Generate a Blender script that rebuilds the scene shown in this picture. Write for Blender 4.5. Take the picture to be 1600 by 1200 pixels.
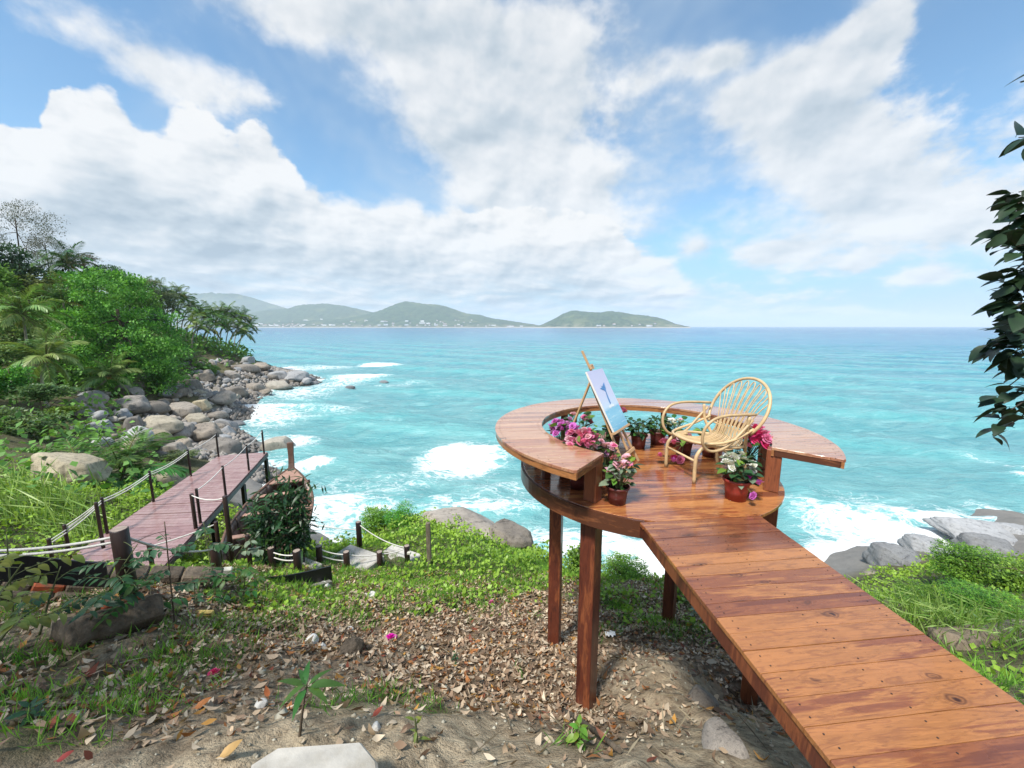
import bpy, bmesh, math, random
import numpy as np
from mathutils import Vector, Matrix, Euler, noise as mnoise

for _o in list(bpy.data.objects):
    bpy.data.objects.remove(_o)
sc = bpy.context.scene
COL = sc.collection
random.seed(7)
RNG = np.random.default_rng(11)
PI = math.pi
SEA = -12.0                      # metres below the eye; the eye is at the origin

# ------------------------------------------------------------------ camera
FPX, HZ = 600.0, 510.0           # focal length and horizon row of the 1600x1200 photograph
TH = math.atan((600 - HZ) / FPX)
cam_d = bpy.data.cameras.new('camera')
cam_d.sensor_width = 36.0
cam_d.lens = FPX / 1600 * 36.0
cam_d.clip_start = 0.05
cam_d.clip_end = 60000
cam = bpy.data.objects.new('camera', cam_d)
cam.rotation_euler = (PI / 2 - TH, 0, 0)
COL.objects.link(cam)
sc.camera = cam

# ------------------------------------------------------------------ exposure
sc.view_settings.view_transform = 'Standard'
sc.view_settings.look = 'None'
sc.view_settings.gamma = 1.0
sc.view_settings.exposure = 0.60
sc.view_settings.use_curve_mapping = False
sc.render.engine = 'CYCLES'
cy = sc.cycles
cy.max_bounces = 6
cy.diffuse_bounces = 3
cy.glossy_bounces = 3
cy.transmission_bounces = 3
cy.transparent_max_bounces = 8
cy.volume_bounces = 2
cy.use_denoising = True
cy.sample_clamp_indirect = 6

# ------------------------------------------------------------------ sun and sky
SUN_EL, SUN_AZ = math.radians(58), math.radians(215)     # azimuth clockwise from +Y
SKY_K = 0.10
w = bpy.data.worlds.new('World')
sc.world = w
w.use_nodes = True
NT = w.node_tree
NT.nodes.clear()


def pxdir(px, py):
    cx, cyy = (px - 800) / FPX, -(py - 600) / FPX
    d = np.array([cx, math.cos(TH) + cyy * math.sin(TH), -math.sin(TH) + cyy * math.cos(TH)])
    return d / np.linalg.norm(d)


def azel(px, py):
    d = pxdir(px, py)
    return math.atan2(d[0], d[1]), math.asin(d[2])


class NB:
    """small helper for wiring nodes"""

    def __init__(s, nt):
        s.nt = nt

    def new(s, typ, **kw):
        n = s.nt.nodes.new(typ)
        for k, v in kw.items():
            setattr(n, k, v)
        return n

    def put(s, sock, v):
        if v is None:
            return
        if isinstance(v, bpy.types.NodeSocket):
            s.nt.links.new(v, sock)
        else:
            sock.default_value = v

    def math(s, op, a, b=None, c=None, clamp=False):
        n = s.new('ShaderNodeMath', operation=op, use_clamp=clamp)
        for i, v in enumerate((a, b, c)):
            s.put(n.inputs[i], v)
        return n.outputs[0]

    def vmath(s, op, a, b=None, scale=None):
        n = s.new('ShaderNodeVectorMath', operation=op)
        s.put(n.inputs[0], a)
        if b is not None:
            s.put(n.inputs[1], b)
        if scale is not None:
            s.put(n.inputs['Scale'], scale)
        return n.outputs['Value'] if op in ('DOT_PRODUCT', 'LENGTH', 'DISTANCE') else n.outputs[0]

    def sstep(s, x, a, b, lo=0.0, hi=1.0):
        n = s.new('ShaderNodeMapRange', interpolation_type='SMOOTHSTEP')
        s.put(n.inputs[0], x)
        for i, v in enumerate((a, b, lo, hi)):
            s.put(n.inputs[i + 1], v)
        return n.outputs[0]

    def lin(s, x, a, b, lo=0.0, hi=1.0):
        n = s.new('ShaderNodeMapRange')
        s.put(n.inputs[0], x)
        for i, v in enumerate((a, b, lo, hi)):
            s.put(n.inputs[i + 1], v)
        return n.outputs[0]

    def mix(s, f, a, b, blend='MIX'):
        n = s.new('ShaderNodeMix', data_type='RGBA', blend_type=blend)
        s.put(n.inputs[0], f)
        for i, v in ((6, a), (7, b)):
            if isinstance(v, (tuple, list)) and len(v) == 3:
                v = (*v, 1)
            s.put(n.inputs[i], v)
        return n.outputs[2]

    def noise(s, vec, scale, detail=3, rough=0.55, dist=0.0, out='Fac'):
        n = s.new('ShaderNodeTexNoise')
        s.put(n.inputs['Vector'], vec)
        s.put(n.inputs['Scale'], scale)
        n.inputs['Detail'].default_value = detail
        n.inputs['Roughness'].default_value = rough
        n.inputs['Distortion'].default_value = dist
        return n.outputs[out]

    def ramp(s, f, stops):
        n = s.new('ShaderNodeValToRGB')
        s.put(n.inputs[0], f)
        e = n.color_ramp.elements
        while len(e) > 1:
            e.remove(e[-1])
        e[0].position = stops[0][0]
        e[0].color = (*stops[0][1], 1)
        for p, c in stops[1:]:
            q = e.new(p)
            q.color = (*c, 1)
        return n.outputs[0]


def build_sky():
    b = NB(NT)
    out = b.new('ShaderNodeOutputWorld')
    bg = b.new('ShaderNodeBackground')
    bg.inputs['Strength'].default_value = SKY_K
    sky = b.new('ShaderNodeTexSky', sky_type='NISHITA', sun_disc=False)
    sky.sun_elevation = SUN_EL
    sky.sun_rotation = SUN_AZ
    sky.air_density = 1.0
    sky.dust_density = 0.6
    sky.ozone_density = 2.0
    tc = b.new('ShaderNodeTexCoord')
    D = tc.outputs['Generated']
    sep = b.new('ShaderNodeSeparateXYZ')
    b.put(sep.inputs[0], D)
    az = b.math('ARCTAN2', sep.outputs[0], sep.outputs[1])
    el = b.math('ARCSINE', sep.outputs[2])
    comb = b.new('ShaderNodeCombineXYZ')
    b.put(comb.inputs[0], az)
    b.put(comb.inputs[1], el)
    P = comb.outputs[0]
    # high soft banks: photo column, row, half width, half height, strength
    blobs = [
        (130, 40, 120, 60, 0.42), (240, 100, 90, 50, 0.40), (300, 150, 60, 50, 0.36), (420, 20, 120, 40, 0.30),
        (610, 40, 190, 70, 0.72), (770, 110, 150, 120, 0.85), (700, 200, 110, 70, 0.45), (860, 60, 50, 40, 0.40),
        (830, 230, 90, 90, 0.60), (870, 320, 100, 70, 0.50), (740, 290, 80, 40, 0.35),
        (1370, 50, 48, 42, 0.85), (1320, 90, 60, 40, 0.60), (1130, 92, 48, 22, 0.80), (1235, 110, 50, 34, 0.62), (1180, 130, 60, 30, 0.40),
        (1240, 175, 90, 50, 0.70), (1270, 235, 90, 50, 0.66), (1150, 165, 40, 30, 0.45), (1330, 270, 60, 40, 0.40), (1350, 320, 70, 40, 0.40),
        (1160, 280, 260, 130, 0.30), (1010, 220, 110, 110, 0.20), (1440, 330, 150, 80, 0.24), (1300, 400, 240, 40, 0.22), (1030, 100, 60, 26, 0.42), (1015, 130, 30, 14, 0.30), (1210, 395, 45, 16, 0.52), (1085, 385, 26, 16, 0.45),
        (1455, 432, 48, 15, 0.50), (1055, 458, 40, 8, 0.36), (1345, 410, 26, 14, 0.30), (1560, 350, 90, 60, 0.24), (1290, 345, 160, 50, 0.26),
        (400, 150, 60, 26, 0.26), (90, 320, 40, 14, 0.2),
    ]
    acc = None
    for (px, py, wx, wy, a) in blobs:
        a0, e0 = azel(px, py)
        a1 = azel(px + wx, py)[0] - azel(px - wx, py)[0]
        e1 = azel(px, py - wy)[1] - azel(px, py + wy)[1]
        sx, sy = 2 / a1, 2 / e1
        v = b.new('ShaderNodeVectorMath', operation='MULTIPLY_ADD')
        b.put(v.inputs[0], P)
        v.inputs[1].default_value = (sx, sy, 0)
        v.inputs[2].default_value = (-a0 * sx, -e0 * sy, 0)
        q = b.vmath('DOT_PRODUCT', v.outputs[0], v.outputs[0])
        g = b.math('POWER', 0.40, q)
        acc = b.math('MULTIPLY_ADD', g, a, acc if acc is not None else 0.0)
    # away from the view the sky goes on with loose clouds of the same kind
    front = b.sstep(b.math('ABSOLUTE', az), 0.95, 1.5, 1.0, 0.0)
    wide = b.noise(D, 1.7, 2, 0.5)
    other = b.lin(wide, 0.40, 0.68, 0.0, 0.75)
    high = b.sstep(el, 0.62, 1.0)
    fr = b.math('MULTIPLY', front, b.math('SUBTRACT', 1.0, high))
    dens0 = b.math('ADD', b.math('MULTIPLY', acc, fr), b.math('MULTIPLY', other, b.math('SUBTRACT', 1.0, fr)))
    # billows: 3D noise on the direction, flattened towards the horizon
    low = b.math('SUBTRACT', 1.0, b.math('POWER', 2.718, b.math('MULTIPLY', b.math('ABSOLUTE', sep.outputs[2]), -9.0)))
    cz = b.math('ADD', b.math('MULTIPLY', sep.outputs[2], 1.35), b.math('MULTIPLY', low, 0.28))
    c3 = b.new('ShaderNodeCombineXYZ')
    b.put(c3.inputs[0], sep.outputs[0])
    b.put(c3.inputs[1], sep.outputs[1])
    b.put(c3.inputs[2], cz)
    Q = c3.outputs[0]
    n1 = b.noise(Q, 4.2, 6, 0.52, 0.15)
    n2 = b.noise(b.vmath('ADD', Q, (-0.022, 0.0, 0.045)), 4.2, 4, 0.48, 0.15)
    puff = b.noise(Q, 13.0, 5, 0.55)
    puff2 = b.noise(b.vmath('ADD', Q, (-0.010, 0.0, 0.018)), 13.0, 3, 0.5)
    fine = b.noise(Q, 34.0, 4, 0.6)
    gr1 = b.math('SUBTRACT', n1, n2)
    gr2 = b.math('SUBTRACT', puff, puff2)
    # high banks: soft, frayed
    d1 = b.math('ADD', dens0, b.math('MULTIPLY_ADD', n1, 1.3, -0.72))
    d1 = b.math('MULTIPLY_ADD', b.math('SUBTRACT', puff, 0.5), 0.55, d1)
    d1 = b.math('MULTIPLY_ADD', b.math('SUBTRACT', fine, 0.5), 0.34, d1)
    a_hi = b.sstep(d1, 0.06, b.lin(b.noise(D, 2.1, 1), 0.40, 0.62, 0.34, 0.66))
    # cumulus bank over the horizon: its heaped top line, photo column and row
    tops = [(-500, 200), (-200, 210), (0, 186), (40, 186), (66, 160), (92, 124), (130, 118), (172, 124), (212, 172), (245, 178), (272, 152), (308, 150), (338, 185), (366, 208), (394, 196), (436, 226), (466, 262), (482, 290), (545, 292), (575, 302), (604, 290), (632, 294),
            (670, 318), (730, 330), (800, 325), (890, 330), (950, 345), (1000, 376), (1050, 392), (1075, 424), (1130, 452), (1250, 470), (1500, 482), (2200, 486)]
    A0, A1, E1 = -1.15, 1.15, 0.6
    pts = []
    for px, py in tops:
        d_ = azel(px, py)
        if A0 < d_[0] < A1:
            pts.append(((d_[0] - A0) / (A1 - A0), max(0, d_[1]) / E1))
    fc = b.new('ShaderNodeFloatCurve')
    cv = fc.mapping.curves[0]
    cv.points[0].location = (0.0, pts[0][1])
    cv.points[1].location = (1.0, pts[-1][1])
    for x_, y_ in pts:
        cv.points.new(x_, y_)
    for p_ in cv.points:
        p_.handle_type = 'AUTO'
    fc.mapping.update()
    b.put(fc.inputs['Value'], b.lin(az, A0, A1, 0.0, 1.0))
    top = b.math('MULTIPLY', fc.outputs[0], E1)
    dep = b.math('SUBTRACT', top, el)
    dep = b.math('MULTIPLY_ADD', b.math('SUBTRACT', n1, 0.5), 0.085, dep)
    dep = b.math('MULTIPLY_ADD', b.math('SUBTRACT', puff, 0.5), 0.075, dep)
    dep = b.math('MULTIPLY_ADD', b.math('SUBTRACT', fine, 0.5), 0.030, dep)
    crisp = b.lin(b.noise(D, 2.6, 1), 0.40, 0.62, 0.010, 0.045)
    a_lo = b.sstep(dep, 0.0, crisp)
    cl = b.new('ShaderNodeCombineXYZ')
    b.put(cl.inputs[0], b.math('MULTIPLY', az, 5.0))
    b.put(cl.inputs[1], b.math('MULTIPLY', el, 22.0))
    lay = b.noise(cl.outputs[0], 1.3, 6, 0.58, 0.5)
    lay2 = b.noise(b.vmath('ADD', cl.outputs[0], (-0.05, 0.16, 0)), 1.3, 4, 0.55, 0.5)
    thin = b.sstep(el, 0.015, 0.16)
    a_lo = b.math('MULTIPLY', a_lo, b.math('ADD', b.math('MULTIPLY', thin, 0.96), b.math('MULTIPLY', b.math('SUBTRACT', 1.0, thin), b.sstep(lay, 0.34, 0.58, 0.25, 0.92))))
    lit_lo = b.math('SUBTRACT', 0.98, b.math('MULTIPLY', b.sstep(dep, 0.03, 0.19), 0.56))
    lit_lo = b.math('ADD', lit_lo, b.math('MULTIPLY', b.math('SUBTRACT', lay, lay2), b.lin(thin, 0, 1, 2.6, 0.5)))
    lit_lo = b.math('ADD', lit_lo, b.math('MULTIPLY', gr1, 2.1))
    lit_lo = b.math('ADD', lit_lo, b.math('MULTIPLY', gr2, 1.5), clamp=True)
    lit_hi = b.math('MULTIPLY_ADD', gr1, 2.4, 0.74)
    lit_hi = b.math('SUBTRACT', lit_hi, b.math('MULTIPLY', b.sstep(d1, 0.45, 1.25), 0.22))
    lit_hi = b.math('ADD', lit_hi, b.math('MULTIPLY', gr2, 1.0), clamp=True)
    stops = [(0.0, (2.7, 3.25, 3.8)), (0.38, (3.95, 4.4, 4.8)), (0.70, (5.35, 5.5, 5.65)), (1.0, (6.3, 6.3, 6.3))]
    c_lo, c_hi = b.ramp(lit_lo, stops), b.ramp(lit_hi, stops)
    veil = b.math('MULTIPLY', b.sstep(b.noise(Q, 2.4, 4, 0.6, 0.4), 0.38, 0.74), 0.56)
    hs = b.new('ShaderNodeHueSaturation')
    b.put(hs.inputs['Color'], sky.outputs[0])
    hs.inputs['Hue'].default_value = 0.5
    hs.inputs['Saturation'].default_value = 0.98
    hs.inputs['Value'].default_value = 1.30
    base = hs.outputs[0]
    base = b.mix(b.sstep(el, 0.0, 0.30, 0.80, 0.0), base, (2.35, 3.60, 5.00))
    base = b.mix(1.0, base, (0.74, 0.98, 1.02), 'MULTIPLY')
    base = b.mix(veil, base, (3.9, 4.7, 5.5))
    col = b.mix(b.math('MULTIPLY', a_hi, 0.92), base, c_hi)
    col = b.mix(b.math('MULTIPLY', a_lo, front), col, c_lo)
    b.put(bg.inputs['Color'], col)
    NT.links.new(bg.outputs[0], out.inputs[0])


build_sky()
w.cycles.sampling_method = 'MANUAL'
w.cycles.sample_map_resolution = 512

sun_d = bpy.data.lights.new('sun', 'SUN')
sun_d.energy = 4.1
sun_d.angle = math.radians(8)
sun_d.color = (1.0, 0.95, 0.87)
sun = bpy.data.objects.new('sun', sun_d)
_sv = Vector((math.sin(SUN_AZ) * math.cos(SUN_EL), math.cos(SUN_AZ) * math.cos(SUN_EL), math.sin(SUN_EL)))
sun.rotation_euler = _sv.to_track_quat('Z', 'Y').to_euler()
sun.location = (-10, -20, 40)
COL.objects.link(sun)

# ------------------------------------------------------------------ helpers


def at(px, py, y):
    """world point seen at a photo pixel when it stands y metres ahead"""
    d = pxdir(px, py)
    return d * (y / d[1])


def atz(px, py, z):
    d = pxdir(px, py)
    return d * (z / d[2])


def link(name, data, parent=None, loc=None, rot=None, scale=None):
    o = bpy.data.objects.new(name, data)
    COL.objects.link(o)
    if parent is not None:
        o.parent = parent
    if loc is not None:
        o.location = loc
    if rot is not None:
        o.rotation_euler = rot
    if scale is not None:
        o.scale = scale if hasattr(scale, '__len__') else (scale,) * 3
    return o


def tag(o, label=None, cat=None, group=None, kind=None):
    if label:
        o['label'] = label
    if cat:
        o['category'] = cat
    if group:
        o['group'] = group
    if kind:
        o['kind'] = kind
    return o


def thing(name, label, cat, loc=(0, 0, 0), rz=0.0, group=None):
    o = bpy.data.objects.new(name, None)
    o.empty_display_size = 0.1
    COL.objects.link(o)
    o.location = loc
    o.rotation_euler = (0, 0, rz)
    return tag(o, label, cat, group)


def quads(name, V, F, mat, col=None, smooth=False):
    """mesh from numpy arrays; every face has the same number of corners"""
    V = np.ascontiguousarray(V, dtype=np.float32)
    F = np.ascontiguousarray(F, dtype=np.int32)
    me = bpy.data.meshes.new(name)
    n, k = F.shape
    me.vertices.add(len(V))
    me.vertices.foreach_set('co', V.ravel())
    me.loops.add(n * k)
    me.loops.foreach_set('vertex_index', F.ravel())
    me.polygons.add(n)
    me.polygons.foreach_set('loop_start', np.arange(0, n * k, k, dtype=np.int32))
    me.polygons.foreach_set('loop_total', np.full(n, k, dtype=np.int32))
    if smooth:
        me.polygons.foreach_set('use_smooth', np.ones(n, dtype=bool))
    me.update(calc_edges=True)
    if col is not None:
        for nm, c in col.items():
            c = np.asarray(c, dtype=np.float32)
            if c.ndim == 1:
                at_ = me.attributes.new(nm, 'FLOAT', 'POINT')
                at_.data.foreach_set('value', c)
            else:
                at_ = me.attributes.new(nm, 'FLOAT_COLOR', 'POINT')
                c4 = np.ones((len(c), 4), dtype=np.float32)
                c4[:, :3] = c
                at_.data.foreach_set('color', c4.ravel())
    for m in (mat if isinstance(mat, (list, tuple)) else [mat]):
        me.materials.append(m)
    return me


class MB:
    """collects simple solids into one mesh"""

    def __init__(s):
        s.v, s.f, s.sm = [], [], []

    def add(s, vs, fs, smooth=False):
        b = len(s.v)
        s.v += [tuple(map(float, p)) for p in vs]
        s.f += [tuple(b + i for i in f) for f in fs]
        s.sm += [smooth] * len(fs)
        return s

    def box(s, c, size, rot=None, bev=0.0):
        hx, hy, hz = [q / 2 for q in size]
        if bev > 0:
            b = min(bev, hx * .49, hy * .49, hz * .49)
            vs, idx = [], {}
            for sx in (-1, 1):
                for sy in (-1, 1):
                    for sz in (-1, 1):
                        for a in range(3):
                            p = [sx * (hx - b), sy * (hy - b), sz * (hz - b)]
                            p[a] = (sx * hx, sy * hy, sz * hz)[a]
                            idx[(sx, sy, sz, a)] = len(vs)
                            vs.append(p)
            fs = []
            I = lambda x, y, z, a: idx[(x, y, z, a)]
            for q in (-1, 1):
                fs.append([I(q, -1, -1, 0), I(q, 1, -1, 0), I(q, 1, 1, 0), I(q, -1, 1, 0)][::q])
                fs.append([I(-1, q, -1, 1), I(-1, q, 1, 1), I(1, q, 1, 1), I(1, q, -1, 1)][::q])
                fs.append([I(-1, -1, q, 2), I(1, -1, q, 2), I(1, 1, q, 2), I(-1, 1, q, 2)][::q])
            for p in (-1, 1):
                for q in (-1, 1):
                    fs.append([I(p, q, -1, 0), I(p, q, 1, 0), I(p, q, 1, 1), I(p, q, -1, 1)])
                    fs.append([I(p, -1, q, 0), I(p, 1, q, 0), I(p, 1, q, 2), I(p, -1, q, 2)])
                    fs.append([I(-1, p, q, 1), I(1, p, q, 1), I(1, p, q, 2), I(-1, p, q, 2)])
                    for r in (-1, 1):
                        fs.append([I(p, q, r, 0), I(p, q, r, 1), I(p, q, r, 2)])
        else:
            vs = [(x * hx, y * hy, z * hz) for x in (-1, 1) for y in (-1, 1) for z in (-1, 1)]
            fs = [(0, 1, 3, 2), (4, 6, 7, 5), (0, 4, 5, 1), (2, 3, 7, 6), (0, 2, 6, 4), (1, 5, 7, 3)]
        R = rot if rot is not None else Matrix.Identity(3)
        c = Vector(c)
        return s.add([tuple(R @ Vector(p) + c) for p in vs], fs)

    def beam(s, a, b, wd, hg, up=(0, 0, 1), bev=0.0):
        a, b = Vector(a), Vector(b)
        x = (b - a)
        L = x.length
        x.normalize()
        u = Vector(up)
        if abs(x.dot(u)) > 0.98:
            u = Vector((0, 1, 0))
        y = u.cross(x).normalized()
        z = x.cross(y)
        R = Matrix((x, y, z)).transposed()
        return s.box((a + b) / 2, (L, wd, hg), R, bev)

    def tube(s, pts, rad, n=6, cap=True, closed=False):
        pts = [Vector(p) for p in pts]
        m = len(pts)
        rads = rad if hasattr(rad, '__len__') else [rad] * m
        rings, prev = [], None
        for i, p in enumerate(pts):
            if closed:
                t = pts[(i + 1) % m] - pts[(i - 1) % m]
            else:
                t = pts[min(i + 1, m - 1)] - pts[max(i - 1, 0)]
            if t.length < 1e-9:
                t = Vector((0, 0, 1))
            t.normalize()
            if prev is None:
                r = Vector((0, 0, 1)) if abs(t.z) < .9 else Vector((1, 0, 0))
                u = t.cross(r).normalized()
            else:
                u = (prev - t * prev.dot(t))
                u = u.normalized() if u.length > 1e-6 else t.orthogonal().normalized()
            prev = u
            v = t.cross(u)
            rings.append([p + (u * math.cos(2 * PI * k / n) + v * math.sin(2 * PI * k / n)) * rads[i] for k in range(n)])
        vs = [q for r in rings for q in r]
        fs = []
        for i in range(m if closed else m - 1):
            j = (i + 1) % m
            for k in range(n):
                l = (k + 1) % n
                fs.append((i * n + k, i * n + l, j * n + l, j * n + k))
        s.add(vs, fs, True)
        if cap and not closed:
            base = len(s.v) - len(vs)
            s.f.append(tuple(base + k for k in range(n))[::-1])
            s.f.append(tuple(base + (m - 1) * n + k for k in range(n)))
            s.sm += [False, False]
        return s

    def lathe(s, prof, n=16, c=(0, 0, 0)):
        vs = [(c[0] + r * math.cos(2 * PI * k / n), c[1] + r * math.sin(2 * PI * k / n), c[2] + z) for r, z in prof for k in range(n)]
        fs = []
        for i in range(len(prof) - 1):
            for k in range(n):
                l = (k + 1) % n
                fs.append((i * n + k, i * n + l, (i + 1) * n + l, (i + 1) * n + k))
        return s.add(vs, fs, True)

    def mesh(s, name, mat):
        me = bpy.data.meshes.new(name)
        me.from_pydata(s.v, [], s.f)
        me.polygons.foreach_set('use_smooth', s.sm)
        for m in (mat if isinstance(mat, (list, tuple)) else [mat]):
            me.materials.append(m)
        me.update()
        return me

    def obj(s, name, mat, parent=None, **kw):
        return link(name, s.mesh(name, mat), parent, **kw)


# value noise on a lattice (numpy)
_TAB = np.random.default_rng(5).random((256, 256)).astype(np.float32)


def vnoise(x, y):
    xi, yi = np.floor(x).astype(int), np.floor(y).astype(int)
    fx, fy = x - xi, y - yi
    fx, fy = fx * fx * (3 - 2 * fx), fy * fy * (3 - 2 * fy)
    a, b_ = _TAB[xi % 256, yi % 256], _TAB[(xi + 1) % 256, yi % 256]
    c, d = _TAB[xi % 256, (yi + 1) % 256], _TAB[(xi + 1) % 256, (yi + 1) % 256]
    return (a * (1 - fx) + b_ * fx) * (1 - fy) + (c * (1 - fx) + d * fx) * fy


def fbm(x, y, oct=4, gain=0.5):
    r, a, t = 0, 1.0, 0
    for i in range(oct):
        r = r + a * vnoise(x + 17.3 * i, y - 9.1 * i)
        t += a
        a *= gain
        x, y = x * 2.03, y * 2.03
    return r / t
# ------------------------------------------------------------------ materials


def newmat(name):
    m = bpy.data.materials.new(name)
    m.use_nodes = True
    nt = m.node_tree
    nt.nodes.clear()
    b = NB(nt)
    out = b.new('ShaderNodeOutputMaterial')
    return m, b, out


def principled(b, out, color, rough=0.6, spec=0.5, bump=None, bstr=0.3, bdist=0.02, coat=0.0, coatr=0.1):
    p = b.new('ShaderNodeBsdfPrincipled')
    if isinstance(color, tuple):
        color = (*color[:3], 1)
    b.put(p.inputs['Base Color'], color)
    b.put(p.inputs['Roughness'], rough)
    b.put(p.inputs['Specular IOR Level'], spec)
    if coat:
        b.put(p.inputs['Coat Weight'], coat)
        b.put(p.inputs['Coat Roughness'], coatr)
    if bump is not None:
        bn = b.new('ShaderNodeBump')
        bn.inputs['Strength'].default_value = bstr
        bn.inputs['Distance'].default_value = bdist
        b.put(bn.inputs['Height'], bump)
        b.nt.links.new(bn.outputs[0], p.inputs['Normal'])
    b.nt.links.new(p.outputs[0], out.inputs[0])
    return p


def objco(b, rnd=0.0):
    tc = b.new('ShaderNodeTexCoord')
    v = tc.outputs['Object']
    oi = b.new('ShaderNodeObjectInfo')
    r = oi.outputs['Random']
    if rnd:
        c = b.new('ShaderNodeCombineXYZ')
        b.put(c.inputs[0], b.math('MULTIPLY', r, rnd))
        b.put(c.inputs[1], b.math('MULTIPLY', r, rnd * 1.7))
        b.put(c.inputs[2], b.math('MULTIPLY', r, rnd * 0.6))
        v = b.vmath('ADD', v, c.outputs[0])
    return v, r


def scaled(b, v, s):
    return b.vmath('MULTIPLY', v, s)


def wood_mat(name, light, mid, dark, axis_scale, rough=0.22, coat=0.5, rnd=37.0, knots=True, heart=0.5):
    """varnished plank: sap and heart wood bands, grain along one axis, knots"""
    m, b, out = newmat(name)
    v, r = objco(b, rnd)
    gv = scaled(b, v, axis_scale)
    big = b.noise(scaled(b, v, tuple(a * 0.42 for a in axis_scale)), 1.7, 3, 0.5, 0.8)
    wav = b.noise(gv, 2.2, 4, 0.6, 1.2)
    fine = b.noise(scaled(b, v, tuple(a * 3.0 for a in axis_scale)), 5.0, 4, 0.65)
    t = b.math('ADD', b.math('MULTIPLY', big, 0.85), b.math('MULTIPLY', wav, 0.30))
    t = b.math('ADD', t, b.math('MULTIPLY', b.math('SUBTRACT', r, 0.5), heart))
    med = b.noise(scaled(b, v, tuple(a * q for a, q in zip(axis_scale, (0.7, 1.6, 1.6)))), 3.0, 4, 0.62, 0.5)
    t = b.math('MULTIPLY_ADD', b.math('SUBTRACT', med, 0.5), 0.42, t)
    l2 = tuple(q * 0.78 for q in light)
    c = b.ramp(b.sstep(t, 0.30, 0.82), [(0.0, light), (0.26, l2), (0.36, light), (0.44, l2), (0.52, mid), (0.64, tuple((p + q) / 2 for p, q in zip(mid, dark))), (0.74, mid), (0.9, dark), (1.0, dark)])
    rings = b.math('SINE', b.math('MULTIPLY', b.math('ADD', big, b.math('MULTIPLY', wav, 0.25)), 62.0))
    c = b.mix(b.sstep(rings, 0.55, 1.0, 0, 0.34), c, dark, 'MIX')
    c = b.mix(b.sstep(fine, 0.52, 0.75, 0, 0.45), c, tuple(q * 0.45 for q in dark), 'MIX')
    if knots:
        vo = b.new('ShaderNodeTexVoronoi', feature='F1')
        b.put(vo.inputs['Vector'], b.vmath('ADD', scaled(b, v, (2.6, 7.0, 2.6)), b.vmath('SCALE', b.noise(v, 9.0, 2, out='Color'), scale=0.35)))
        vo.inputs['Scale'].default_value = 0.9
        dd = vo.outputs['Distance']
        kr = b.math('SINE', b.math('MULTIPLY', dd, 70.0))
        ring = b.math('MULTIPLY', b.sstep(dd, 0.06, 0.26, 1, 0), b.lin(kr, -1, 1, 0.15, 0.85))
        c = b.mix(ring, c, tuple(q * 0.40 for q in dark))
        c = b.mix(b.sstep(dd, 0.03, 0.09, 0.85, 0), c, tuple(q * 0.25 for q in dark))
    bump = b.math('ADD', b.math('MULTIPLY', fine, 0.5), b.math('MULTIPLY', wav, 0.4))
    ro = b.math('ADD', b.math('MULTIPLY', b.noise(v, 6.0, 3), 0.22), rough - 0.09)
    principled(b, out, c, ro, 0.5, bump, 0.16, 0.004, coat, 0.12)
    return m


def plain(name, color, rough=0.6, spec=0.4, var=0.25, scale=8.0, bump=0.2, bd=0.01, dirt=None):
    m, b, out = newmat(name)
    v, r = objco(b, 11.0)
    n = b.noise(v, scale, 4, 0.6)
    f = b.lin(n, 0.25, 0.75, 1 - var, 1 + var)
    hs = b.new('ShaderNodeHueSaturation')
    b.put(hs.inputs['Color'], (*color, 1))
    b.put(hs.inputs['Value'], b.math('MULTIPLY', f, b.lin(r, 0, 1, 1 - var * .6, 1 + var * .6)))
    c = hs.outputs[0]
    if dirt:
        c = b.mix(b.sstep(b.noise(v, scale * .35, 4, 0.65), 0.48, 0.68), c, dirt)
    principled(b, out, c, rough, spec, b.noise(v, scale * 3, 4, 0.6), bump, bd)
    return m


def leaf_mat(name, tint=(1, 1, 1), rough=0.45, trans=0.35, rnd=0.18, spec=0.4, flat=None, huev=0.03):
    """leaves: colour comes from the mesh's own Col (or a flat colour), a little different per object"""
    m, b, out = newmat(name)
    oi = b.new('ShaderNodeObjectInfo')
    if flat is None:
        a = b.new('ShaderNodeAttribute', attribute_name='Col')
        c = b.mix(1.0, a.outputs['Color'], tint, 'MULTIPLY')
    else:
        tc = b.new('ShaderNodeTexCoord')
        n = b.noise(tc.outputs['Object'], 14.0, 2)
        c = b.mix(b.lin(n, 0.3, 0.7, 0, 1), flat, tuple(q * 0.62 for q in flat))
    hs = b.new('ShaderNodeHueSaturation')
    b.put(hs.inputs['Color'], c)
    r = oi.outputs['Random']
    b.put(hs.inputs['Value'], b.lin(r, 0, 1, 1 - rnd, 1 + rnd))
    fr = b.math('FRACT', b.math('MULTIPLY', r, 7.31))
    b.put(hs.inputs['Hue'], b.lin(fr, 0, 1, 0.5 - huev, 0.5 + huev))
    c = hs.outputs[0]
    p = b.new('ShaderNodeBsdfPrincipled')
    b.put(p.inputs['Base Color'], c)
    p.inputs['Roughness'].default_value = rough
    p.inputs['Specular IOR Level'].default_value = spec
    t = b.new('ShaderNodeBsdfTranslucent')
    b.put(t.inputs['Color'], b.mix(1.0, c, (1.25, 1.2, 0.55), 'MULTIPLY'))
    mx = b.new('ShaderNodeMixShader')
    mx.inputs[0].default_value = trans
    b.nt.links.new(p.outputs[0], mx.inputs[1])
    b.nt.links.new(t.outputs[0], mx.inputs[2])
    b.nt.links.new(mx.outputs[0], out.inputs[0])
    return m


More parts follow.
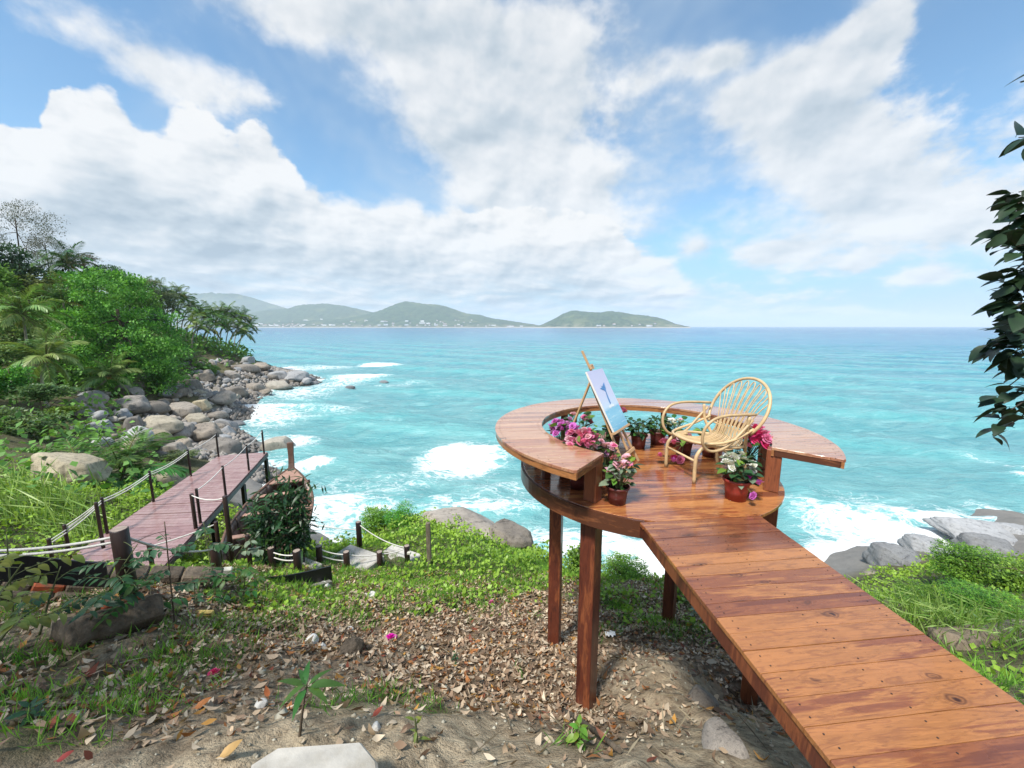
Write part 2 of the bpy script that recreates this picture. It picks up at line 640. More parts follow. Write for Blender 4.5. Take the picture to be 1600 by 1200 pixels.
def rock_mat(name, a, bcol, dark, wet=0.0):
    m, b, out = newmat(name)
    v, r = objco(b, 23.0)
    g = b.new('ShaderNodeNewGeometry')
    n = b.noise(v, 1.3, 5, 0.6, 0.4)
    c = b.mix(b.lin(n, 0.35, 0.68), a, bcol)
    f = b.noise(v, 18.0, 4, 0.7)
    c = b.mix(b.sstep(f, 0.5, 0.72, 0, 0.55), c, dark)
    st = b.noise(scaled(b, v, (3.0, 3.0, 0.5)), 2.4, 4, 0.65)
    c = b.mix(b.sstep(st, 0.50, 0.70, 0, 0.6), c, tuple(q * 0.8 for q in dark))
    hs = b.new('ShaderNodeHueSaturation')
    b.put(hs.inputs['Color'], c)
    b.put(hs.inputs['Value'], b.lin(r, 0, 1, 0.66, 1.18))
    b.put(hs.inputs['Saturation'], b.lin(b.math('FRACT', b.math('MULTIPLY', r, 5.7)), 0, 1, 0.55, 1.2))
    c = hs.outputs[0]
    # rock near the waterline is wet and dark
    sp = b.new('ShaderNodeSeparateXYZ')
    b.put(sp.inputs[0], g.outputs['Position'])
    wl = b.sstep(b.math('ADD', sp.outputs[2], b.math('MULTIPLY', n, 1.2)), SEA + 0.6, SEA + 1.9, 1, 0)
    c = b.mix(b.math('MULTIPLY', wl, 0.6), c, tuple(q * 0.45 for q in dark))
    cr = b.new('ShaderNodeTexVoronoi', feature='DISTANCE_TO_EDGE')
    b.put(cr.inputs['Vector'], b.vmath('ADD', v, b.vmath('SCALE', b.noise(v, 3.0, 3, out='Color'), scale=0.5)))
    cr.inputs['Scale'].default_value = 0.75
    ck = b.math('MULTIPLY', b.sstep(cr.outputs[0], 0.0, 0.03, 1, 0), b.sstep(n, 0.5, 0.62))
    c = b.mix(b.math('MULTIPLY', ck, 0.55), c, tuple(q * 0.3 for q in dark))
    bump = b.math('SUBTRACT', b.math('ADD', f, b.math('MULTIPLY', n, 2.0)), b.math('MULTIPLY', ck, 0.8))
    principled(b, out, c, b.lin(wl, 0, 1, 0.85, 0.35), 0.4, bump, 0.5, 0.05)
    return m


M = {}
TEAK_L, TEAK_M, TEAK_D = (0.40, 0.165, 0.056), (0.255, 0.090, 0.036), (0.150, 0.050, 0.026)
M['teak'] = wood_mat('teak_walkway', TEAK_L, TEAK_M, TEAK_D, (1.1, 9.0, 3.0), 0.26, 0.45, heart=0.28)
M['teak_floor'] = wood_mat('teak_floor', (0.47, 0.19, 0.062), (0.30, 0.095, 0.034), (0.15, 0.046, 0.020), (1.1, 9.0, 3.0), 0.20, 0.7, heart=0.28)
M['teak_bench'] = wood_mat('teak_bench', (0.50, 0.27, 0.155), (0.40, 0.18, 0.10), (0.26, 0.105, 0.065), (0.9, 10.0, 3.0), 0.22, 0.75, heart=0.3)
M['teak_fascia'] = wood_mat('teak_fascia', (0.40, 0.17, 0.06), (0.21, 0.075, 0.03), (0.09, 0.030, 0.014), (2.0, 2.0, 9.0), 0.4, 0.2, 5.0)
M['post_wood'] = wood_mat('post_wood', (0.25, 0.075, 0.030), (0.135, 0.034, 0.017), (0.065, 0.016, 0.010), (7.0, 7.0, 0.8), 0.42, 0.15, 9.0, knots=False)
M['nail'] = plain('nail_steel', (0.035, 0.02, 0.016), 0.5, 0.5, 0.1)
M['deck_wood'] = wood_mat('deck_wood', (0.37, 0.235, 0.220), (0.31, 0.18, 0.17), (0.24, 0.13, 0.125), (6.0, 1.0, 3.0), 0.34, 0.35, 9.0, knots=False, heart=0.25)
M['dark_post'] = wood_mat('dark_post', (0.034, 0.016, 0.013), (0.024, 0.011, 0.009), (0.014, 0.006, 0.006), (7.0, 7.0, 0.8), 0.5, 0.1, 9.0, knots=False)
M['post_end'] = plain('post_end_grain', (0.30, 0.24, 0.20), 0.7, 0.3, 0.25, 20)
M['grey_post'] = wood_mat('grey_post', (0.26, 0.23, 0.17), (0.2, 0.17, 0.12), (0.12, 0.1, 0.07), (7.0, 7.0, 0.8), 0.8, 0.0, 9.0, knots=False)
M['rope'] = plain('rope', (0.62, 0.60, 0.56), 0.9, 0.2, 0.15, 60, 0.6, 0.01)
M['rattan'] = plain('rattan', (0.52, 0.37, 0.20), 0.42, 0.45, 0.22, 14, 0.25, 0.004)
M['easel_wood'] = plain('easel_wood', (0.50, 0.31, 0.16), 0.45, 0.4, 0.16, 10, 0.15, 0.003)
M['terracotta'] = plain('terracotta_plastic', (0.26, 0.030, 0.020), 0.42, 0.45, 0.08, 6, 0.05, 0.003)
M['terracotta_dark'] = plain('dark_red_plastic', (0.105, 0.022, 0.020), 0.45, 0.45, 0.12, 6, 0.05, 0.003)
M['soil'] = plain('potting_soil', (0.030, 0.020, 0.014), 0.95, 0.1, 0.4, 40, 0.9, 0.02)
M['boat_wood'] = plain('boat_wood', (0.13, 0.075, 0.055), 0.65, 0.3, 0.45, 5, 0.4, 0.01, dirt=(0.05, 0.04, 0.03))
M['boat_pale'] = plain('boat_pale_wood', (0.36, 0.22, 0.17), 0.6, 0.3, 0.3, 6, 0.3, 0.01)
M['boat_inside'] = plain('boat_inside', (0.28, 0.24, 0.22), 0.7, 0.3, 0.35, 5, 0.3, 0.01, dirt=(0.08, 0.06, 0.045))
M['concrete'] = plain('concrete', (0.42, 0.40, 0.36), 0.9, 0.2, 0.2, 7, 0.5, 0.01, dirt=(0.27, 0.245, 0.20))
M['concrete_dark'] = plain('weathered_concrete', (0.20, 0.19, 0.16), 0.9, 0.2, 0.3, 5, 0.6, 0.02, dirt=(0.08, 0.075, 0.06))
M['plastic_black'] = plain('black_plastic', (0.012, 0.013, 0.016), 0.4, 0.4, 0.2, 4, 0.2, 0.01)
M['old_timber'] = plain('old_timber', (0.12, 0.095, 0.07), 0.9, 0.2, 0.5, 6, 0.9, 0.03, dirt=(0.05, 0.04, 0.028))
M['orange_paint'] = plain('orange_paint', (0.38, 0.085, 0.035), 0.8, 0.2, 0.4, 14, 0.5, 0.01, dirt=(0.13, 0.08, 0.05))
M['white_rock'] = plain('white_stone', (0.60, 0.58, 0.54), 0.8, 0.3, 0.15, 9, 0.4, 0.02)
M['paper'] = plain('white_paper', (0.78, 0.78, 0.76), 0.8, 0.2, 0.05, 9, 0.1, 0.01)
M['yellow_board'] = plain('yellow_board', (0.50, 0.37, 0.12), 0.8, 0.2, 0.3, 12, 0.2, 0.01)
M['lamp_white'] = plain('lamp_white', (0.55, 0.54, 0.46), 0.5, 0.4, 0.15, 9, 0.05, 0.01)
M['bark'] = plain('bark', (0.17, 0.135, 0.10), 0.9, 0.2, 0.35, 6, 0.9, 0.03)
M['bark_dark'] = plain('dark_bark', (0.06, 0.05, 0.04), 0.9, 0.2, 0.35, 6, 0.9, 0.03)
M['palm_bark'] = plain('palm_bark', (0.33, 0.285, 0.235), 0.9, 0.2, 0.25, 3, 0.5, 0.03)
M['stem'] = plain('green_stem', (0.10, 0.12, 0.05), 0.6, 0.3, 0.2, 20, 0.2, 0.003)
M['stem_brown'] = plain('brown_stem', (0.11, 0.085, 0.06), 0.8, 0.2, 0.2, 20, 0.3, 0.003)
M['coconut'] = plain('coconut', (0.28, 0.22, 0.06), 0.6, 0.3, 0.3, 6, 0.2, 0.01)
M['house_white'] = plain('house_white', (0.72, 0.71, 0.68), 0.8, 0.3, 0.1, 0.2, 0.0)
M['house_red'] = plain('house_roof', (0.30, 0.17, 0.13), 0.8, 0.3, 0.3, 0.2, 0.0)
M['terrace_stone'] = plain('terrace_stone', (0.20, 0.165, 0.125), 0.9, 0.2, 0.45, 2.0, 0.9, 0.05)
M['litter_leaf'] = leaf_mat('dry_leaf', (1, 1, 1), 0.7, 0.12, 0.0, 0.25)
M['foliage'] = leaf_mat('foliage', (1, 1, 1), 0.42, 0.32)
M['foliage_far'] = leaf_mat('foliage_far', (1, 1, 1), 0.6, 0.30, 0.22)
M['palm_leaf'] = leaf_mat('palm_leaf', (1, 1, 1), 0.38, 0.25, 0.22)
M['grass'] = leaf_mat('grass_blade', (1, 1, 1), 0.45, 0.35, 0.0)
M['leaf_mid'] = leaf_mat('leaf_mid', flat=(0.055, 0.155, 0.030))
M['leaf_bright'] = leaf_mat('leaf_bright', flat=(0.16, 0.33, 0.045))
M['leaf_dark'] = leaf_mat('leaf_dark', flat=(0.022, 0.075, 0.026), trans=0.18)
M['leaf_blue'] = leaf_mat('leaf_blue', flat=(0.040, 0.120, 0.042), trans=0.22)
M['leaf_pale'] = leaf_mat('leaf_pale', flat=(0.22, 0.30, 0.20), trans=0.25)
M['leaf_silhouette'] = leaf_mat('leaf_thick', flat=(0.020, 0.050, 0.022), trans=0.10)  # backlit look put into the colour: leaves nearly black against the bright sky
M['leaf_yellow'] = leaf_mat('leaf_yellow', flat=(0.20, 0.24, 0.045))
for nm, c in dict(pink=(0.84, 0.24, 0.44), palepink=(0.84, 0.48, 0.58), hotpink=(0.84, 0.07, 0.27), purple=(0.72, 0.19, 0.66),
                  white=(0.82, 0.82, 0.78), magenta=(0.75, 0.02, 0.50), lilac=(0.68, 0.34, 0.66)).items():
    M['bloom_' + nm] = leaf_mat('bloom_' + nm, flat=c, trans=0.25, rough=0.6, spec=0.25, rnd=0.1, huev=0.008)
M['rock'] = rock_mat('granite', (0.33, 0.285, 0.235), (0.20, 0.175, 0.150), (0.085, 0.075, 0.065))
M['rock_tan'] = rock_mat('granite_tan', (0.42, 0.37, 0.27), (0.30, 0.26, 0.19), (0.14, 0.12, 0.09))
M['rock_grey'] = rock_mat('granite_grey', (0.36, 0.365, 0.37), (0.25, 0.255, 0.265), (0.12, 0.12, 0.125))


def canvas_mat():
    """painted canvas: pale lilac sky above, blue brushed water below (flat print on a flat board)"""
    m, b, out = newmat('painted_canvas')
    tc = b.new('ShaderNodeTexCoord')
    sp = b.new('ShaderNodeSeparateXYZ')
    b.put(sp.inputs[0], tc.outputs['Object'])
    z = sp.outputs[2]
    n = b.noise(scaled(b, tc.outputs['Object'], (1, 1.5, 5)), 6.0, 4, 0.6, 0.6)
    zz = b.math('ADD', z, b.math('MULTIPLY', b.math('SUBTRACT', n, 0.5), 0.05))
    c = b.ramp(b.lin(zz, 0.0, 0.75), [(0.0, (0.16, 0.42, 0.60)), (0.20, (0.27, 0.55, 0.70)), (0.33, (0.22, 0.50, 0.68)), (0.37, (0.52, 0.66, 0.80)), (0.55, (0.55, 0.60, 0.77)), (1.0, (0.50, 0.53, 0.72))])
    st = b.noise(scaled(b, tc.outputs['Object'], (1, 3, 14)), 7.0, 4, 0.7)
    wat = b.sstep(zz, 0.245, 0.265, 1, 0)
    c = b.mix(b.math('MULTIPLY', wat, b.sstep(st, 0.56, 0.70, 0, 0.8)), c, (0.70, 0.80, 0.84))
    c = b.mix(b.math('MULTIPLY', wat, b.sstep(st, 0.42, 0.30, 0, 0.7)), c, (0.06, 0.22, 0.40))
    principled(b, out, c, 0.55, 0.3, n, 0.1, 0.002)
    return m


M['canvas'] = canvas_mat()
M['canvas_edge'] = plain('canvas_edge', (0.70, 0.68, 0.64), 0.8, 0.2, 0.05)
M['tail_paint'] = plain('tail_paint', (0.085, 0.22, 0.46), 0.6, 0.3, 0.25, 20, 0.05, 0.001)
M['spray_paint'] = plain('spray_paint', (0.72, 0.80, 0.86), 0.6, 0.3, 0.1, 20, 0.05, 0.001)
# ------------------------------------------------------------------ ground
CP = np.array([
    (0, 0, -1.72), (-1.5, 0, -1.62), (2, 0, -1.8), (4, 0, -2.0), (-4, 0, -1.35), (-8, 0, -1.2), (8, 0, -2.4), (-.92, 1.5, -1.99), (.63, 1.6, -2.16),
    (-2.5, 1.6, -2.12), (1.5, 1.7, -2.35), (-1.5, 2.6, -2.92), (-.25, 2.6, -3.02), (.787, 3.25, -3.83), (-.3, 3.6, -3.62), (-1.55, 4.6, -4.18), (.58, 4.7, -4.27),
    (2.43, 5.4, -4.6), (2.41, 3.42, -4.0), (1.6, 2.6, -3.05), (1.75, 3.7, -3.72), (1.35, 3.2, -3.45), (-1.18, 6.4, -5.0), (-3.3, 6, -4.68), (-3.5, 4.0, -3.42), (-2.96, 2.6, -2.64),
    (-3.6, 2.9, -2.66), (-3.83, 3.7, -2.72), (-5.2, 3.3, -2.85), (-4.4, 3.3, -2.80), (-4.5, 5.4, -3.64), (-4.25, 7, -4.95), (-4.84, 7.3, -4.98), (-4.3, 7.9, -5.3), (-3.74, 8, -5.45),
    (-3.1, 8.3, -5.65), (-2.55, 8.6, -5.75), (-.65, 9, -5.9), (-3.7, 13, -6.75), (-5.1, 12.6, -7.0), (-2.4, 13.5, -7.35), (.83, 11.2, -7.2), (-.86, 12, -7.1),
    (-3, 16.5, -9.8), (-1, 16, -10), (-3, 19, -12.6), (1, 14.5, -10.2), (2, 17, -12.7), (-4.8, 9.5, -5.75), (-5.5, 12, -8.6), (-6, 15, -11), (-7, 18, -12.8),
    (-6.5, 10, -6.7), (-7.5, 13, -9.5), (-10, 9, -5.7), (-10.7, 8, -4.75), (-5.8, 4.5, -3.1), (-7.5, 4.5, -3.2), (-12, 8, -4.3), (-15, 10, -4.5), (-8, 7, -5.3),
    (-11, 14, -7.4), (-13.5, 14, -6.7), (-20.8, 17, -6.9), (-15, 14, -6.3), (-26, 27, -8.8), (-32.7, 28, -8.1), (-37, 32, -7.4),
    (-24, 33, -11.9), (-28, 38, -11.9), (-36, 46, -12), (-42, 59, -12), (-45, 72, -12), (-43, 86, -12), (-52, 98, -12.6), (-75, 116, -12.6), (-120, 140, -12.6),
    (-15, 33, -14), (-30, 55, -14.5), (-36, 75, -14.5), (-35, 95, -15), (-60, 120, -15), (-30, 33, -10.0), (-40, 48, -9), (-48, 60, -9.2), (-52, 72, -9),
    (-51, 80, -10.2), (-56, 80, -8.2), (-66, 75, -4.2), (-46, 45, -7.4), (-60, 60, -3.8), (-77, 60, 1), (-100, 60, 6), (-75, 85, -2), (-95, 90, 3), (-60, 40, -2.5),
    (-80, 30, 3), (-120, 40, 11), (-40, 20, -4.2), (-25, 12, -4.2), (-30, 5, -2), (-60, 10, 1), (-120, 90, 9), (-90, 108, -6), (-18, 28, -12.3), (-12, 22, -12.3),
    (-10, 18, -10.6), (-19, 23, -9.5), (4, 8.6, -6.4), (3.05, 7.6, -5.4), (3.6, 10, -8), (4, 13, -11), (4.5, 16, -12.7), (6.6, 6, -4.65), (7.8, 6, -5.2), (13, 10, -7.2), (15, 15, -10.3),
    (24, 16.6, -10.6), (10, 16, -12.4), (14, 19, -12.6), (20, 21, -12.6), (30, 24, -12.6), (9, 11, -9.2), (5.9, 4.5, -4.2), (4.4, 3, -3.25), (8, 3, -3.4), (12, 5, -4.6),
    (20, 10, -6.8), (30, 12, -7.4), (10, 40, -16), (40, 40, -16), (-5, 40, -16), (0, 100, -20), (100, 60, -20), (-15, 120, -20), (0, -10, 1.5), (-20, -10, 2),
    (20, -10, 0.5), (-60, -20, 8), (60, -20, 2), (-150, 0, 14), (150, 0, -5), (160, 100, -20), (-150, 160, -12)], dtype=float)


def _rbf():
    n = len(CP)
    d = np.hypot(CP[:, None, 0] - CP[None, :, 0], CP[:, None, 1] - CP[None, :, 1])
    A = np.zeros((n + 3, n + 3))
    A[:n, :n] = -d + np.eye(n) * 0.02
    A[:n, n] = 1
    A[:n, n + 1:] = CP[:, :2]
    A[n:, :n] = A[:n, n:].T
    return np.linalg.solve(A, np.r_[CP[:, 2], 0, 0, 0])


_W = _rbf()


def ground_smooth(x, y):
    x, y = np.asarray(x, float), np.asarray(y, float)
    sh = x.shape
    x, y = x.ravel(), y.ravel()
    z = np.empty(len(x))
    n = len(CP)
    for i in range(0, len(x), 20000):
        s = slice(i, i + 20000)
        d = np.sqrt((x[s, None] - CP[None, :, 0]) ** 2 + (y[s, None] - CP[None, :, 1]) ** 2)
        z[s] = -d @ _W[:n] + _W[n] + _W[n + 1] * x[s] + _W[n + 2] * y[s]
    return z.reshape(sh)


def ground_z(x, y):
    x, y = np.asarray(x, float), np.asarray(y, float)
    z = ground_smooth(x, y)
    r = np.hypot(x, y)
    near = np.clip(1.6 - r / 14.0, 0, 1)
    z = z + near * ((fbm(x * 1.5 + 31, y * 1.5 + 7, 4) - .5) * 0.30 + (fbm(x * 6 + 3, y * 6 + 1, 3) - .5) * 0.075)
    far = np.clip((r - 15) / 20, 0, 1)
    z = z - .22 * np.exp(-(((x + .85) / .55) ** 2 + ((y - 1.5) / .40) ** 2))
    return z + far * (fbm(x * .22 + 5, y * .22 + 9, 4) - .5) * 2.2


def gz(x, y):
    return float(ground_z(np.array([x]), np.array([y]))[0])


def on(px, py, dz=0.0):
    """where the line of sight through a photo pixel meets the ground"""
    d = pxdir(px, py)
    s = np.geomspace(0.8, 190, 900)
    P = d[None, :] * s[:, None]
    h = P[:, 2] - ground_z(P[:, 0], P[:, 1]) - dz
    k = np.nonzero(h < 0)[0]
    i = k[0] if len(k) else len(s) - 1
    if 0 < i:
        t = h[i - 1] / (h[i - 1] - h[i] + 1e-9)
        return P[i - 1] + (P[i] - P[i - 1]) * min(max(t, 0), 1)
    return P[i]


# patches where green things grow: (x, y, radius, weight) in metres
GREEN = []
for (px, py, rx) in ((640, 920, .9), (720, 915, 1.0), (820, 910, .9), (560, 915, .8), (480, 925, .8), (430, 950, .55), (370, 985, .38), (300, 1020, .33), (240, 1065, .28), (185, 1110, .24),
                     (400, 975, .4), (520, 955, .4), (690, 935, .45), (540, 1100, .22), (600, 1085, .18), (1010, 975, .33), (1080, 985, .33), (1120, 990, .3), (940, 990, .2), (30, 1040, .35),
                     (20, 1090, .28), (70, 1140, .2), (680, 1110, .13), (900, 1160, .1), (560, 960, .3), (660, 960, .25), (760, 930, .5), (610, 960, .22), (960, 940, .5), (1060, 935, .5)):
    p = on(px, py)
    GREEN.append((p[0], p[1], rx))
GREEN = np.array(GREEN)


def green_at(x, y):
    """0 bare soil .. 1 thick growth"""
    g = np.zeros_like(x)
    for gx, gy, r in GREEN:
        g = np.maximum(g, np.exp(-((x - gx) ** 2 + (y - gy) ** 2) / (r * r) * 0.9))
    edge = 6.9 + 0.10 * x + (fbm(x * .9 + 2, y * .9 + 5, 3) - .5) * 2.0
    g = np.maximum(g, 1 / (1 + np.exp(-(y - edge) * 3.0)))
    right = 4.6 + (fbm(x * .8 + 8, y * .8 + 3, 3) - .5) * 1.6
    g = np.maximum(g, 1 / (1 + np.exp(-(x - right) * 3.0)) * (y > 2.2))
    left = -4.6 - 0.12 * y
    g = np.maximum(g, 1 / (1 + np.exp((x - left) * 3.0)))
    return np.clip(g * (0.55 + 0.9 * fbm(x * 2.1, y * 2.1, 3)), 0, 1)


def litter_at(x, y):
    edge = 2.85 + 0.10 * np.abs(x) + (fbm(x * 1.3 + 11, y * 1.3 + 2, 3) - .5) * 1.5
    l = 1 / (1 + np.exp(-(y - edge) * 4.0)) * (y < 8.5) * (x < 4.2) * (x > -6)
    gul = np.exp(-(((x - .55) / .5) ** 2 + ((y - 2.75) / .7) ** 2))
    lef = np.exp(-(((x + 2.9) / 1.3) ** 2 + ((y - 2.5) / .9) ** 2)) * .8
    mound = np.exp(-(((x - 1.75) / .75) ** 2 + ((y - 3.5) / .85) ** 2))
    l = np.maximum(np.maximum(l, gul), lef) * (1 - .93 * mound)
    return np.clip(l * (0.5 + fbm(x * 1.7 + 4, y * 1.7 + 6, 3)), 0, 1)


def build_ground():
    th = np.radians(np.r_[-180:-84:6, np.arange(-84, 84.01, 0.42), 90:180:6])
    r = np.r_[0.02, np.geomspace(0.5, 170, 330)]
    R, T = np.meshgrid(r, th, indexing='ij')
    X, Y = R * np.sin(T), R * np.cos(T)
    Z = ground_z(X, Y)
    Z = np.maximum(Z, -21)
    V = np.stack([X.ravel(), Y.ravel(), Z.ravel()], 1)
    nt = len(th)
    i, j = np.meshgrid(np.arange(len(r) - 1), np.arange(nt), indexing='ij')
    jn = (j + 1) % nt
    F = np.stack([(i * nt + j).ravel(), ((i + 1) * nt + j).ravel(), ((i + 1) * nt + jn).ravel(), (i * nt + jn).ravel()], 1)
    g = green_at(X.ravel(), Y.ravel())
    li = litter_at(X.ravel(), Y.ravel())
    m, b, out = newmat('soil_ground')
    tc = b.new('ShaderNodeTexCoord')
    v = tc.outputs['Object']
    ga = b.new('ShaderNodeAttribute', attribute_name='green').outputs['Fac']
    la = b.new('ShaderNodeAttribute', attribute_name='litter').outputs['Fac']
    n1 = b.noise(v, 1.6, 5, 0.62, 0.3)
    n2 = b.noise(v, 9.0, 5, 0.68)
    n3 = b.noise(v, 55.0, 3, 0.7)
    c = b.mix(b.lin(n1, 0.34, 0.66), (0.440, 0.365, 0.255), (0.310, 0.245, 0.165))
    c = b.mix(b.sstep(n2, 0.42, 0.66, 0, 0.75), c, (0.125, 0.095, 0.062))
    c = b.mix(b.sstep(n2, 0.47, 0.32, 0, 0.55), c, (0.46, 0.39, 0.27))
    c = b.mix(b.sstep(n3, 0.56, 0.70, 0, 0.6), c, (0.05, 0.038, 0.026))
    c = b.mix(b.sstep(n3, 0.38, 0.28, 0, 0.5), c, (0.42, 0.37, 0.28))
    c = b.mix(b.math('MULTIPLY', la, 0.75), c, (0.150, 0.098, 0.066))
    c = b.mix(b.math('MULTIPLY', ga, 0.8), c, b.mix(n2, (0.035, 0.06, 0.015), (0.06, 0.055, 0.025)))
    sp = b.new('ShaderNodeSeparateXYZ')
    b.put(sp.inputs[0], v)
    shore = b.sstep(sp.outputs[2], -9.9, -10.8)
    c = b.mix(shore, c, b.mix(n1, (0.29, 0.275, 0.25), (0.14, 0.135, 0.13)))
    bp = b.math('ADD', b.math('MULTIPLY', n2, 1.0), b.math('MULTIPLY', n3, 0.5))
    principled(b, out, c, 0.95, 0.15, bp, 0.8, 0.05)
    me = quads('ground', V, F, m, {'green': g, 'litter': li}, True)
    tag(link('ground', me), kind='structure')


build_ground()

# ------------------------------------------------------------------ sea
FOAM = [  # where the surf lies: photo column, row, half width, half height, strength
    (720, 716, 58, 22, 1.05), (690, 735, 60, 18, .5), (485, 726, 26, 7, 1.1), (350, 690, 60, 22, .6), (420, 650, 60, 18, .55), (470, 612, 60, 13, .55), (395, 640, 45, 14, .75), (330, 670, 40, 16, .8),
    (520, 600, 70, 7, .5), (560, 590, 45, 4, .8), (500, 575, 80, 5, .5), (590, 571, 35, 2.5, .9), (440, 578, 40, 5, .8), (620, 602, 60, 4, .4), (540, 640, 60, 10, .3), (450, 690, 50, 12, .6),
    (540, 800, 90, 40, .45), (600, 760, 120, 30, .34), (520, 760, 60, 30, .36), (560, 850, 80, 40, .40), (400, 730, 60, 20, .55), (640, 700, 90, 18, .28), (800, 760, 90, 20, .40), (760, 790, 100, 20, .45),
    (860, 840, 60, 25, .5), (930, 790, 60, 14, .35), (960, 850, 80, 30, .5), (1020, 900, 60, 40, .9), (880, 860, 60, 30, .45), (1000, 870, 60, 20, .55),
    (1420, 800, 120, 24, .52), (1380, 840, 90, 26, .80), (1500, 820, 120, 18, .68), (1560, 815, 90, 18, .6), (1340, 870, 60, 30, 1.0), (1330, 905, 60, 30, 1.1), (1290, 830, 60, 24, .45), (1460, 850, 80, 14, .95),
    (1580, 795, 60, 12, .55), (1250, 790, 70, 16, .32), (1370, 740, 70, 6, .28), (1560, 727, 40, 3, .4), (700, 660, 140, 10, .15), (950, 760, 120, 14, .2), (480, 860, 70, 40, .40), (1560, 862, 90, 14, .8),
    (1590, 745, 20, 3, .5), (620, 830, 60, 30, .36),
]


def build_sea():
    th = np.radians(np.arange(-66, 66.01, 0.27))
    r = np.r_[8.0, np.geomspace(12, 700, 350), np.geomspace(720, 20000, 40)]
    R, T = np.meshgrid(r, th, indexing='ij')
    X, Y = R * np.sin(T), R * np.cos(T)
    fade = np.clip(1.25 - R / 420, 0, 1)
    Z = np.zeros_like(X)
    rs = np.random.default_rng(3)
    for k in range(26):
        wl = np.exp(rs.uniform(np.log(1.6), np.log(26)))
        a = math.radians(200) + rs.normal(0, 0.5)            # swell runs in towards the shore
        ph = rs.uniform(0, 2 * PI)
        amp = 0.0125 * wl ** 0.80
        warp = 2.2 * (fbm(X / (wl * 2.7) + k, Y / (wl * 2.7) - k, 2) - .5)
        s = np.sin((X * math.sin(a) + Y * math.cos(a)) * 2 * PI / wl + ph + warp * 2.6)
        lf = np.clip(1.4 - R * 0.02 / wl, 0, 1)              # short waves only where the mesh can carry them
        Z += amp * lf * (s + 0.35 * np.cos(2 * ((X * math.sin(a) + Y * math.cos(a)) * 2 * PI / wl + ph + warp * 2.6)))
    crest = np.clip(Z / 0.22, -1, 2)
    Z *= fade
    foam = np.zeros_like(X)
    for (px, py, wx, wy, a) in FOAM:
        c = atz(px, py, SEA)
        sx = np.linalg.norm(atz(px + wx, py, SEA) - atz(px - wx, py, SEA)) / 2
        sy = np.linalg.norm(atz(px, py - wy, SEA) - atz(px, py + wy, SEA)) / 2
        ux, uy = c[0], c[1]
        L = math.hypot(ux, uy)
        ux, uy = ux / L, uy / L
        dx, dy = X - c[0], Y - c[1]
        along, across = dx * ux + dy * uy, dx * uy - dy * ux
        foam = np.maximum(foam, a * np.exp(-((along / sy) ** 2 + (across / sx) ** 2) * .75))
    # surf along the shore
    g = ground_smooth(X.clip(-170, 170), Y.clip(-20, 165))
    shore = np.clip(1 - (SEA - g) / 0.75, 0, 1) * (R < 160)
    foam = np.maximum(foam, shore * 0.62)
    # scattered white water inside the bay
    bay = np.clip(1.1 - R / 75, 0, 1) * np.clip(0.55 - X / 70, .15, 1)
    foam = foam + 0.20 * bay * fbm(X * .13 + 3, Y * .13 + 8, 3)
    foam = foam + 0.10 * np.clip(crest, 0, 1.5) * np.clip(1.2 - R / 260, 0, 1)
    V = np.stack([X.ravel(), Y.ravel(), (Z + SEA + 0.12 * np.clip(foam, 0, 1)).ravel()], 1)
    nt = len(th)
    i, j = np.meshgrid(np.arange(len(r) - 1), np.arange(nt - 1), indexing='ij')
    F = np.stack([(i * nt + j).ravel(), ((i + 1) * nt + j).ravel(), ((i + 1) * nt + j + 1).ravel(), (i * nt + j + 1).ravel()], 1)
    m, b, out = newmat('sea_water')
    tc = b.new('ShaderNodeTexCoord')
    v = tc.outputs['Object']
    fo = b.new('ShaderNodeAttribute', attribute_name='foam').outputs['Fac']
    cr = b.new('ShaderNodeAttribute', attribute_name='crest').outputs['Fac']
    sp = b.new('ShaderNodeSeparateXYZ')
    b.put(sp.inputs[0], v)
    dist = b.math('LOGARITHM', b.vmath('LENGTH', v), 10.0)      # shoals near the shore are milky turquoise, deep water is blue
    sh = b.math('MULTIPLY_ADD', b.lin(sp.outputs[0], -350, 400, -0.3, 1.0), 0.30, dist)
    wob = b.noise(scaled(b, v, (.004, .010, 0)), 3.0, 3, 0.6)
    sh = b.math('MULTIPLY_ADD', b.math('SUBTRACT', wob, 0.5), 0.5, sh)
    c = b.ramp(b.lin(sh, 1.2, 3.6), [(0.0, (0.165, 0.370, 0.370)), (0.22, (0.155, 0.355, 0.372)), (0.38, (0.145, 0.330, 0.370)), (0.52, (0.105, 0.275, 0.355)), (0.64, (0.052, 0.185, 0.335)), (0.80, (0.026, 0.115, 0.275)), (1.0, (0.03, 0.11, 0.27))])
    pat = b.noise(scaled(b, v, (.10, .20, 0)), 1.0, 4, 0.62)
    c = b.mix(b.sstep(pat, 0.38, 0.62, 0, 0.55), c, b.mix(0.5, c, (0.02, 0.26, 0.30)))
    c = b.mix(b.sstep(cr, 0.1, 1.2, 0, 0.35), c, (0.14, 0.50, 0.50))
    fl = b.noise(scaled(b, v, (.22, .75, 0)), 1.0, 5, 0.7, 0.5)
    c = b.mix(b.sstep(fl, 0.50, 0.66, 0, 0.55), c, b.mix(0.6, c, (0.03, 0.20, 0.26)))
    c = b.mix(b.sstep(fl, 0.46, 0.34, 0, 0.4), c, (0.30, 0.56, 0.57))
    # foam: laces that close up where the surf is strong
    q = b.vmath('ADD', v, b.vmath('SCALE', b.noise(v, 0.5, 3, out='Color'), scale=1.6))
    l1 = b.math('SUBTRACT', 1.0, b.math('MULTIPLY', b.math('ABSOLUTE', b.math('SUBTRACT', b.noise(scaled(b, q, (.6, 1.0, 0)), 0.9, 5, 0.68, 0.6), 0.5)), 7.0))
    l2 = b.noise(scaled(b, v, (.8, 1.5, 0)), 2.2, 5, 0.7)
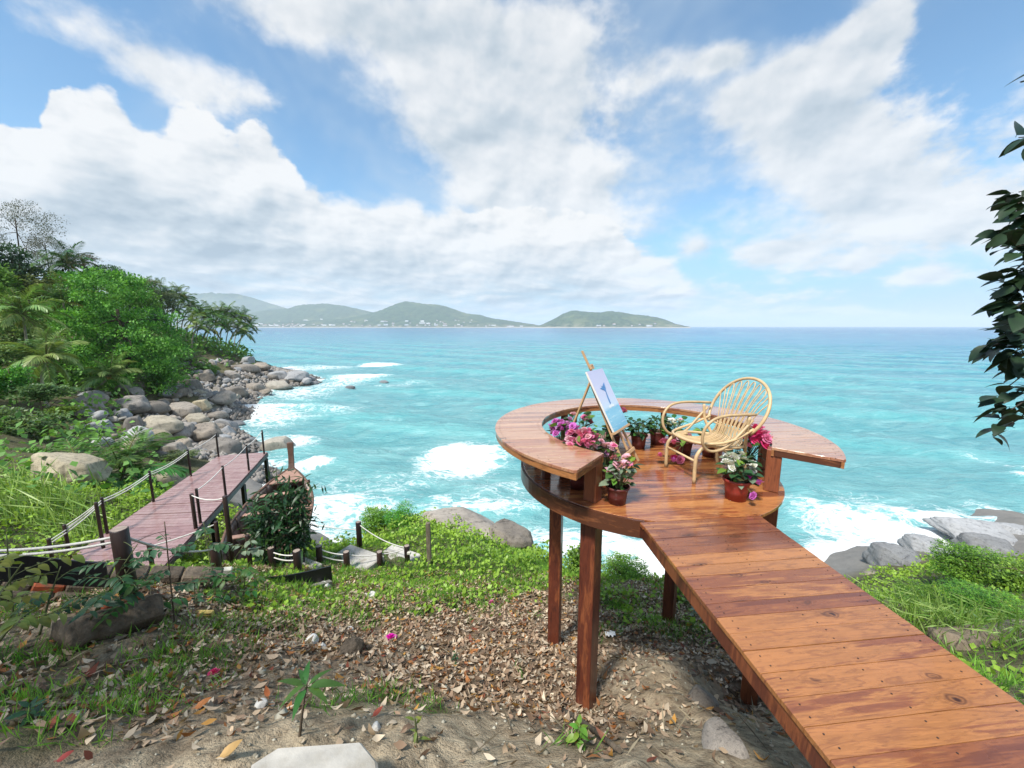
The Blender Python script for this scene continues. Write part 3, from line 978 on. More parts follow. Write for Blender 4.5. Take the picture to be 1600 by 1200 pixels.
    lace = b.math('ADD', b.math('MULTIPLY', l1, 0.45), b.math('MULTIPLY', l2, 0.55))
    f = b.math('ADD', b.math('MULTIPLY', fo, 1.0), b.math('MULTIPLY', lace, 0.95))
    fm = b.sstep(f, 0.90, 1.27)
    milk = b.sstep(fo, 0.12, 0.75, 0, 0.5)
    c = b.mix(milk, c, (0.30, 0.60, 0.60))
    caps = b.noise(scaled(b, v, (.09, .22, 0)), 2.0, 4, 0.75)
    far = b.sstep(dist, 1.6, 2.1)
    fm = b.math('MAXIMUM', fm, b.math('MULTIPLY', b.math('MULTIPLY', b.sstep(caps, 0.70, 0.78), far), 0.7))
    c = b.mix(fm, c, (0.80, 0.82, 0.82))
    rip = b.noise(scaled(b, v, (.55, 1.6, 1)), 1.6, 6, 0.68, 0.4)
    rip2 = b.noise(scaled(b, v, (.10, .30, 1)), 1.5, 6, 0.68, 0.3)
    bump = b.math('ADD', b.math('MULTIPLY', rip, 0.9), b.math('MULTIPLY', rip2, 3.2))
    p = principled(b, out, c, b.lin(fm, 0, 1, 0.16, 0.8), b.lin(dist, 1.8, 3.4, 0.42, 0.16), bump, 0.6, 0.5)
    p.inputs['IOR'].default_value = 1.33
    me = quads('sea', V, F, m, {'foam': foam.ravel(), 'crest': crest.ravel()}, True)
    tag(link('sea', me), kind='structure')


build_sea()

# ------------------------------------------------------------------ far coast


def hill_mat():
    m, b, out = newmat('far_forest')
    tc = b.new('ShaderNodeTexCoord')
    v = tc.outputs['Object']
    n = b.noise(v, 0.02, 5, 0.65)
    n2 = b.noise(v, 0.004, 4, 0.6)
    c = b.mix(b.lin(n, 0.35, 0.65), (0.022, 0.050, 0.026), (0.065, 0.105, 0.045))
    c = b.mix(b.sstep(n2, 0.52, 0.68, 0, 0.6), c, (0.13, 0.15, 0.06))
    sp = b.new('ShaderNodeSeparateXYZ')
    b.put(sp.inputs[0], v)
    low = b.math('MULTIPLY', b.sstep(sp.outputs[2], 45, -5), b.sstep(n, 0.45, 0.6))
    c = b.mix(b.math('MULTIPLY', low, 0.5), c, (0.30, 0.26, 0.20))
    c = b.mix(b.sstep(sp.outputs[2], -3, -9), c, (0.42, 0.37, 0.30))
    principled(b, out, c, 0.9, 0.1, n, 1.0, 12.0)
    return m


M['hill'] = hill_mat()
HILLS = []


def hill(name, D, prof, depth, seed):
    """a ridge D metres away whose skyline follows (photo column, row) pairs"""
    xs = np.array([(p[0] - 800) / FPX * D for p in prof])
    hs = np.array([(HZ - p[1]) / FPX * D for p in prof])
    nx, ny = 260, 44
    gx = np.linspace(xs[0], xs[-1], nx)
    gy = np.linspace(-depth, depth, ny)
    H = np.interp(gx, xs, hs)
    k = np.ones(7) / 7
    H = np.convolve(np.pad(H, 3, mode='edge'), k, mode='valid')
    X, Yy = np.meshgrid(gx, gy, indexing='ij')
    t = np.clip(1 - np.abs(Yy / depth) ** 1.35, 0, 1)
    spur = (fbm(X / 260 + seed, Yy / 420 + seed, 4) - .5)
    Z = H[:, None] * t * (1 + spur * 0.35 * (t < .97)) + (fbm(X / 22 + seed, Yy / 22, 3) - .5) * 15 * np.clip(t * 4, 0, 1) * np.clip(H[:, None] / 40, 0, 1)
    Z = np.where((H[:, None] < 1) | (t <= 0.01), -16, Z + SEA * (1 - np.clip(t * 6, 0, 1)))
    V = np.stack([X.ravel(), (Yy + D).ravel(), Z.ravel()], 1)
    i, j = np.meshgrid(np.arange(nx - 1), np.arange(ny - 1), indexing='ij')
    F = np.stack([(i * ny + j).ravel(), ((i + 1) * ny + j).ravel(), ((i + 1) * ny + j + 1).ravel(), (i * ny + j + 1).ravel()], 1)
    tag(link(name, quads(name, V, F, M['hill'], None, True)), kind='structure')
    HILLS.append((gx, gy + D, Z))


hill('far_hill', 7200, [(150, 511), (200, 480), (300, 463), (345, 461), (378, 460), (405, 467), (432, 476), (470, 488), (540, 505), (600, 512)], 900, 1.0)
hill('middle_hill', 5600, [(330, 512), (400, 490), (432, 484), (455, 484), (485, 478), (512, 475), (540, 478), (570, 485), (610, 494), (660, 507), (700, 512)], 700, 7.0)
hill('near_hill', 4700, [(380, 512), (430, 504), (480, 502), (540, 499), (575, 492), (598, 486), (618, 478), (640, 474), (665, 476), (690, 477), (712, 484), (732, 491), (750, 492), (765, 497), (800, 502), (840, 508), (860, 512)], 600, 3.0)
hill('headland_hill', 3900, [(820, 512), (845, 508), (862, 500), (880, 490), (893, 485), (912, 488), (935, 489), (950, 487), (975, 490), (1005, 494), (1030, 498), (1040, 505), (1052, 512)], 420, 5.0)

_hb = MB().box((0, 0, 3.0), (10, 8, 6)).mesh('house', M['house_white'])
_rb = MB().add([(-6, -5, 6.003), (6, -5, 6.003), (6, 5, 6.003), (-6, 5, 6.003), (-4, 0, 8.6), (4, 0, 8.6)], [(0, 1, 5, 4), (2, 3, 4, 5), (1, 2, 5), (3, 0, 4), (3, 2, 1, 0)]).mesh('roof', M['house_red'])


def place_houses():
    rs = np.random.default_rng(9)
    spots = []
    for (k, lo, hi, n, top) in ((2, 575, 745, 46, 70), (2, 430, 580, 40, 26), (1, 470, 580, 18, 90), (0, 395, 470, 14, 60), (3, 895, 1000, 10, 30), (2, 745, 850, 10, 14)):
        gx, gyv, Z = HILLS[k]
        D = gyv[len(gyv) // 2]
        for q in range(n):
            x = (rs.uniform(lo, hi) - 800) / FPX * D
            i = int(np.clip(np.searchsorted(gx, x), 1, len(gx) - 2))
            col = Z[i]
            zt = top * rs.random() ** 2
            js = np.nonzero(col[:len(gyv) // 2] > zt - 4)[0]
            if len(js) == 0:
                continue
            j = js[0]
            spots.append((x, gyv[j] - 4, max(col[j], SEA) - 1.0, D, zt))
    for (x, y, z, D, zt) in spots:
        big = rs.random() < .22
        o = link('hillside_house', _hb, None, (x, y, z), (0, 0, rs.uniform(-.5, .5)), (rs.uniform(1.2, 2.2) * (2.2 if big else 1), 1.3, rs.uniform(1.0, 1.7) * (1.7 if big else 1)))
        where = {7200: 'at the foot of the farthest hill', 5600: 'on the shore below the middle hill', 4700: 'among trees on the nearest tall hill' if x > -1350 else 'in the beach town left of the nearest hill', 3900: 'on the low island like headland'}[int(round(D / 100) * 100)]
        tag(o, ('tiny pale block of flats ' if big else 'tiny pale house ') + where, 'house', 'pale houses on the far coast')
        if not big:
            link('roof', _rb, o)


place_houses()
# ------------------------------------------------------------------ viewing platform
PC = np.array([1.575, 4.37])
FC = np.array([1.52, 4.33])
RB, RI, RF = 1.77, 1.22, 1.385
ZB, ZF = -1.15, -1.60
WDIR = np.array([-0.105, 0.9945])                   # the way the walkway runs
WX = np.array([WDIR[1], -WDIR[0]])                   # across it, along each plank
AX = math.atan2(WX[1], WX[0])

plat = thing('viewing_platform', 'varnished teak lookout on tall posts: walkway, round floor and ring shaped bench', 'viewing platform', (1.575, 4.37, -4.4))
PINV = Vector((-1.575, -4.37, 4.4))


def P_(x, y, z):
    return (x + PINV.x, y + PINV.y, z + PINV.z)


def prism(poly, z0, z1, cham=0.004):
    """flat board: a polygon (counter-clockwise, world xy) between two heights with a small rounded top edge"""
    poly = np.array(poly)
    n = len(poly)
    c = poly.mean(0)
    inn = poly + (c - poly) / np.maximum(np.linalg.norm(c - poly, axis=1, keepdims=True), 1e-6) * cham
    mb = MB()
    vs = [P_(*p, z0) for p in poly] + [P_(*p, z1 - cham) for p in poly] + [P_(*p, z1) for p in inn]
    fs = [tuple(range(n))[::-1], tuple(range(2 * n, 3 * n))]
    for r in (0, n):
        for i in range(n):
            j = (i + 1) % n
            fs.append((r + i, r + j, r + n + j, r + n + i))
    return mb.add(vs, fs)


def frame_pts(u, v, o):
    return np.array([o[0] + u * WX[0] + v * WDIR[0], o[1] + u * WX[1] + v * WDIR[1]])


def plank_obj(mb, mat, parent=plat):
    # board meshes are stored turned so that X runs along the board, for the grain
    me = mb.mesh('plank', mat)
    R = Matrix.Rotation(-AX, 4, 'Z')
    me.transform(R)
    return link('plank', me, parent, None, (0, 0, AX))


nails = MB()


def nail(x, y, z):
    vs = [P_(x + .0042 * math.cos(k * PI / 3), y + .0042 * math.sin(k * PI / 3), z + h) for h in (-.002, .0016) for k in range(6)]
    nails.add(vs, [tuple(range(6, 12))] + [(k, (k + 1) % 6, 6 + (k + 1) % 6, 6 + k) for k in range(6)])


# walkway boards
lx = lambda y: 1.06 + (2.98 - y) * 0.0722
rx = lambda y: 2.12 + (3.09 - y) * 0.0422
O = np.array([1.6, 3.02])
v = 0.0
rs = np.random.default_rng(21)
SLOPE = 0.0
while v > -4.6:
    wd = rs.uniform(0.105, 0.128)
    a, bq = v - wd + 0.003, v
    # left and right ends follow the walkway edges
    def edge(vv, side):
        p = O + WDIR * vv
        for _ in range(8):
            tx = lx(p[1]) if side < 0 else rx(p[1])
            u = (tx - O[0] - WDIR[0] * vv) / WX[0]
            p = O + WDIR * vv + WX * u
        return p
    L0, L1, R0, R1 = edge(a, -1), edge(bq, -1), edge(a, 1), edge(bq, 1)
    j = rs.uniform(-.002, .002)
    top = ZF + j
    plank_obj(prism([L0, R0, R1, L1], top - 0.028, top), M['teak'])
    for side in (L0 + L1, R0 + R1):
        c = side / 2
        sgn = 1 if side[0] < 3.3 else -1
        for f in (.27, .73):
            e = (L0 * (1 - f) + L1 * f) if sgn > 0 else (R0 * (1 - f) + R1 * f)
            nail(*(e + WX * sgn * (0.065 + rs.uniform(-.01, .01))), top)
    mid = (L0 + L1 + R0 + R1) / 4
    for f in (-.28, .24):
        nail(*(mid + WDIR * f * wd + WX * rs.uniform(-.02, .02)), top)
    v -= wd

# round floor boards
v = -1.55
while v < RF - .01:
    wd = rs.uniform(0.105, 0.13)
    lo, hi = max(v, -RF + .002), min(v + wd - 0.003, RF - .002)
    v += wd
    if hi - lo < .02:
        continue
    vs = np.linspace(lo, hi, 4)
    ext = np.sqrt(np.maximum(RF ** 2 - vs ** 2, 0.0004))
    rp = [frame_pts(e, q, FC) for e, q in zip(ext, vs)]
    lp = [frame_pts(-e, q, FC) for e, q in zip(ext[::-1], vs[::-1])]
    if hi < (O - FC) @ WDIR + 0.004:
        continue
    top = ZF + rs.uniform(-.0015, .0015)
    if lo < (O - FC) @ WDIR:
        lo2 = (O - FC) @ WDIR + 0.004
        vs = np.linspace(lo2, hi, 4)
        ext = np.sqrt(np.maximum(RF ** 2 - vs ** 2, 0.0004))
        rp = [frame_pts(e, q, FC) for e, q in zip(ext, vs)]
        lp = [frame_pts(-e, q, FC) for e, q in zip(ext[::-1], vs[::-1])]
    plank_obj(prism(rp + lp, top - 0.028, top), M['teak_floor'])
# the corners of the floor beside the walkway
for sgn in (-1, 1):
    v1 = (O - FC) @ WDIR
    vs = np.linspace(v1, v1 - (0.060 if sgn < 0 else 0.03), 5)
    arc = [frame_pts(sgn * math.sqrt(RF ** 2 - q * q), q, FC) for q in vs]
    ye = arc[-1]
    u_in = (lx(ye[1]) - 0.004) if sgn < 0 else (rx(ye[1]) + 0.004)
    i0 = np.array([(lx(arc[0][1]) - 0.004) if sgn < 0 else (rx(arc[0][1]) + 0.004), 0])
    def onrow(xv, vv):
        u = (xv - FC[0] - WDIR[0] * vv) / WX[0]
        return frame_pts(u, vv, FC)
    p0, p1 = onrow(i0[0], vs[0]), onrow(u_in, vs[-1])
    poly = [p0] + arc + [p1] if sgn < 0 else [p1] + arc[::-1] + [p0]
    plank_obj(prism(poly, ZF - 0.028, ZF - 0.0005), M['teak_floor'])

# ring bench: parallel boards cut to the ring; the two ends are sawn along the radius
AL, AR = math.radians(-126.8), math.radians(-41.0)


def ring_piece(lo, hi, side):
    """part of one straight board (rows lo..hi) inside the ring on one side, clipped by the end cuts"""
    n = 6
    rows = np.linspace(lo, hi, n)
    L, R = [], []
    for q in rows:
        o = math.sqrt(max(RB ** 2 - q * q, 1e-6))
        i = math.sqrt(max(RI ** 2 - q * q, 0)) if abs(q) < RI else 0
        a, c = (i, o) if side > 0 else (-o, -i)
        if side == 0:
            a, c = -o, o
        a0 = math.degrees
        if q < 0:
            if side > 0:      # right end
                uc = q / math.tan(AR - AX)
                a = max(a, uc)
            else:
                uc = q / math.tan(AL - AX)
                c = min(c, uc)
        L.append((a, q))
        R.append((c, q))
    ok = [k for k in range(n) if R[k][0] - L[k][0] > 0.004]
    if len(ok) < 2:
        return None
    L, R = [L[k] for k in ok], [R[k] for k in ok]
    poly = [frame_pts(*p, PC) for p in R] + [frame_pts(*p, PC) for p in L[::-1]]
    return poly


v = -1.77
cuts = []
while v < RB - .01:
    wd = rs.uniform(0.10, 0.125)
    cuts.append((v, min(v + wd - 0.0022, RB - .002)))
    v += wd
for lo, hi in cuts:
    top = ZB + rs.uniform(-.0012, .0012)
    segs = []
    for s0, s1 in ((lo, min(hi, -RI)), (max(lo, -RI), min(hi, RI)), (max(lo, RI), hi)):
        if s1 - s0 < 0.004:
            continue
        if s0 >= RI - 1e-6:
            segs.append((s0, s1, 0))
        else:
            segs += [(s0, s1, -1), (s0, s1, 1)]
    for s0, s1, sd in segs:
        poly = ring_piece(s0, s1, sd)
        if poly is None:
            continue
        plank_obj(prism(poly, top - 0.026, top, 0.003), M['teak_bench'])
    for sd in (-1, 1):
        for rr in (RB - .05, RI + .05):
            q = (lo + hi) / 2
            if abs(q) < rr:
                p = frame_pts(sd * math.sqrt(rr * rr - q * q), q, PC)
                an = math.atan2(p[1] - PC[1], p[0] - PC[0])
                if AL + .03 < an < AR - .03:
                    continue
                for d in (-.028, .028):
                    nail(*(p + WDIR * d), top)
plat_nails = nails.obj('nail_heads', M['nail'], plat)
plat_nails['kind'] = 'stuff'


def curved_board(name, r0, r1, z0, z1, a0, a1, mat, n=48, ctr=PC):
    mb = MB()
    vs, fs = [], []
    for k in range(n + 1):
        a = a0 + (a1 - a0) * k / n
        c, s_ = math.cos(a), math.sin(a)
        for r, z in ((r0, z0), (r1, z0), (r1, z1), (r0, z1)):
            vs.append(P_(ctr[0] + r * c, ctr[1] + r * s_, z))
    for k in range(n):
        for q in range(4):
            fs.append((k * 4 + q, k * 4 + (q + 1) % 4, k * 4 + 4 + (q + 1) % 4, k * 4 + 4 + q))
    fs += [(0, 3, 2, 1), (4 * n, 4 * n + 1, 4 * n + 2, 4 * n + 3)]
    mb.add(vs, fs)
    return mb.obj(name, mat, plat)


full = 2 * PI
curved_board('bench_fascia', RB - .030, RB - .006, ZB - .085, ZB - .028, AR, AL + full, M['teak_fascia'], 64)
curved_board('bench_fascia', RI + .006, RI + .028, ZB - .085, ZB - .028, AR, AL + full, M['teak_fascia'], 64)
for a in (AL, AR):
    d = np.array([math.cos(a), math.sin(a)])
    t = np.array([-d[1], d[0]]) * (1 if a == AR else -1)
    p0, p1 = PC + d * (RI + .03) + t * .016, PC + d * (RB - .031) + t * .016
    mb = MB().beam(P_(*p0, ZB - .0575), P_(*p1, ZB - .0575), .024, .058, bev=.003)
    mb.obj('end_board', M['teak_fascia'], plat)
# rim of the floor
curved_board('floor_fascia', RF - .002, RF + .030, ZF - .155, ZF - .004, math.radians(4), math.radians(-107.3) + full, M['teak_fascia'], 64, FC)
# legs of the platform: square posts
POSTS = [(.752, 3.39, -3.95), (.58, 4.70, -4.40), (2.43, 5.36, -4.75), (2.567, 3.61, -4.15)]
for (x, y, zb) in POSTS:
    zb = min(zb, gz(x, y) - .2)
    ang = math.atan2(y - PC[1], x - PC[0])
    mb = MB().box(P_(x, y, (zb + ZF - .03) / 2), (.155, .155, ZF - .03 - zb), Matrix.Rotation(ang + .0, 3, 'Z'), .006)
    mb.obj('post', M['post_wood'], plat)
# short uprights that carry the bench
for x, y in (POSTS[0][:2], POSTS[3][:2]):
    MB().box(P_(x, y, (ZF + ZB - .03) / 2), (.125, .125, ZB - ZF - .032), Matrix.Rotation(math.atan2(y - PC[1], x - PC[0]), 3, 'Z'), .005).obj('upright', M['post_wood'], plat)
for a in (-160, -195, -230, -265, -300, -335, -368):
    a = math.radians(a)
    x, y, s_ = PC[0] + 1.285 * math.cos(a), PC[1] + 1.285 * math.sin(a), .075
    MB().box(P_(x, y, (ZF + ZB - .03) / 2), (s_, s_, ZB - ZF - .032), Matrix.Rotation(a, 3, 'Z'), .005).obj('upright', M['post_wood'], plat)
# beams below floor and walkway
for vv in (-.75, 0.0, .8):
    e = math.sqrt(1.30 ** 2 - vv ** 2)
    a, c = frame_pts(-e, vv, FC), frame_pts(e, vv, FC)
    MB().beam(P_(*a, ZF - .10), P_(*c, ZF - .10), .06, .12, bev=.004).obj('joist', M['post_wood'], plat)
for side, f, ins in ((-1, lx, .012), (1, rx, -.012)):
    y0, y1 = (3.0 if side < 0 else 3.12), -1.55
    MB().beam(P_(f(y0) + ins + side * -.012, y0, ZF - .080), P_(f(y1) + ins + side * -.012, y1, ZF - .080), .035, .10, bev=.003).obj('stringer', M['post_wood'], plat)
for y in (-.5,):
    for f, s_ in ((lx, .12), (rx, -.12)):
        x = f(y) + s_
        zb = gz(x, y) - .15
        if zb < ZF - .2:
            MB().box(P_(x, y, (zb + ZF - .13) / 2), (.12, .12, ZF - .13 - zb), None, .005).obj('post', M['post_wood'], plat)

# ------------------------------------------------------------------ rattan armchair
CHF = np.array([-.98, -.2, 0]) / np.linalg.norm([-.98, -.2])
CHS = np.array([.2, -.98, 0]) / np.linalg.norm([.2, -.98])
CH0 = np.array([1.815, 4.0, ZF])
chair = thing('rattan_armchair', 'round backed rattan armchair on the teak floor facing the easel', 'armchair', tuple(CH0))


def C_(a, s, z):
    """a: back from the front legs, s: towards the walkway side, z: up"""
    p = -CHF * a + CHS * s
    return (p[0], p[1], z)


def bez(pts, n=24):
    """smooth open curve through points (Catmull-Rom)"""
    P = [np.array(p, float) for p in pts]
    P = [2 * P[0] - P[1]] + P + [2 * P[-1] - P[-2]]
    out = []
    seg = len(P) - 3
    for i in range(seg):
        p0, p1, p2, p3 = P[i:i + 4]
        m_ = max(2, n // seg)
        for k in range(m_):
            t = k / m_
            out.append(.5 * ((2 * p1) + (-p0 + p2) * t + (2 * p0 - 5 * p1 + 4 * p2 - p3) * t * t + (-p0 + 3 * p1 - 3 * p2 + p3) * t ** 3))
    out.append(P[-2])
    return [tuple(p) for p in out]


RT = M['rattan']
seat_c, seat_a, seat_s = .36, .36, .30


def seat_z(a):
    return .415 - .075 * np.clip(a / .72, 0, 1)


hoop = [C_(seat_c + seat_a * math.cos(t), seat_s * math.sin(t), seat_z(seat_c + seat_a * math.cos(t))) for t in np.linspace(0, 2 * PI, 40, endpoint=False)]
MB().tube(hoop, .0165, 8, closed=True).obj('seat_hoop', RT, chair)
for s in (-1, 1):
    MB().tube(bez([C_(.01, s * .245, 0), C_(.01, s * .245, .22), C_(.03, s * .243, .31), C_(.11, s * .235, .375), C_(.24, s * .225, .385)], 20), .019, 8).obj('front_leg', RT, chair)
    MB().tube(bez([C_(.66, s * .21, 0), C_(.63, s * .215, .2), C_(.585, s * .25, .36), C_(.53, s * .31, .52), C_(.52, s * .335, .70)], 20), .017, 8).obj('rear_leg', RT, chair)
    # arm: forward from the back hoop, round in a loop and back under to the frame
    MB().tube(bez([C_(.60, s * .325, .715), C_(.42, s * .345, .725), C_(.22, s * .355, .725), C_(.09, s * .355, .69), C_(.01, s * .345, .60), C_(.00, s * .335, .48), C_(.06, s * .32, .385), C_(.17, s * .315, .355),
                   C_(.30, s * .32, .40), C_(.44, s * .33, .53), C_(.57, s * .33, .66)], 50), .015, 8).obj('arm', RT, chair)
MB().tube([C_(.012, -.245, .235), C_(.012, .245, .235)], .0125, 8).obj('stretcher', RT, chair)
MB().tube([C_(.63, -.21, .20), C_(.63, .21, .20)], .0125, 8).obj('stretcher', RT, chair)
# girdle that ties the arms to the back
MB().tube(bez([C_(.60, .315, .56), C_(.40, .33, .475), C_(.20, .31, .43), C_(.04, .20, .42), C_(-.005, 0, .42), C_(.04, -.20, .42), C_(.20, -.31, .43), C_(.40, -.33, .475), C_(.60, -.315, .56)], 48), .0145, 8).obj('girdle', RT, chair)


def back_pt(q, h):
    """point on the back: q across (-1..1), h 0 (seat) .. 1 (crown)"""
    a = .60 + .27 * h + .02 * (1 - abs(q))
    return a


def hoop_back(t):
    # t 0..1 round the open hoop from one side of the seat over the crown to the other
    ang = -0.62 + t * (PI + 1.24)
    s = .375 * math.cos(ang)
    zc = .70 + .335 * math.sin(ang)
    a = .575 + (zc - .50) * .50
    return C_(a, -s, zc)


MB().tube([hoop_back(t) for t in np.linspace(0, 1, 36)], .0165, 8).obj('back_hoop', RT, chair)
# seat rods run on up the back; pairs close in a loop under the hoop
NR = 8
for i in range(NR):
    q0, q1 = -1 + 2 * (i + .14) / NR, -1 + 2 * (i + .86) / NR
    qm = (q0 + q1) / 2
    pts = []
    crown = .70 + .30 * math.sqrt(max(0, 1 - (qm * .92) ** 2))
    def rod(q):
        s0 = q * .275
        af = seat_c - seat_a * math.sqrt(max(0, 1 - (s0 / seat_s) ** 2)) + .01
        z1 = crown - .055
        sm = q * .205
        return [C_(af, s0, seat_z(af) + .006), C_(.25, s0 * .98, .355), C_(.42, s0 * .93, .335), C_(.555, s0 * .85, .385), C_(.60, sm, .50), C_(.575 + (z1 - .50) * .50 * .62, q * .275, .50 + (z1 - .50) * .62), C_(.575 + (z1 - .50) * .50, q * .345, z1)]
    L, R = rod(q0), rod(q1)
    topm = C_(.575 + (crown - .50) * .50, qm * .35, crown + .005)
    MB().tube(bez(L + [topm] + R[::-1], 64), .0062, 5).obj('seat_rod', RT, chair)
    s0 = qm * .275
    af = seat_c - seat_a * math.sqrt(max(0, 1 - (s0 / seat_s) ** 2)) + .01
    MB().tube(bez([C_(af, s0, seat_z(af) + .006), C_(.25, s0 * .98, .355), C_(.42, s0 * .93, .335), C_(.555, s0 * .85, .385), C_(.592, qm * .21, .48), C_(.60, qm * .205, .53)], 24), .0062, 5).obj('seat_rod', RT, chair)
MB().tube(bez([C_(.595, -.25, .50), C_(.605, -.12, .49), C_(.607, 0, .488), C_(.605, .12, .49), C_(.595, .25, .50)], 16), .0095, 6).obj('back_rail', RT, chair)

# ------------------------------------------------------------------ easel and painting
EN = np.array([.82, -.57, 0]) / np.linalg.norm([.82, -.57])      # way the painting faces
EU = np.array([.57, .82, 0]) / np.linalg.norm([.57, .82])        # along its lower edge, away from the eye
E0 = np.array([1.26, 4.365, ZF + .42])                           # middle of the ledge
TIL = math.atan(.536)
EV = -EN * math.sin(TIL) + np.array([0, 0, math.cos(TIL)])       # up along the painting
EW = EN * math.cos(TIL) + np.array([0, 0, math.sin(TIL)])        # out of the painting
ease_base = np.array([1.26, 4.365, ZF])
easel = thing('easel', 'light wooden tripod easel standing among the flower pots on the round floor', 'easel', tuple(ease_base))


def E_(u, v, wv):
    return tuple(E0 + EU * u + EV * v + EW * wv - ease_base)


WE = M['easel_wood']
foot = -.42 / math.cos(TIL)
upv = tuple(EW)
for s in (-1, 1):
    MB().beam(E_(s * .225, foot + .004, -.05), E_(s * .09, .70, -.05), .034, .022, upv, .003).obj('leg', WE, easel)
MB().beam(E_(0, foot * .55, -.024), E_(0, 1.02, -.024), .034, .020, upv, .003).obj('mast', WE, easel)
MB().beam(E_(-.205, foot * .62, -.026), E_(.205, foot * .62, -.026), .040, .020, upv, .003).obj('crossbar', WE, easel)
MB().beam(E_(-.11, .62, -.026), E_(.11, .62, -.026), .040, .018, upv, .003).obj('crossbar', WE, easel)
MB().beam(E_(-.255, -.014, .008), E_(.255, -.014, .008), .026, .055, upv, .003).obj('ledge', WE, easel)
MB().beam(E_(-.045, .795, .0), E_(.045, .795, .0), .060, .026, upv, .003).obj('clamp', WE, easel)
rf = E0 - EN * .0
bt, bb = np.array(E_(0, .66, -.07)), np.array([.66 - ease_base[0], 4.80 - ease_base[1], 0.004])
MB().beam(tuple(bt), tuple(bb), .034, .022, (0, 0, 1), .003).obj('rear_leg', WE, easel)
MB().tube([E_(-.012, .80, .016), E_(-.012, .80, .024)], .006, 6).obj('knob', M['nail'], easel)

paint = thing('painting', 'unframed canvas of a blue tail above brushed water resting on the easel', 'painting', tuple(E0))
paint.rotation_euler = Matrix((Vector(EU), Vector(-EW), Vector(EV))).transposed().to_euler()
PW, PH = .235, .745
MB().box((0, -.011, PH / 2), (PW * 2, .022, PH), None, .002).obj('canvas_block', M['canvas_edge'], paint)
MB().add([(-PW + .001, -.0235, .001), (PW - .001, -.0235, .001), (PW - .001, -.0235, PH - .001), (-PW + .001, -.0235, PH - .001)], [(0, 1, 2, 3)]).obj('canvas_face', M['canvas'], paint)
tail = [(-.012, .285), (-.016, .33), (-.012, .38), (.004, .43), (.014, .455), (-.012, .478), (-.055, .492), (-.098, .512), (-.062, .517), (-.030, .520), (-.046, .548), (-.030, .536), (.000, .528), (.022, .545), (.052, .556), (.088, .572), (.076, .535), (.066, .500), (.044, .470), (.034, .435), (.026, .38), (.022, .33), (.026, .285)]
MB().add([(x, -.0250, z) for x, z in tail], [tuple(range(len(tail)))]).obj('painted_tail', M['tail_paint'], paint)
sp_ = [(-.085, .272), (-.06, .298), (-.038, .285), (-.014, .31), (.0, .29), (.018, .315), (.04, .288), (.062, .30), (.09, .272), (.05, .262), (0, .268), (-.05, .26)]
MB().add([(x, -.0256, z) for x, z in sp_], [tuple(range(len(sp_)))]).obj('painted_spray', M['spray_paint'], paint)
# ------------------------------------------------------------------ flowers in pots


def petal_ring(mb, n, r0, r1, z0, z1, cup, width, ph, rs):
    """n overlapping petals standing round the axis, each a small curved patch of 3 x 3 points"""
    for k in range(n):
        a0 = ph + 2 * PI * k / n
        vs = []
        for i in range(3):
            t = i / 2
            r = r0 + (r1 - r0) * (t ** .8) + (cup * (t - .5) if i == 2 else 0)
            z = z0 + (z1 - z0) * math.sin(t * PI / 2) - (max(cup, 0) * .5 if i == 2 else 0)
            wv = width * (0.55, 1.0, 0.72)[i]
            for q in (-1, 0, 1):
                a = a0 + q * wv
                rr = r * (1.0 - .06 * abs(q)) + rs.uniform(-.0012, .0012)
                vs.append((rr * math.cos(a), rr * math.sin(a), z - abs(q) * .002 + rs.uniform(-.0012, .0012)))
        fs = [(3 * i + j, 3 * i + j + 1, 3 * i + j + 4, 3 * i + j + 3) for i in range(2) for j in range(2)]
        mb.add(vs, fs, True)


def rose_mesh(mat, seed, R=.033):
    rs = np.random.default_rng(seed)
    mb = MB()
    petal_ring(mb, 4, R * .10, R * .20, 0, R * 1.02, -.1 * R, .95, .2, rs)
    petal_ring(mb, 5, R * .15, R * .42, 0, R * 1.0, .1 * R, .75, .9, rs)
    petal_ring(mb, 5, R * .2, R * .70, -R * .05, R * .86, .25 * R, .72, .35, rs)
    petal_ring(mb, 6, R * .2, R * 1.0, -R * .15, R * .58, .35 * R, .62, .0, rs)
    return mb.mesh('bloom', mat)


def small_flower_mesh(mat, seed, R=.03):
    rs = np.random.default_rng(seed)
    mb = MB()
    for c in range(4):
        ox, oy, oz = rs.uniform(-.5, .5) * R, rs.uniform(-.5, .5) * R, rs.uniform(-.2, .3) * R
        for k in range(5):
            a = 2 * PI * k / 5 + c
            d, p = (math.cos(a), math.sin(a)), (-math.sin(a), math.cos(a))
            r = R * .62
            mb.add([(ox, oy, oz), (ox + r * (.6 * d[0] + .45 * p[0]), oy + r * (.6 * d[1] + .45 * p[1]), oz + .22 * R), (ox + r * d[0], oy + r * d[1], oz + .12 * R), (ox + r * (.6 * d[0] - .45 * p[0]), oy + r * (.6 * d[1] - .45 * p[1]), oz + .22 * R)], [(0, 3, 2, 1)], True)
    return mb.mesh('bloom', mat)


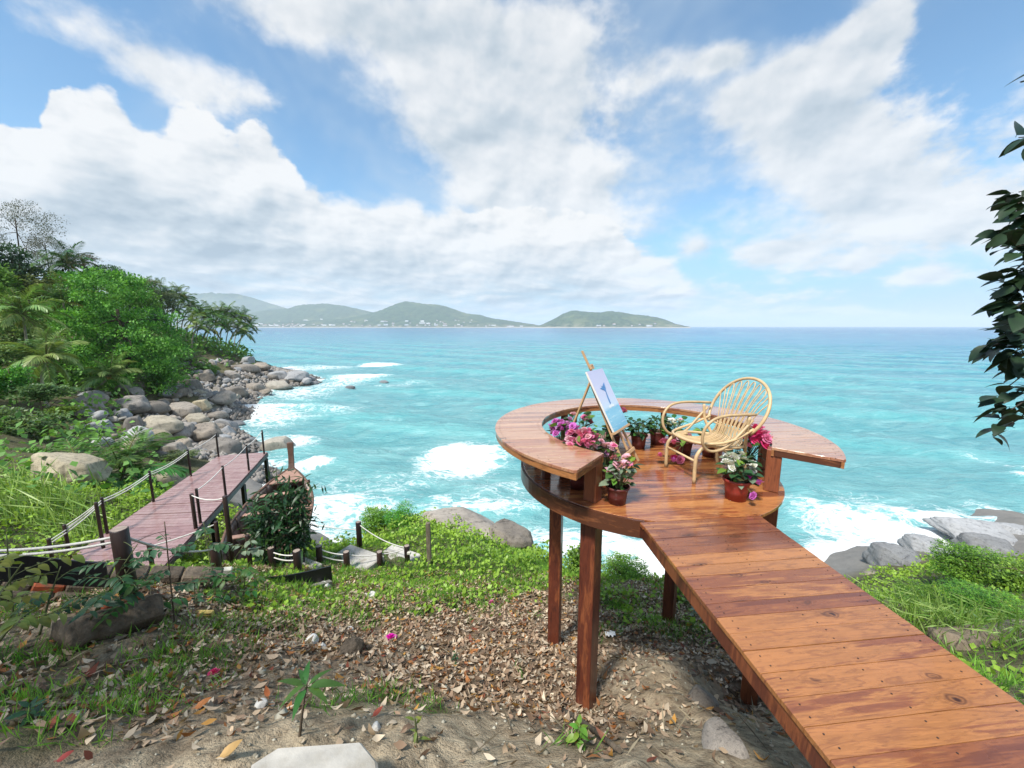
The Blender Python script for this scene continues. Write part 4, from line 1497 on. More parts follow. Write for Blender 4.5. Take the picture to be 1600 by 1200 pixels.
def leaf_mesh(L, W, mat, curl=.25, name='leaf', fold=.18, petiole=.12):
    """one leaf along +X: folded along the midrib and drooping to the tip"""
    n = 5
    vs, fs = [], []
    for i in range(n + 1):
        t = i / n
        wv = W * .5 * math.sin(PI * min(1, t ** .75)) ** .8 if 0 < t < 1 else 0.0008
        x = L * (petiole + t * (1 - petiole))
        z = -curl * L * t * t
        vs += [(x, -wv, z + fold * wv), (x, 0, z), (x, wv, z + fold * wv)]
    for i in range(n):
        for j in range(2):
            fs.append((3 * i + j, 3 * i + 3 + j, 3 * i + 4 + j, 3 * i + 1 + j))
    mb = MB().add(vs, fs, True)
    mb.add([(0, -.002, 0), (0, .002, 0), (L * petiole, .002, 0), (L * petiole, -.002, 0)], [(0, 3, 2, 1)])
    return mb.mesh(name, mat)


LEAF = {k: [leaf_mesh(L, W, M['leaf_' + c], cu) for cu in (.15, .35)] for k, (L, W, c) in dict(
    mid=(.085, .055, 'mid'), bright=(.08, .055, 'bright'), dark=(.09, .055, 'dark'), blue=(.085, .065, 'blue'), pale=(.09, .065, 'pale')).items()}
ROSE = {c: [rose_mesh(M['bloom_' + c], s) for s in (1, 2)] for c in ('pink', 'palepink', 'hotpink', 'purple', 'white', 'magenta', 'lilac')}
PETS = {c: [small_flower_mesh(M['bloom_' + c], s) for s in (3, 4)] for c in ('palepink', 'pink', 'white')}


def pot_mesh(D, H, mat):
    r = D / 2
    return MB().lathe([(0.0, .004), (r * .70, .004), (r * .72, .0), (r * .80, H * .5), (r * .88, H * .86), (r * .90, H * .87), (r * 1.0, H * .88), (r * 1.02, H * .93), (r * 1.0, H), (r * .94, H), (r * .90, H * .90), (r * .86, H * .8)], 22).mesh('pot', mat)


def potted(label, x, y, D, H, pot, hgt, spread, leaves, blooms, seed, z=ZF, lean=(0, 0), extra=()):
    """leaves: [(kind, n)], blooms: [(table, colour, n, size)], extra: blooms at given places"""
    rs = np.random.default_rng(seed)
    t = thing('potted_flowers', label, 'potted plant', (x, y, z), rs.uniform(-.0, .0), 'potted flowers round the lookout')
    link('pot', pot_mesh(D, H, M[pot]), t)
    MB().lathe([(0.0, H * .84), (D * .43, H * .82)], 14).obj('soil', M['soil'], t)
    stems = MB()
    heads = []
    top = H + hgt
    tot = sum(n for _, _, n, _ in blooms)
    for tab, colr, n, sz in blooms:
        for k in range(n):
            a, q = rs.uniform(0, 2 * PI), math.sqrt(rs.random())
            px, py = math.cos(a) * q * spread * .8 + lean[0], math.sin(a) * q * spread * .8 + lean[1]
            pz = top - .10 * q * q - rs.uniform(0, .09)
            heads.append((tab, colr, sz, (px, py, pz), a, q))
    for tab, colr, sz, p in extra:
        heads.append((tab, colr, sz, p, math.atan2(p[1], p[0]), 1.0))
    for tab, colr, sz, p, a, q in heads:
        ms = (ROSE if tab == 'r' else PETS)[colr]
        o = link('bloom', ms[rs.integers(len(ms))], t, p, (rs.normal(0, .25) - .45 * q * math.sin(a) + .38, .5 * q * math.cos(a) + rs.normal(0, .25), rs.uniform(0, 6)), sz * rs.uniform(.85, 1.15))
        stems.tube([(p[0] * .12, p[1] * .12, H * .8), (p[0] * .6, p[1] * .6, (H + p[2]) * .5), p], .0028, 4, False)
    for kind, n in leaves:
        for k in range(n):
            a, hq = rs.uniform(0, 2 * PI), rs.random()
            zz = H * .95 + hq * (top - H * .95 - .05)
            q = spread * (.25 + .75 * math.sqrt(rs.random())) * (1 - .35 * abs(hq - .45))
            px, py = math.cos(a) * q * .75 + lean[0] * hq, math.sin(a) * q * .75 + lean[1] * hq
            ms = LEAF[kind]
            link('leaf', ms[rs.integers(2)], t, (px, py, zz), (rs.normal(0, .4), rs.uniform(-.75, .25), a + rs.normal(0, .5)), rs.uniform(.75, 1.35))
            if k % 3 == 0:
                stems.tube([(px * .1, py * .1, H * .8), (px * .7, py * .7, (H * .8 + zz) / 2), (px, py, zz)], .0026, 4, False)
    for k in range(5):
        a = rs.uniform(0, 6.28)
        stems.tube([(.2 * D * math.cos(a), .2 * D * math.sin(a), H * .8), (spread * .3 * math.cos(a), spread * .3 * math.sin(a), top - .08)], .003, 4, False)
    st = stems.obj('stems', M['stem'], t)
    st['kind'] = 'stuff'
    return t


potted('dark red pot of pale pink flowers by the left bench end', .965, 3.33, .215, .165, 'terracotta_dark', .30, .15,
       [('pale', 22), ('mid', 12), ('bright', 12), ('dark', 4)], [('p', 'pink', 3, 1.5), ('p', 'palepink', 9, 1.7)], 1, lean=(.04, .0), extra=[('r', 'pink', 1.0, (-.02, .10, .50))])
potted('bright red pot of white roses beside the bench end at the walkway', 2.10, 3.41, .245, .20, 'terracotta', .25, .17,
       [('blue', 34), ('pale', 10), ('bright', 7), ('dark', 10)], [('r', 'white', 16, 1.15)], 2, extra=[('r', 'purple', 1.15, (.12, -.13, .20)), ('r', 'purple', 1.1, (.06, -.17, .10)), ('r', 'magenta', 1.0, (.05, -.10, .235))])
potted('pot under the left bench end crowded with big pink roses', .66, 3.66, .20, .18, 'terracotta_dark', .41, .23,
       [('dark', 16), ('mid', 10), ('bright', 8)], [('r', 'pink', 32, 1.22), ('r', 'palepink', 14, 1.15)], 3, lean=(.05, .08))
potted('pot of purple and lilac roses inside the left curve of the bench', .60, 4.05, .20, .18, 'terracotta_dark', .43, .19,
       [('dark', 14), ('bright', 8)], [('r', 'purple', 20, 1.15), ('r', 'lilac', 14, 1.1)], 4, lean=(-.03, .05))
potted('pot of pale pink roses between the left bench and the easel', .98, 3.86, .19, .17, 'terracotta_dark', .27, .14,
       [('dark', 22), ('mid', 10), ('bright', 7)], [('r', 'palepink', 16, 1.1), ('r', 'lilac', 4, 1.05)], 5)
potted('leafy pot with a few pink roses behind the easel strut', .85, 4.75, .20, .18, 'terracotta_dark', .36, .20,
       [('mid', 26), ('dark', 24), ('bright', 12)], [('r', 'palepink', 4, 1.3), ('r', 'pink', 2, 1.2)], 6)
potted('small leafy pot of light green leaves beneath the easel', 1.08, 4.52, .19, .17, 'terracotta_dark', .26, .17,
       [('bright', 18), ('mid', 20), ('blue', 14), ('dark', 10)], [], 7)
potted('pot with tall pink roses showing past the painting', 1.36, 4.98, .20, .18, 'terracotta_dark', .40, .13,
       [('dark', 20), ('mid', 10)], [('r', 'pink', 6, 1.5), ('r', 'hotpink', 1, 1.0)], 8, lean=(.05, 0))
potted('dark red pot of bushy dark green leaves right of the easel', 1.68, 4.93, .225, .19, 'terracotta_dark', .23, .18,
       [('dark', 42), ('mid', 26), ('blue', 8)], [], 9)
potted('dark red pot of green leaves behind the front of the armchair', 1.99, 5.10, .22, .19, 'terracotta_dark', .22, .16,
       [('dark', 26), ('mid', 26), ('blue', 8)], [], 10)
potted('pot of small white flowers behind the left chair arm', 2.20, 5.02, .20, .18, 'terracotta_dark', .24, .15,
       [('mid', 20), ('bright', 10)], [('p', 'white', 13, 1.4), ('p', 'palepink', 2, 1.3)], 11)
potted('dark pot under the armchair with pink roses spilling to the floor', 2.16, 4.66, .23, .19, 'terracotta_dark', .09, .14,
       [('bright', 14), ('mid', 14)], [('r', 'palepink', 3, 1.3)], 12, extra=[('r', 'pink', 1.5, (-.33, -.20, .22)), ('r', 'pink', 1.4, (-.22, -.22, .215)), ('r', 'pink', 1.6, (-.42, -.34, .10)), ('r', 'hotpink', 1.3, (-.24, -.30, .06)), ('r', 'pink', 1.4, (-.18, -.34, .05)), ('r', 'purple', 1.2, (-.28, -.36, .045))])
potted('pot of yellow green leaves and one pink rose behind the armchair', 2.45, 4.60, .20, .18, 'terracotta_dark', .20, .17,
       [('bright', 26), ('mid', 12)], [('r', 'palepink', 3, 1.3)], 13)
potted('pot of hot pink roses under the right arm of the bench', 2.52, 4.0, .22, .19, 'terracotta_dark', .36, .18,
       [('blue', 14), ('mid', 12), ('bright', 10), ('dark', 10)], [('r', 'hotpink', 16, 1.5), ('r', 'pink', 8, 1.35)], 14, lean=(.06, -.06))
# ------------------------------------------------------------------ lower deck, rope fences, boat


def sag(a, b, s=.08, n=10):
    a, b = np.array(a), np.array(b)
    return [tuple(a + (b - a) * t + np.array([0, 0, -4 * s * t * (1 - t)])) for t in np.linspace(0, 1, n)]


DZ = -4.93
D0L, D1L = np.array([-9.25, 6.55]), np.array([-11.32, 14.25])
D0R, D1R = np.array([-7.00, 6.6]), np.array([-9.72, 14.68])
deck = thing('seaside_deck', 'long plum brown plank deck running out towards the rocks', 'deck', (-9.3, 10.5, DZ - .2))


def K_(x, y, z):
    return (x + 9.3, y - 10.5, z - DZ + .2)


n = 54
rs = np.random.default_rng(4)
for k in range(n):
    t0, t1 = k / n, (k + 1) / n - .0016
    gap = .004 if k in (20, 24) else 0
    q = [D0L + (D1L - D0L) * t0, D0R + (D1R - D0R) * t0, D0R + (D1R - D0R) * (t1 - gap), D0L + (D1L - D0L) * (t1 - gap)]
    top = DZ + rs.uniform(-.003, .003)
    mb = MB()
    vs = [K_(*p, top - .03) for p in q] + [K_(*p, top) for p in q]
    mb.add(vs, [(3, 2, 1, 0), (4, 5, 6, 7), (0, 1, 5, 4), (1, 2, 6, 5), (2, 3, 7, 6), (3, 0, 4, 7)])
    mb.obj('plank', M['deck_wood'], deck)
for a, b in ((D0L, D1L), (D0R, D1R)):
    MB().beam(K_(*a, DZ - .11), K_(*b, DZ - .11), .06, .15, bev=.004).obj('edge_beam', M['dark_post'], deck)
    for t in (.12, .38, .66, .97):
        p = a + (b - a) * t
        zb = max(gz(*p) - .2, -12.5)
        MB().box(K_(p[0], p[1], (zb + DZ - .19) / 2), (.11, .11, DZ - .19 - zb), None, .004).obj('pile', M['dark_post'], deck)
MB().beam(K_(*D1L, DZ - .11), K_(*D1R, DZ - .11), .06, .15, bev=.004).obj('edge_beam', M['dark_post'], deck)


def rope_fence(name, label, posts, rad, links, sagv=.10, mat='dark_post', endcap=False, down=.25, group=None):
    """posts: (x, y, z_foot, z_top); links: (i, j, drop of the ropes below the post top ...)"""
    x0, y0, z0 = posts[0][:3]
    f = thing(name, label, 'rope fence', (x0, y0, z0), group=group)
    rads = rad if hasattr(rad, '__len__') else [rad] * len(posts)
    for (x, y, zf, zt), r in zip(posts, rads):
        mb = MB().tube([(x - x0, y - y0, zf - down - z0), (x - x0, y - y0, zt - z0 - .008), (x - x0, y - y0, zt - z0)], [r, r, r * .9], 12)
        o = mb.obj('post', M[mat], f)
        if endcap:
            MB().lathe([(r * .87, .0005), (0, .0035)], 12, (x - x0, y - y0, zt - z0)).obj('post_top', M['post_end'], o)
    for i, j, *drops in links:
        a, b = posts[i], posts[j]
        for d in drops:
            pa, pb = np.array([a[0] - x0, a[1] - y0, a[3] - d - z0]), np.array([b[0] - x0, b[1] - y0, b[3] - d - z0])
            MB().tube(sag(pa, pb, sagv * np.linalg.norm(pa - pb) * .5, 12), .0125, 6).obj('rope', M['rope'], f)
    return f


def dpost(px, pyt, pyb, y):
    b, t = at(px, pyb, y), at(px, pyt, y)
    return (b[0], b[1], b[2], t[2])


def onl(a, b, y):
    t = (y - a[1]) / (b[1] - a[1])
    return a[0] + (b[0] - a[0]) * t


def deckpost(side, y, h=.92):
    x = onl(D0L, D1L, y) + .07 if side < 0 else onl(D0R, D1R, y) - .05
    return (x, y, DZ, DZ + h)


L1 = [deckpost(-1, 7.2, .7), deckpost(-1, 8.6), deckpost(-1, 10.3), deckpost(-1, 12.2), deckpost(-1, 14.1, .93)]
rope_fence('rope_railing', 'dark slim posts and two white ropes along the landward deck edge', L1, .032, [(0, 1, .06, .12), (1, 2, .06, .12), (2, 3, .06, .12), (3, 4, .05)], .07, down=.2)
R1 = [deckpost(1, 9.1), deckpost(1, 10.7), deckpost(1, 12.7), deckpost(1, 14.45, .95)]
rope_fence('rope_railing', 'dark slim posts and white rope along the deck edge beside the boat', R1, .032, [(0, 1, .05), (1, 2, .05), (2, 3, .05)], .05, down=.2)
L0 = [dpost(109, 820, 868, 7.6), dpost(159, 785, 840, 7.9)]
rope_fence('rope_railing', 'two short dark posts with ropes by the grass at the near deck end', L0, .033, [(0, 1, .04, .09)], .06)
rope_fence('rope_railing', 'two tall dark posts with rope between the deck and the plant', [dpost(364, 775, 885, 7.0), dpost(392, 836, 890, 7.1), deckpost(1, 8.85, .9)], .042, [(0, 2, .04)], .05)
rope_fence('rope_railing', 'short dark leaning post standing on the near deck planks', [dpost(240, 850, 898, 6.4), dpost(345, 815, 880, 7.0)], .036, [(0, 1, .05)], .05)

# bollards with double ropes on the stair path
big = [(-4.9, 3.15, -2.5, -1.9), (-3.73, 3.4, -2.55, -1.90), (-4.52, 5.4, -3.75, -3.28)]
rope_fence('bollard_fence', 'thick dark log bollards with heavy white ropes where the path starts', big, [.07, .068, .066], [(0, 1, .07, .12), (1, 2, .06)], .08, endcap=True)
mid = [(-4.92, 7.25, -5.0, -4.46), (-4.28, 7.05, -5.0, -4.40), (-4.32, 7.95, -5.35, -4.85), (-3.98, 9.3, -5.85, -5.0)]
rope_fence('bollard_fence', 'dark log bollards with two slack ropes in front of the boat plant', [mid[1], mid[0]], [.072, .066], [(0, 1, .09, .2)], .14, endcap=True)
low = [mid[2], (-3.74, 8.0, -5.50, -5.02), (-3.12, 8.35, -5.75, -5.24), (-2.56, 8.65, -5.85, -5.27), mid[3]]
rope_fence('bollard_fence', 'dark log bollards with slack white ropes at the edge of the green slope', low, .068, [(0, 1, .07, .22), (1, 2, .06), (2, 3, .06), (3, 4, .06)], .14, endcap=True)
p = dpost(483, 806, 858, 9.4)
rope_fence('rope_railing', 'thin dark post right of the boat with a rope to the bollards', [p, (mid[3][0], mid[3][1], mid[3][2], mid[3][3])], [.034, .034], [(0, 1, .22)], .04)

gp = on(671, 884)
gpst = thing('grey_post', 'lone weathered grey post standing in the bright green growth', 'post', tuple(gp))
MB().box((0, 0, .46), (.10, .09, 1.28), None, .006).obj('shaft', M['grey_post'], gpst)
for (x, y, z, ry, lab) in ((-2.49, 8.58, -5.42, 0.0, 'small white lamp fixed low on the last log bollard'),):
    lp = thing('garden_lamp', lab, 'lamp', (x, y, z))
    MB().box((0, 0, 0), (.085, .075, .06), None, .008).obj('housing', M['lamp_white'], lp)
    MB().tube([(-.05, 0, .0), (-.02, 0, 0)], .012, 6).obj('bracket', M['plastic_black'], lp)
lp = thing('garden_lamp', 'pale square lamp on a short stake where the bollards begin', 'lamp', tuple(at(355, 893, 5.1)))
MB().box((0, 0, 0), (.12, .09, .11), Matrix.Rotation(.5, 3, 'Z') @ Matrix.Rotation(.2, 3, 'Y'), .015).obj('housing', M['lamp_white'], lp)
MB().tube([(0, 0, -.05), (.02, 0, -.5)], .012, 6).obj('stake', M['dark_post'], lp)

# concrete path slabs, stepping down past the bollards
slabs = [(-5.3, 6.6, -4.86, .95, .85), (-4.75, 7.55, -5.1, 1.0, .8), (-3.75, 8.45, -5.46, 1.15, .75), (-2.9, 8.95, -5.74, 1.0, .7)]
path = thing('slab_path', 'pale concrete slabs stepping down between the log bollards', 'path', (-4.3, 7.5, -5.3))
path['kind'] = 'structure'
for (x, y, z, a, b_) in slabs:
    MB().box((x + 4.3, y - 7.5, z + 5.3 - .14), (a, b_, .28), Matrix.Rotation(-.45, 3, 'Z'), .02).obj('paving_slab', M['concrete'], path)


def strip(name, label, cat, pts, w_, h_, mat, z_up=0.0):
    o = thing(name, label, cat, pts[0])
    mb = MB()
    vs, fs = [], []
    P0 = np.array(pts[0])
    pts = [np.array(p) - P0 for p in bez(pts, 24)]
    for i, p in enumerate(pts):
        t = pts[min(i + 1, len(pts) - 1)] - pts[max(i - 1, 0)]
        t[2] = 0
        t /= np.linalg.norm(t)
        s = np.array([-t[1], t[0], 0]) * w_ / 2
        for q, z in ((-1, -h_), (1, -h_), (1, z_up), (-1, z_up)):
            vs.append(p + s * q + np.array([0, 0, z]))
    m_ = len(pts)
    for i in range(m_ - 1):
        for k in range(4):
            fs.append((4 * i + k, 4 * i + (k + 1) % 4, 4 * i + 4 + (k + 1) % 4, 4 * i + 4 + k))
    fs += [(0, 3, 2, 1), (4 * m_ - 4, 4 * m_ - 3, 4 * m_ - 2, 4 * m_ - 1)]
    mb.add(vs, fs)
    mb.obj('strip', M[mat], o)
    return o


e = [tuple(at(px, py, y)) for px, py, y in ((362, 893, 5.7), (400, 902, 5.9), (440, 900, 6.2), (478, 893, 6.5), (517, 884, 6.9))]
strip('black_edging', 'black plastic edging curving in front of the log bollards', 'garden edging', e, .03, .34, 'plastic_black')
e2 = [(p[0] + .06, p[1] - .16, p[2] - .20) for p in e]
strip('concrete_kerb', 'thin pale concrete lip below the black edging', 'kerb', e2, .10, .16, 'concrete_dark')
e = [tuple(at(px, py, y)) for px, py, y in ((-60, 862, 3.4), (20, 866, 3.55), (80, 872, 3.75), (130, 877, 3.9), (165, 879, 4.0))]
strip('black_sheet', 'black plastic sheet edging along the top of the stone retaining wall', 'garden edging', e, .03, .30, 'plastic_black')


# ------------------------------------------------------------------ longtail boat
B0, B1 = np.array([-5.95, 8.3]), np.array([-7.28, 12.15])     # stern end, bow end
bd = (B1 - B0) / np.linalg.norm(B1 - B0)
bl = np.linalg.norm(B1 - B0)
bs = np.array([bd[1], -bd[0]])
boat = thing('longtail_boat', 'old wooden longtail boat with a tall prow post set beside the deck', 'boat', (-6.6, 10.2, -6.1))


def Bt(u, s, z):
    p = B0 + bd * u + bs * s
    return (p[0] + 6.6, p[1] - 10.2, z + 6.1)


def half(t):
    return .92 * (1 - max(0, (t - .25) / .75) ** 2.6) * (0.80 + .2 * min(1, t / .25)) + .01


def gunz(t):
    return -5.12 + .50 * max(0, t) ** 2.2


NS, NV = 26, 6
for side in (-1, 1):
    for k in range(NV):
        mb = MB()
        vs, fs = [], []
        for i in range(NS + 1):
            t = i / NS
            hw, g = half(t), gunz(t)
            keel = -6.02 + .55 * max(0, (t - .55) / .45) ** 2
            for j in (0, 1):
                f = (k + j * .985) / NV
                s = hw * math.sin(f * PI / 2) ** .75
                z = keel + (g - keel) * f ** 1.5
                vs.append(Bt(t * bl, side * (s + .012 * (j == 0)), z))
            for j in (0, 1):
                f = (k + j * .985) / NV
                s = max(0, hw * math.sin(f * PI / 2) ** .75 - .022)
                z = keel + (g - keel) * f ** 1.5
                vs.append(Bt(t * bl, side * s, z + .004))
        for i in range(NS):
            a, c = 4 * i, 4 * i + 4
            fs += [(a, a + 1, c + 1, c), (a + 2, c + 2, c + 3, a + 3), (a + 1, a + 3, c + 3, c + 1), (a, c, c + 2, a + 2)]
        mb.add(vs, fs, True)
        mb.obj('strake', M['boat_wood'] if k < NV - 1 else M['boat_inside'], boat)
    MB().tube([Bt(t * bl, side * (half(t) + .01), gunz(t) + .02) for t in np.linspace(0, .985, 24)], .034, 8).obj('gunwale', M['boat_wood'], boat)
for t in (.22, .48, .70):
    MB().beam(Bt(t * bl, -half(t) + .03, gunz(t) - .10), Bt(t * bl, half(t) - .03, gunz(t) - .10), .16, .03, bev=.004).obj('thwart', M['boat_pale'], boat)
for t in (.1, .3, .4, .56, .64, .78):
    hw, g = half(t), gunz(t)
    MB().tube([Bt(t * bl, s_ * hw * .97 * math.sin(f * PI / 2) ** .75, -6.0 + (g + 6.0) * f ** 1.5 + .02) for s_, f in [(-1, q) for q in (1, .75, .5, .25, .05)] + [(1, q) for q in (.05, .25, .5, .75, 1)]], .022, 5).obj('rib', M['boat_wood'], boat)
# bow deck and prow
fd = [Bt(.80 * bl, -half(.80), gunz(.80) + .02), Bt(.80 * bl, half(.80), gunz(.80) + .02), Bt(.90 * bl, half(.90), gunz(.9) + .02), Bt(1.0 * bl, .02, gunz(1.0) + .03), Bt(1.0 * bl, -.02, gunz(1.0) + .03), Bt(.90 * bl, -half(.90), gunz(.9) + .02)]
MB().add(fd + [(x, y, z - .03) for x, y, z in fd], [(0, 1, 2, 3, 4, 5), (11, 10, 9, 8, 7, 6)] + [(i, (i + 6), (i + 1) % 6 + 6, (i + 1) % 6) for i in range(6)]).obj('bow_deck', M['boat_pale'], boat)
MB().beam(Bt(.83 * bl, -.62, gunz(.83) - .12), Bt(.83 * bl, .62, gunz(.83) - .12), .05, .12, bev=.006).obj('bulkhead', M['boat_wood'], boat)
pr = [(.93, -4.72, .10), (.985, -4.60, .10), (1.0, -4.45, .09), (1.008, -4.2, .085), (1.012, -3.98, .095), (1.013, -3.78, .105)]
mb = MB()
vs, fs = [], []
for t, z, wv in pr:
    for du, ds in ((-.07, -1), (.07, -1), (.07, 1), (-.07, 1)):
        vs.append(Bt(t * bl + du, ds * wv * .85, z))
for i in range(len(pr) - 1):
    for k in range(4):
        fs.append((4 * i + k, 4 * i + (k + 1) % 4, 4 * i + 4 + (k + 1) % 4, 4 * i + 4 + k))
fs.append((20, 21, 22, 23))
mb.add(vs, fs)
mb.obj('prow_post', M['boat_wood'], boat)
for (x, y) in ((-6.2, 9.2), (-6.9, 11.2)):
    zb = gz(x, y) - .2
    MB().box((x + 6.6, y - 10.2, (zb - 5.98) / 2 + 6.1), (1.0, .14, abs(-5.98 - zb)), Matrix.Rotation(.33, 3, 'Z'), .005).obj('cradle', M['dark_post'], boat)
# ------------------------------------------------------------------ boulders


def boulder_mesh(seed, mat, sub=4, cuts=12, rough=.11):
    bm = bmesh.new()
    bmesh.ops.create_icosphere(bm, subdivisions=sub, radius=1.0)
    rs = np.random.default_rng(seed)
    V = np.array([v.co[:] for v in bm.verts])
    for _ in range(cuts):
        d = rs.normal(size=3)
        d[2] = abs(d[2]) * .8
        d /= np.linalg.norm(d)
        h = rs.uniform(.52, .88)
        t = V @ d
        over = np.maximum(t - h, 0)
        V -= np.outer(over * .88, d)
    for v, p in zip(bm.verts, V):
        q = Vector(p)
        n = mnoise.fractal(q * 1.1 + Vector((seed * 3.1, 0, 0)), 1.0, 2.0, 4)
        n2 = mnoise.fractal(q * 4.5 + Vector((0, seed * 2.1, 0)), 0.9, 2.1, 3)
        v.co = q * (1 + rough * n + rough * .22 * n2)
    me = bpy.data.meshes.new('boulder')
    bm.to_mesh(me)
    bm.free()
    me.polygons.foreach_set('use_smooth', [True] * len(me.polygons))
    me.materials.append(mat)
    return me


BLD = {k: [boulder_mesh(s + i * 7, M[k], 4 if s < 3 else 3) for i, s in enumerate((1, 2, 3, 4))] for k in ('rock', 'rock_tan', 'rock_grey')}
BIGB = {k: boulder_mesh(50 + i, M[k], 5, 9, .12) for i, k in enumerate(('rock', 'rock_tan', 'rock_grey'))}
PLACED = []


def boulder(p, w_, d_, h_, rz, kind, label, group=None, k=0, tilt=(0, 0), big=False, sink=.3):
    o = link('boulder', BIGB[kind] if big else BLD[kind][k % 4], None, (p[0], p[1], p[2] + h_ * (1 - sink)), (tilt[0], tilt[1], rz), (w_, d_, h_))
    PLACED.append((p[0], p[1], max(w_, d_)))
    return tag(o, label, 'boulder', group)


def bpix(px, py, wpx, hpx, kind, label, k=0, rz=0.3, z=None, depth=1.0, tilt=(0, 0), big=False):
    """a boulder drawn wpx by hpx around a photo pixel"""
    foot = atz(px, py + hpx * .42, z) if z is not None else on(px, py + hpx * .42)
    D = foot[1]
    ww = wpx / 2 * D / FPX * 1.04
    hh = hpx / 2 * D / FPX * 1.25
    return boulder((foot[0], foot[1] + ww * .4, foot[2]), ww, ww * depth, hh, rz, kind, label, None, k, tilt, big, .42)


SL = SEA
bpix(312, 675, 56, 26, 'rock', 'large rounded tan boulder left of the far deck post, foam behind it', 0, .1)
bpix(322, 706, 78, 36, 'rock', 'large smooth boulder half hidden by the far end of the deck', 1, .3, SL + .4)
bpix(428, 695, 54, 24, 'rock_tan', 'pointed grey tan boulder in the surf beyond the deck corner', 2, .2, SL - .1)
bpix(386, 690, 26, 18, 'rock_grey', 'wet boulder with foam washing over it beyond the deck end', 3, .5, SL - .3)
bpix(367, 662, 26, 8, 'rock_grey', 'low flat dark rock awash in white surf near the shore', 0, .1, SL - .25)
bpix(342, 621, 38, 21, 'rock', 'big pale boulder at the surf edge in the middle of the pile', 1, .2)
bpix(365, 611, 36, 19, 'rock', 'grey boulder leaning on its neighbours above the surf edge', 2, .6)
bpix(397, 605, 28, 19, 'rock', 'rounded grey boulder standing above the surf on the headland', 3, .3)
bpix(427, 603, 48, 15, 'rock_tan', 'long flat tan boulder near the headland tip', 0, .2)
bpix(457, 588, 40, 18, 'rock_grey', 'dark slanting boulder at the top of the headland tip', 1, .5)
bpix(432, 586, 38, 16, 'rock_grey', 'blackish boulder behind the long flat one on the headland', 2, .4)
bpix(380, 575, 42, 16, 'rock', 'sloping slab of rock below the palm grove', 3, .1)
bpix(404, 572, 30, 12, 'rock', 'smooth grey slab at the back of the headland', 0, .2)
bpix(476, 593, 26, 9, 'rock_grey', 'low dark rock at the very end of the headland', 1, .1, SL + .1)
bpix(489, 598, 16, 5, 'rock_grey', 'outermost small rock off the headland tip', 2, .1, SL - .1)
bpix(235, 636, 44, 24, 'rock', 'broad dark boulder below the big green tree', 3, .2)
bpix(275, 641, 50, 26, 'rock', 'large pale boulder with a flat top in the middle of the beach pile', 0, .7)
bpix(237, 664, 66, 26, 'rock_tan', 'long tilted tan slab lying across the beach', 1, .25, None, .6, (.1, .22))
bpix(206, 661, 30, 32, 'rock', 'upright squarish boulder at the end of the terrace wall', 2, .5)
bpix(240, 684, 48, 32, 'rock_tan', 'smooth yellow tan boulder low on the beach', 3, .1)
bpix(277, 673, 38, 26, 'rock', 'pale angular boulder against the large rounded one', 1, .9)
bpix(264, 702, 40, 24, 'rock', 'dark boulder beside the vine covered bank', 2, .2)
bpix(197, 632, 56, 28, 'rock', 'dark boulder in the shade behind the leaning palm', 0, .1)
bpix(310, 632, 30, 20, 'rock_tan', 'tan boulder between the pale ones near the surf', 2, .3)
bpix(337, 648, 30, 13, 'rock', 'low boulder at the water line with foam in front', 3, .2)
bpix(300, 655, 38, 18, 'rock_tan', 'flat tan boulder behind the large rounded one', 0, .5)
bpix(258, 612, 30, 18, 'rock_grey', 'dark grey boulder under the tree edge', 1, .4)
bpix(284, 611, 28, 16, 'rock', 'grey boulder with a split face under the tree edge', 2, .9)
bpix(84, 735, 120, 60, 'rock_tan', 'huge tan boulder half covered by leafy branches', 0, .1, None, .8, (0, 0), True)
bpix(250, 752, 60, 26, 'rock_tan', 'pale boulder between the deck and the young palm', 3, .4)
# middle bluff
p = on(725, 832)
boulder((p[0], p[1] + .5, p[2] - .32), 1.75, 1.0, .58, -.12, 'rock', 'long smooth boulder rising behind the green growth on the bluff', None, 0, (0, .12), True, .45)
p = on(800, 858)
boulder((p[0] - .05, p[1] + .45, p[2] - .05), .92, .85, .52, .2, 'rock', 'rounded boulder with a worn hollow at the bluff edge beside the left post', None, 1, (0, .1), True, .35)
# right shore slabs
for (px, py, wpx, hpx, z, kind, k, lab) in (
        (1420, 885, 110, 46, -10.6, 'rock_grey', 0, 'broad domed grey slab right of the walkway by the surf'), (1462, 860, 84, 28, -10.9, 'rock_grey', 1, 'cracked grey slab behind the domed one at the surf'),
        (1555, 842, 150, 20, -11.2, 'rock_grey', 2, 'long low grey slab at the water on the right shore'), (1570, 866, 110, 36, -10.8, 'rock_grey', 3, 'wide smooth grey rock behind the bushes on the right shore'),
        (1372, 908, 60, 34, -10.6, 'rock_tan', 1, 'tan rock beside the walkway edge with surf behind'), (1500, 880, 70, 26, -10.4, 'rock_grey', 0, 'blocky grey rock partly behind the round bush'),
        (1610, 838, 80, 18, -11.3, 'rock_grey', 1, 'dark flat rock at the picture edge on the right shore')):
    bpix(px, py, wpx, hpx, kind, lab, k, .2, z, .8, (0, 0), True)
for (px, py, wpx, hpx, k, lab) in ((598, 597, 17, 5, 0, 'small dark rock alone in the sea farther from the headland'), (544, 606, 18, 6, 1, 'small dark rock in the sea nearer the headland')):
    bpix(px, py, wpx, hpx, 'rock_grey', lab, k, .2, SL - .15)

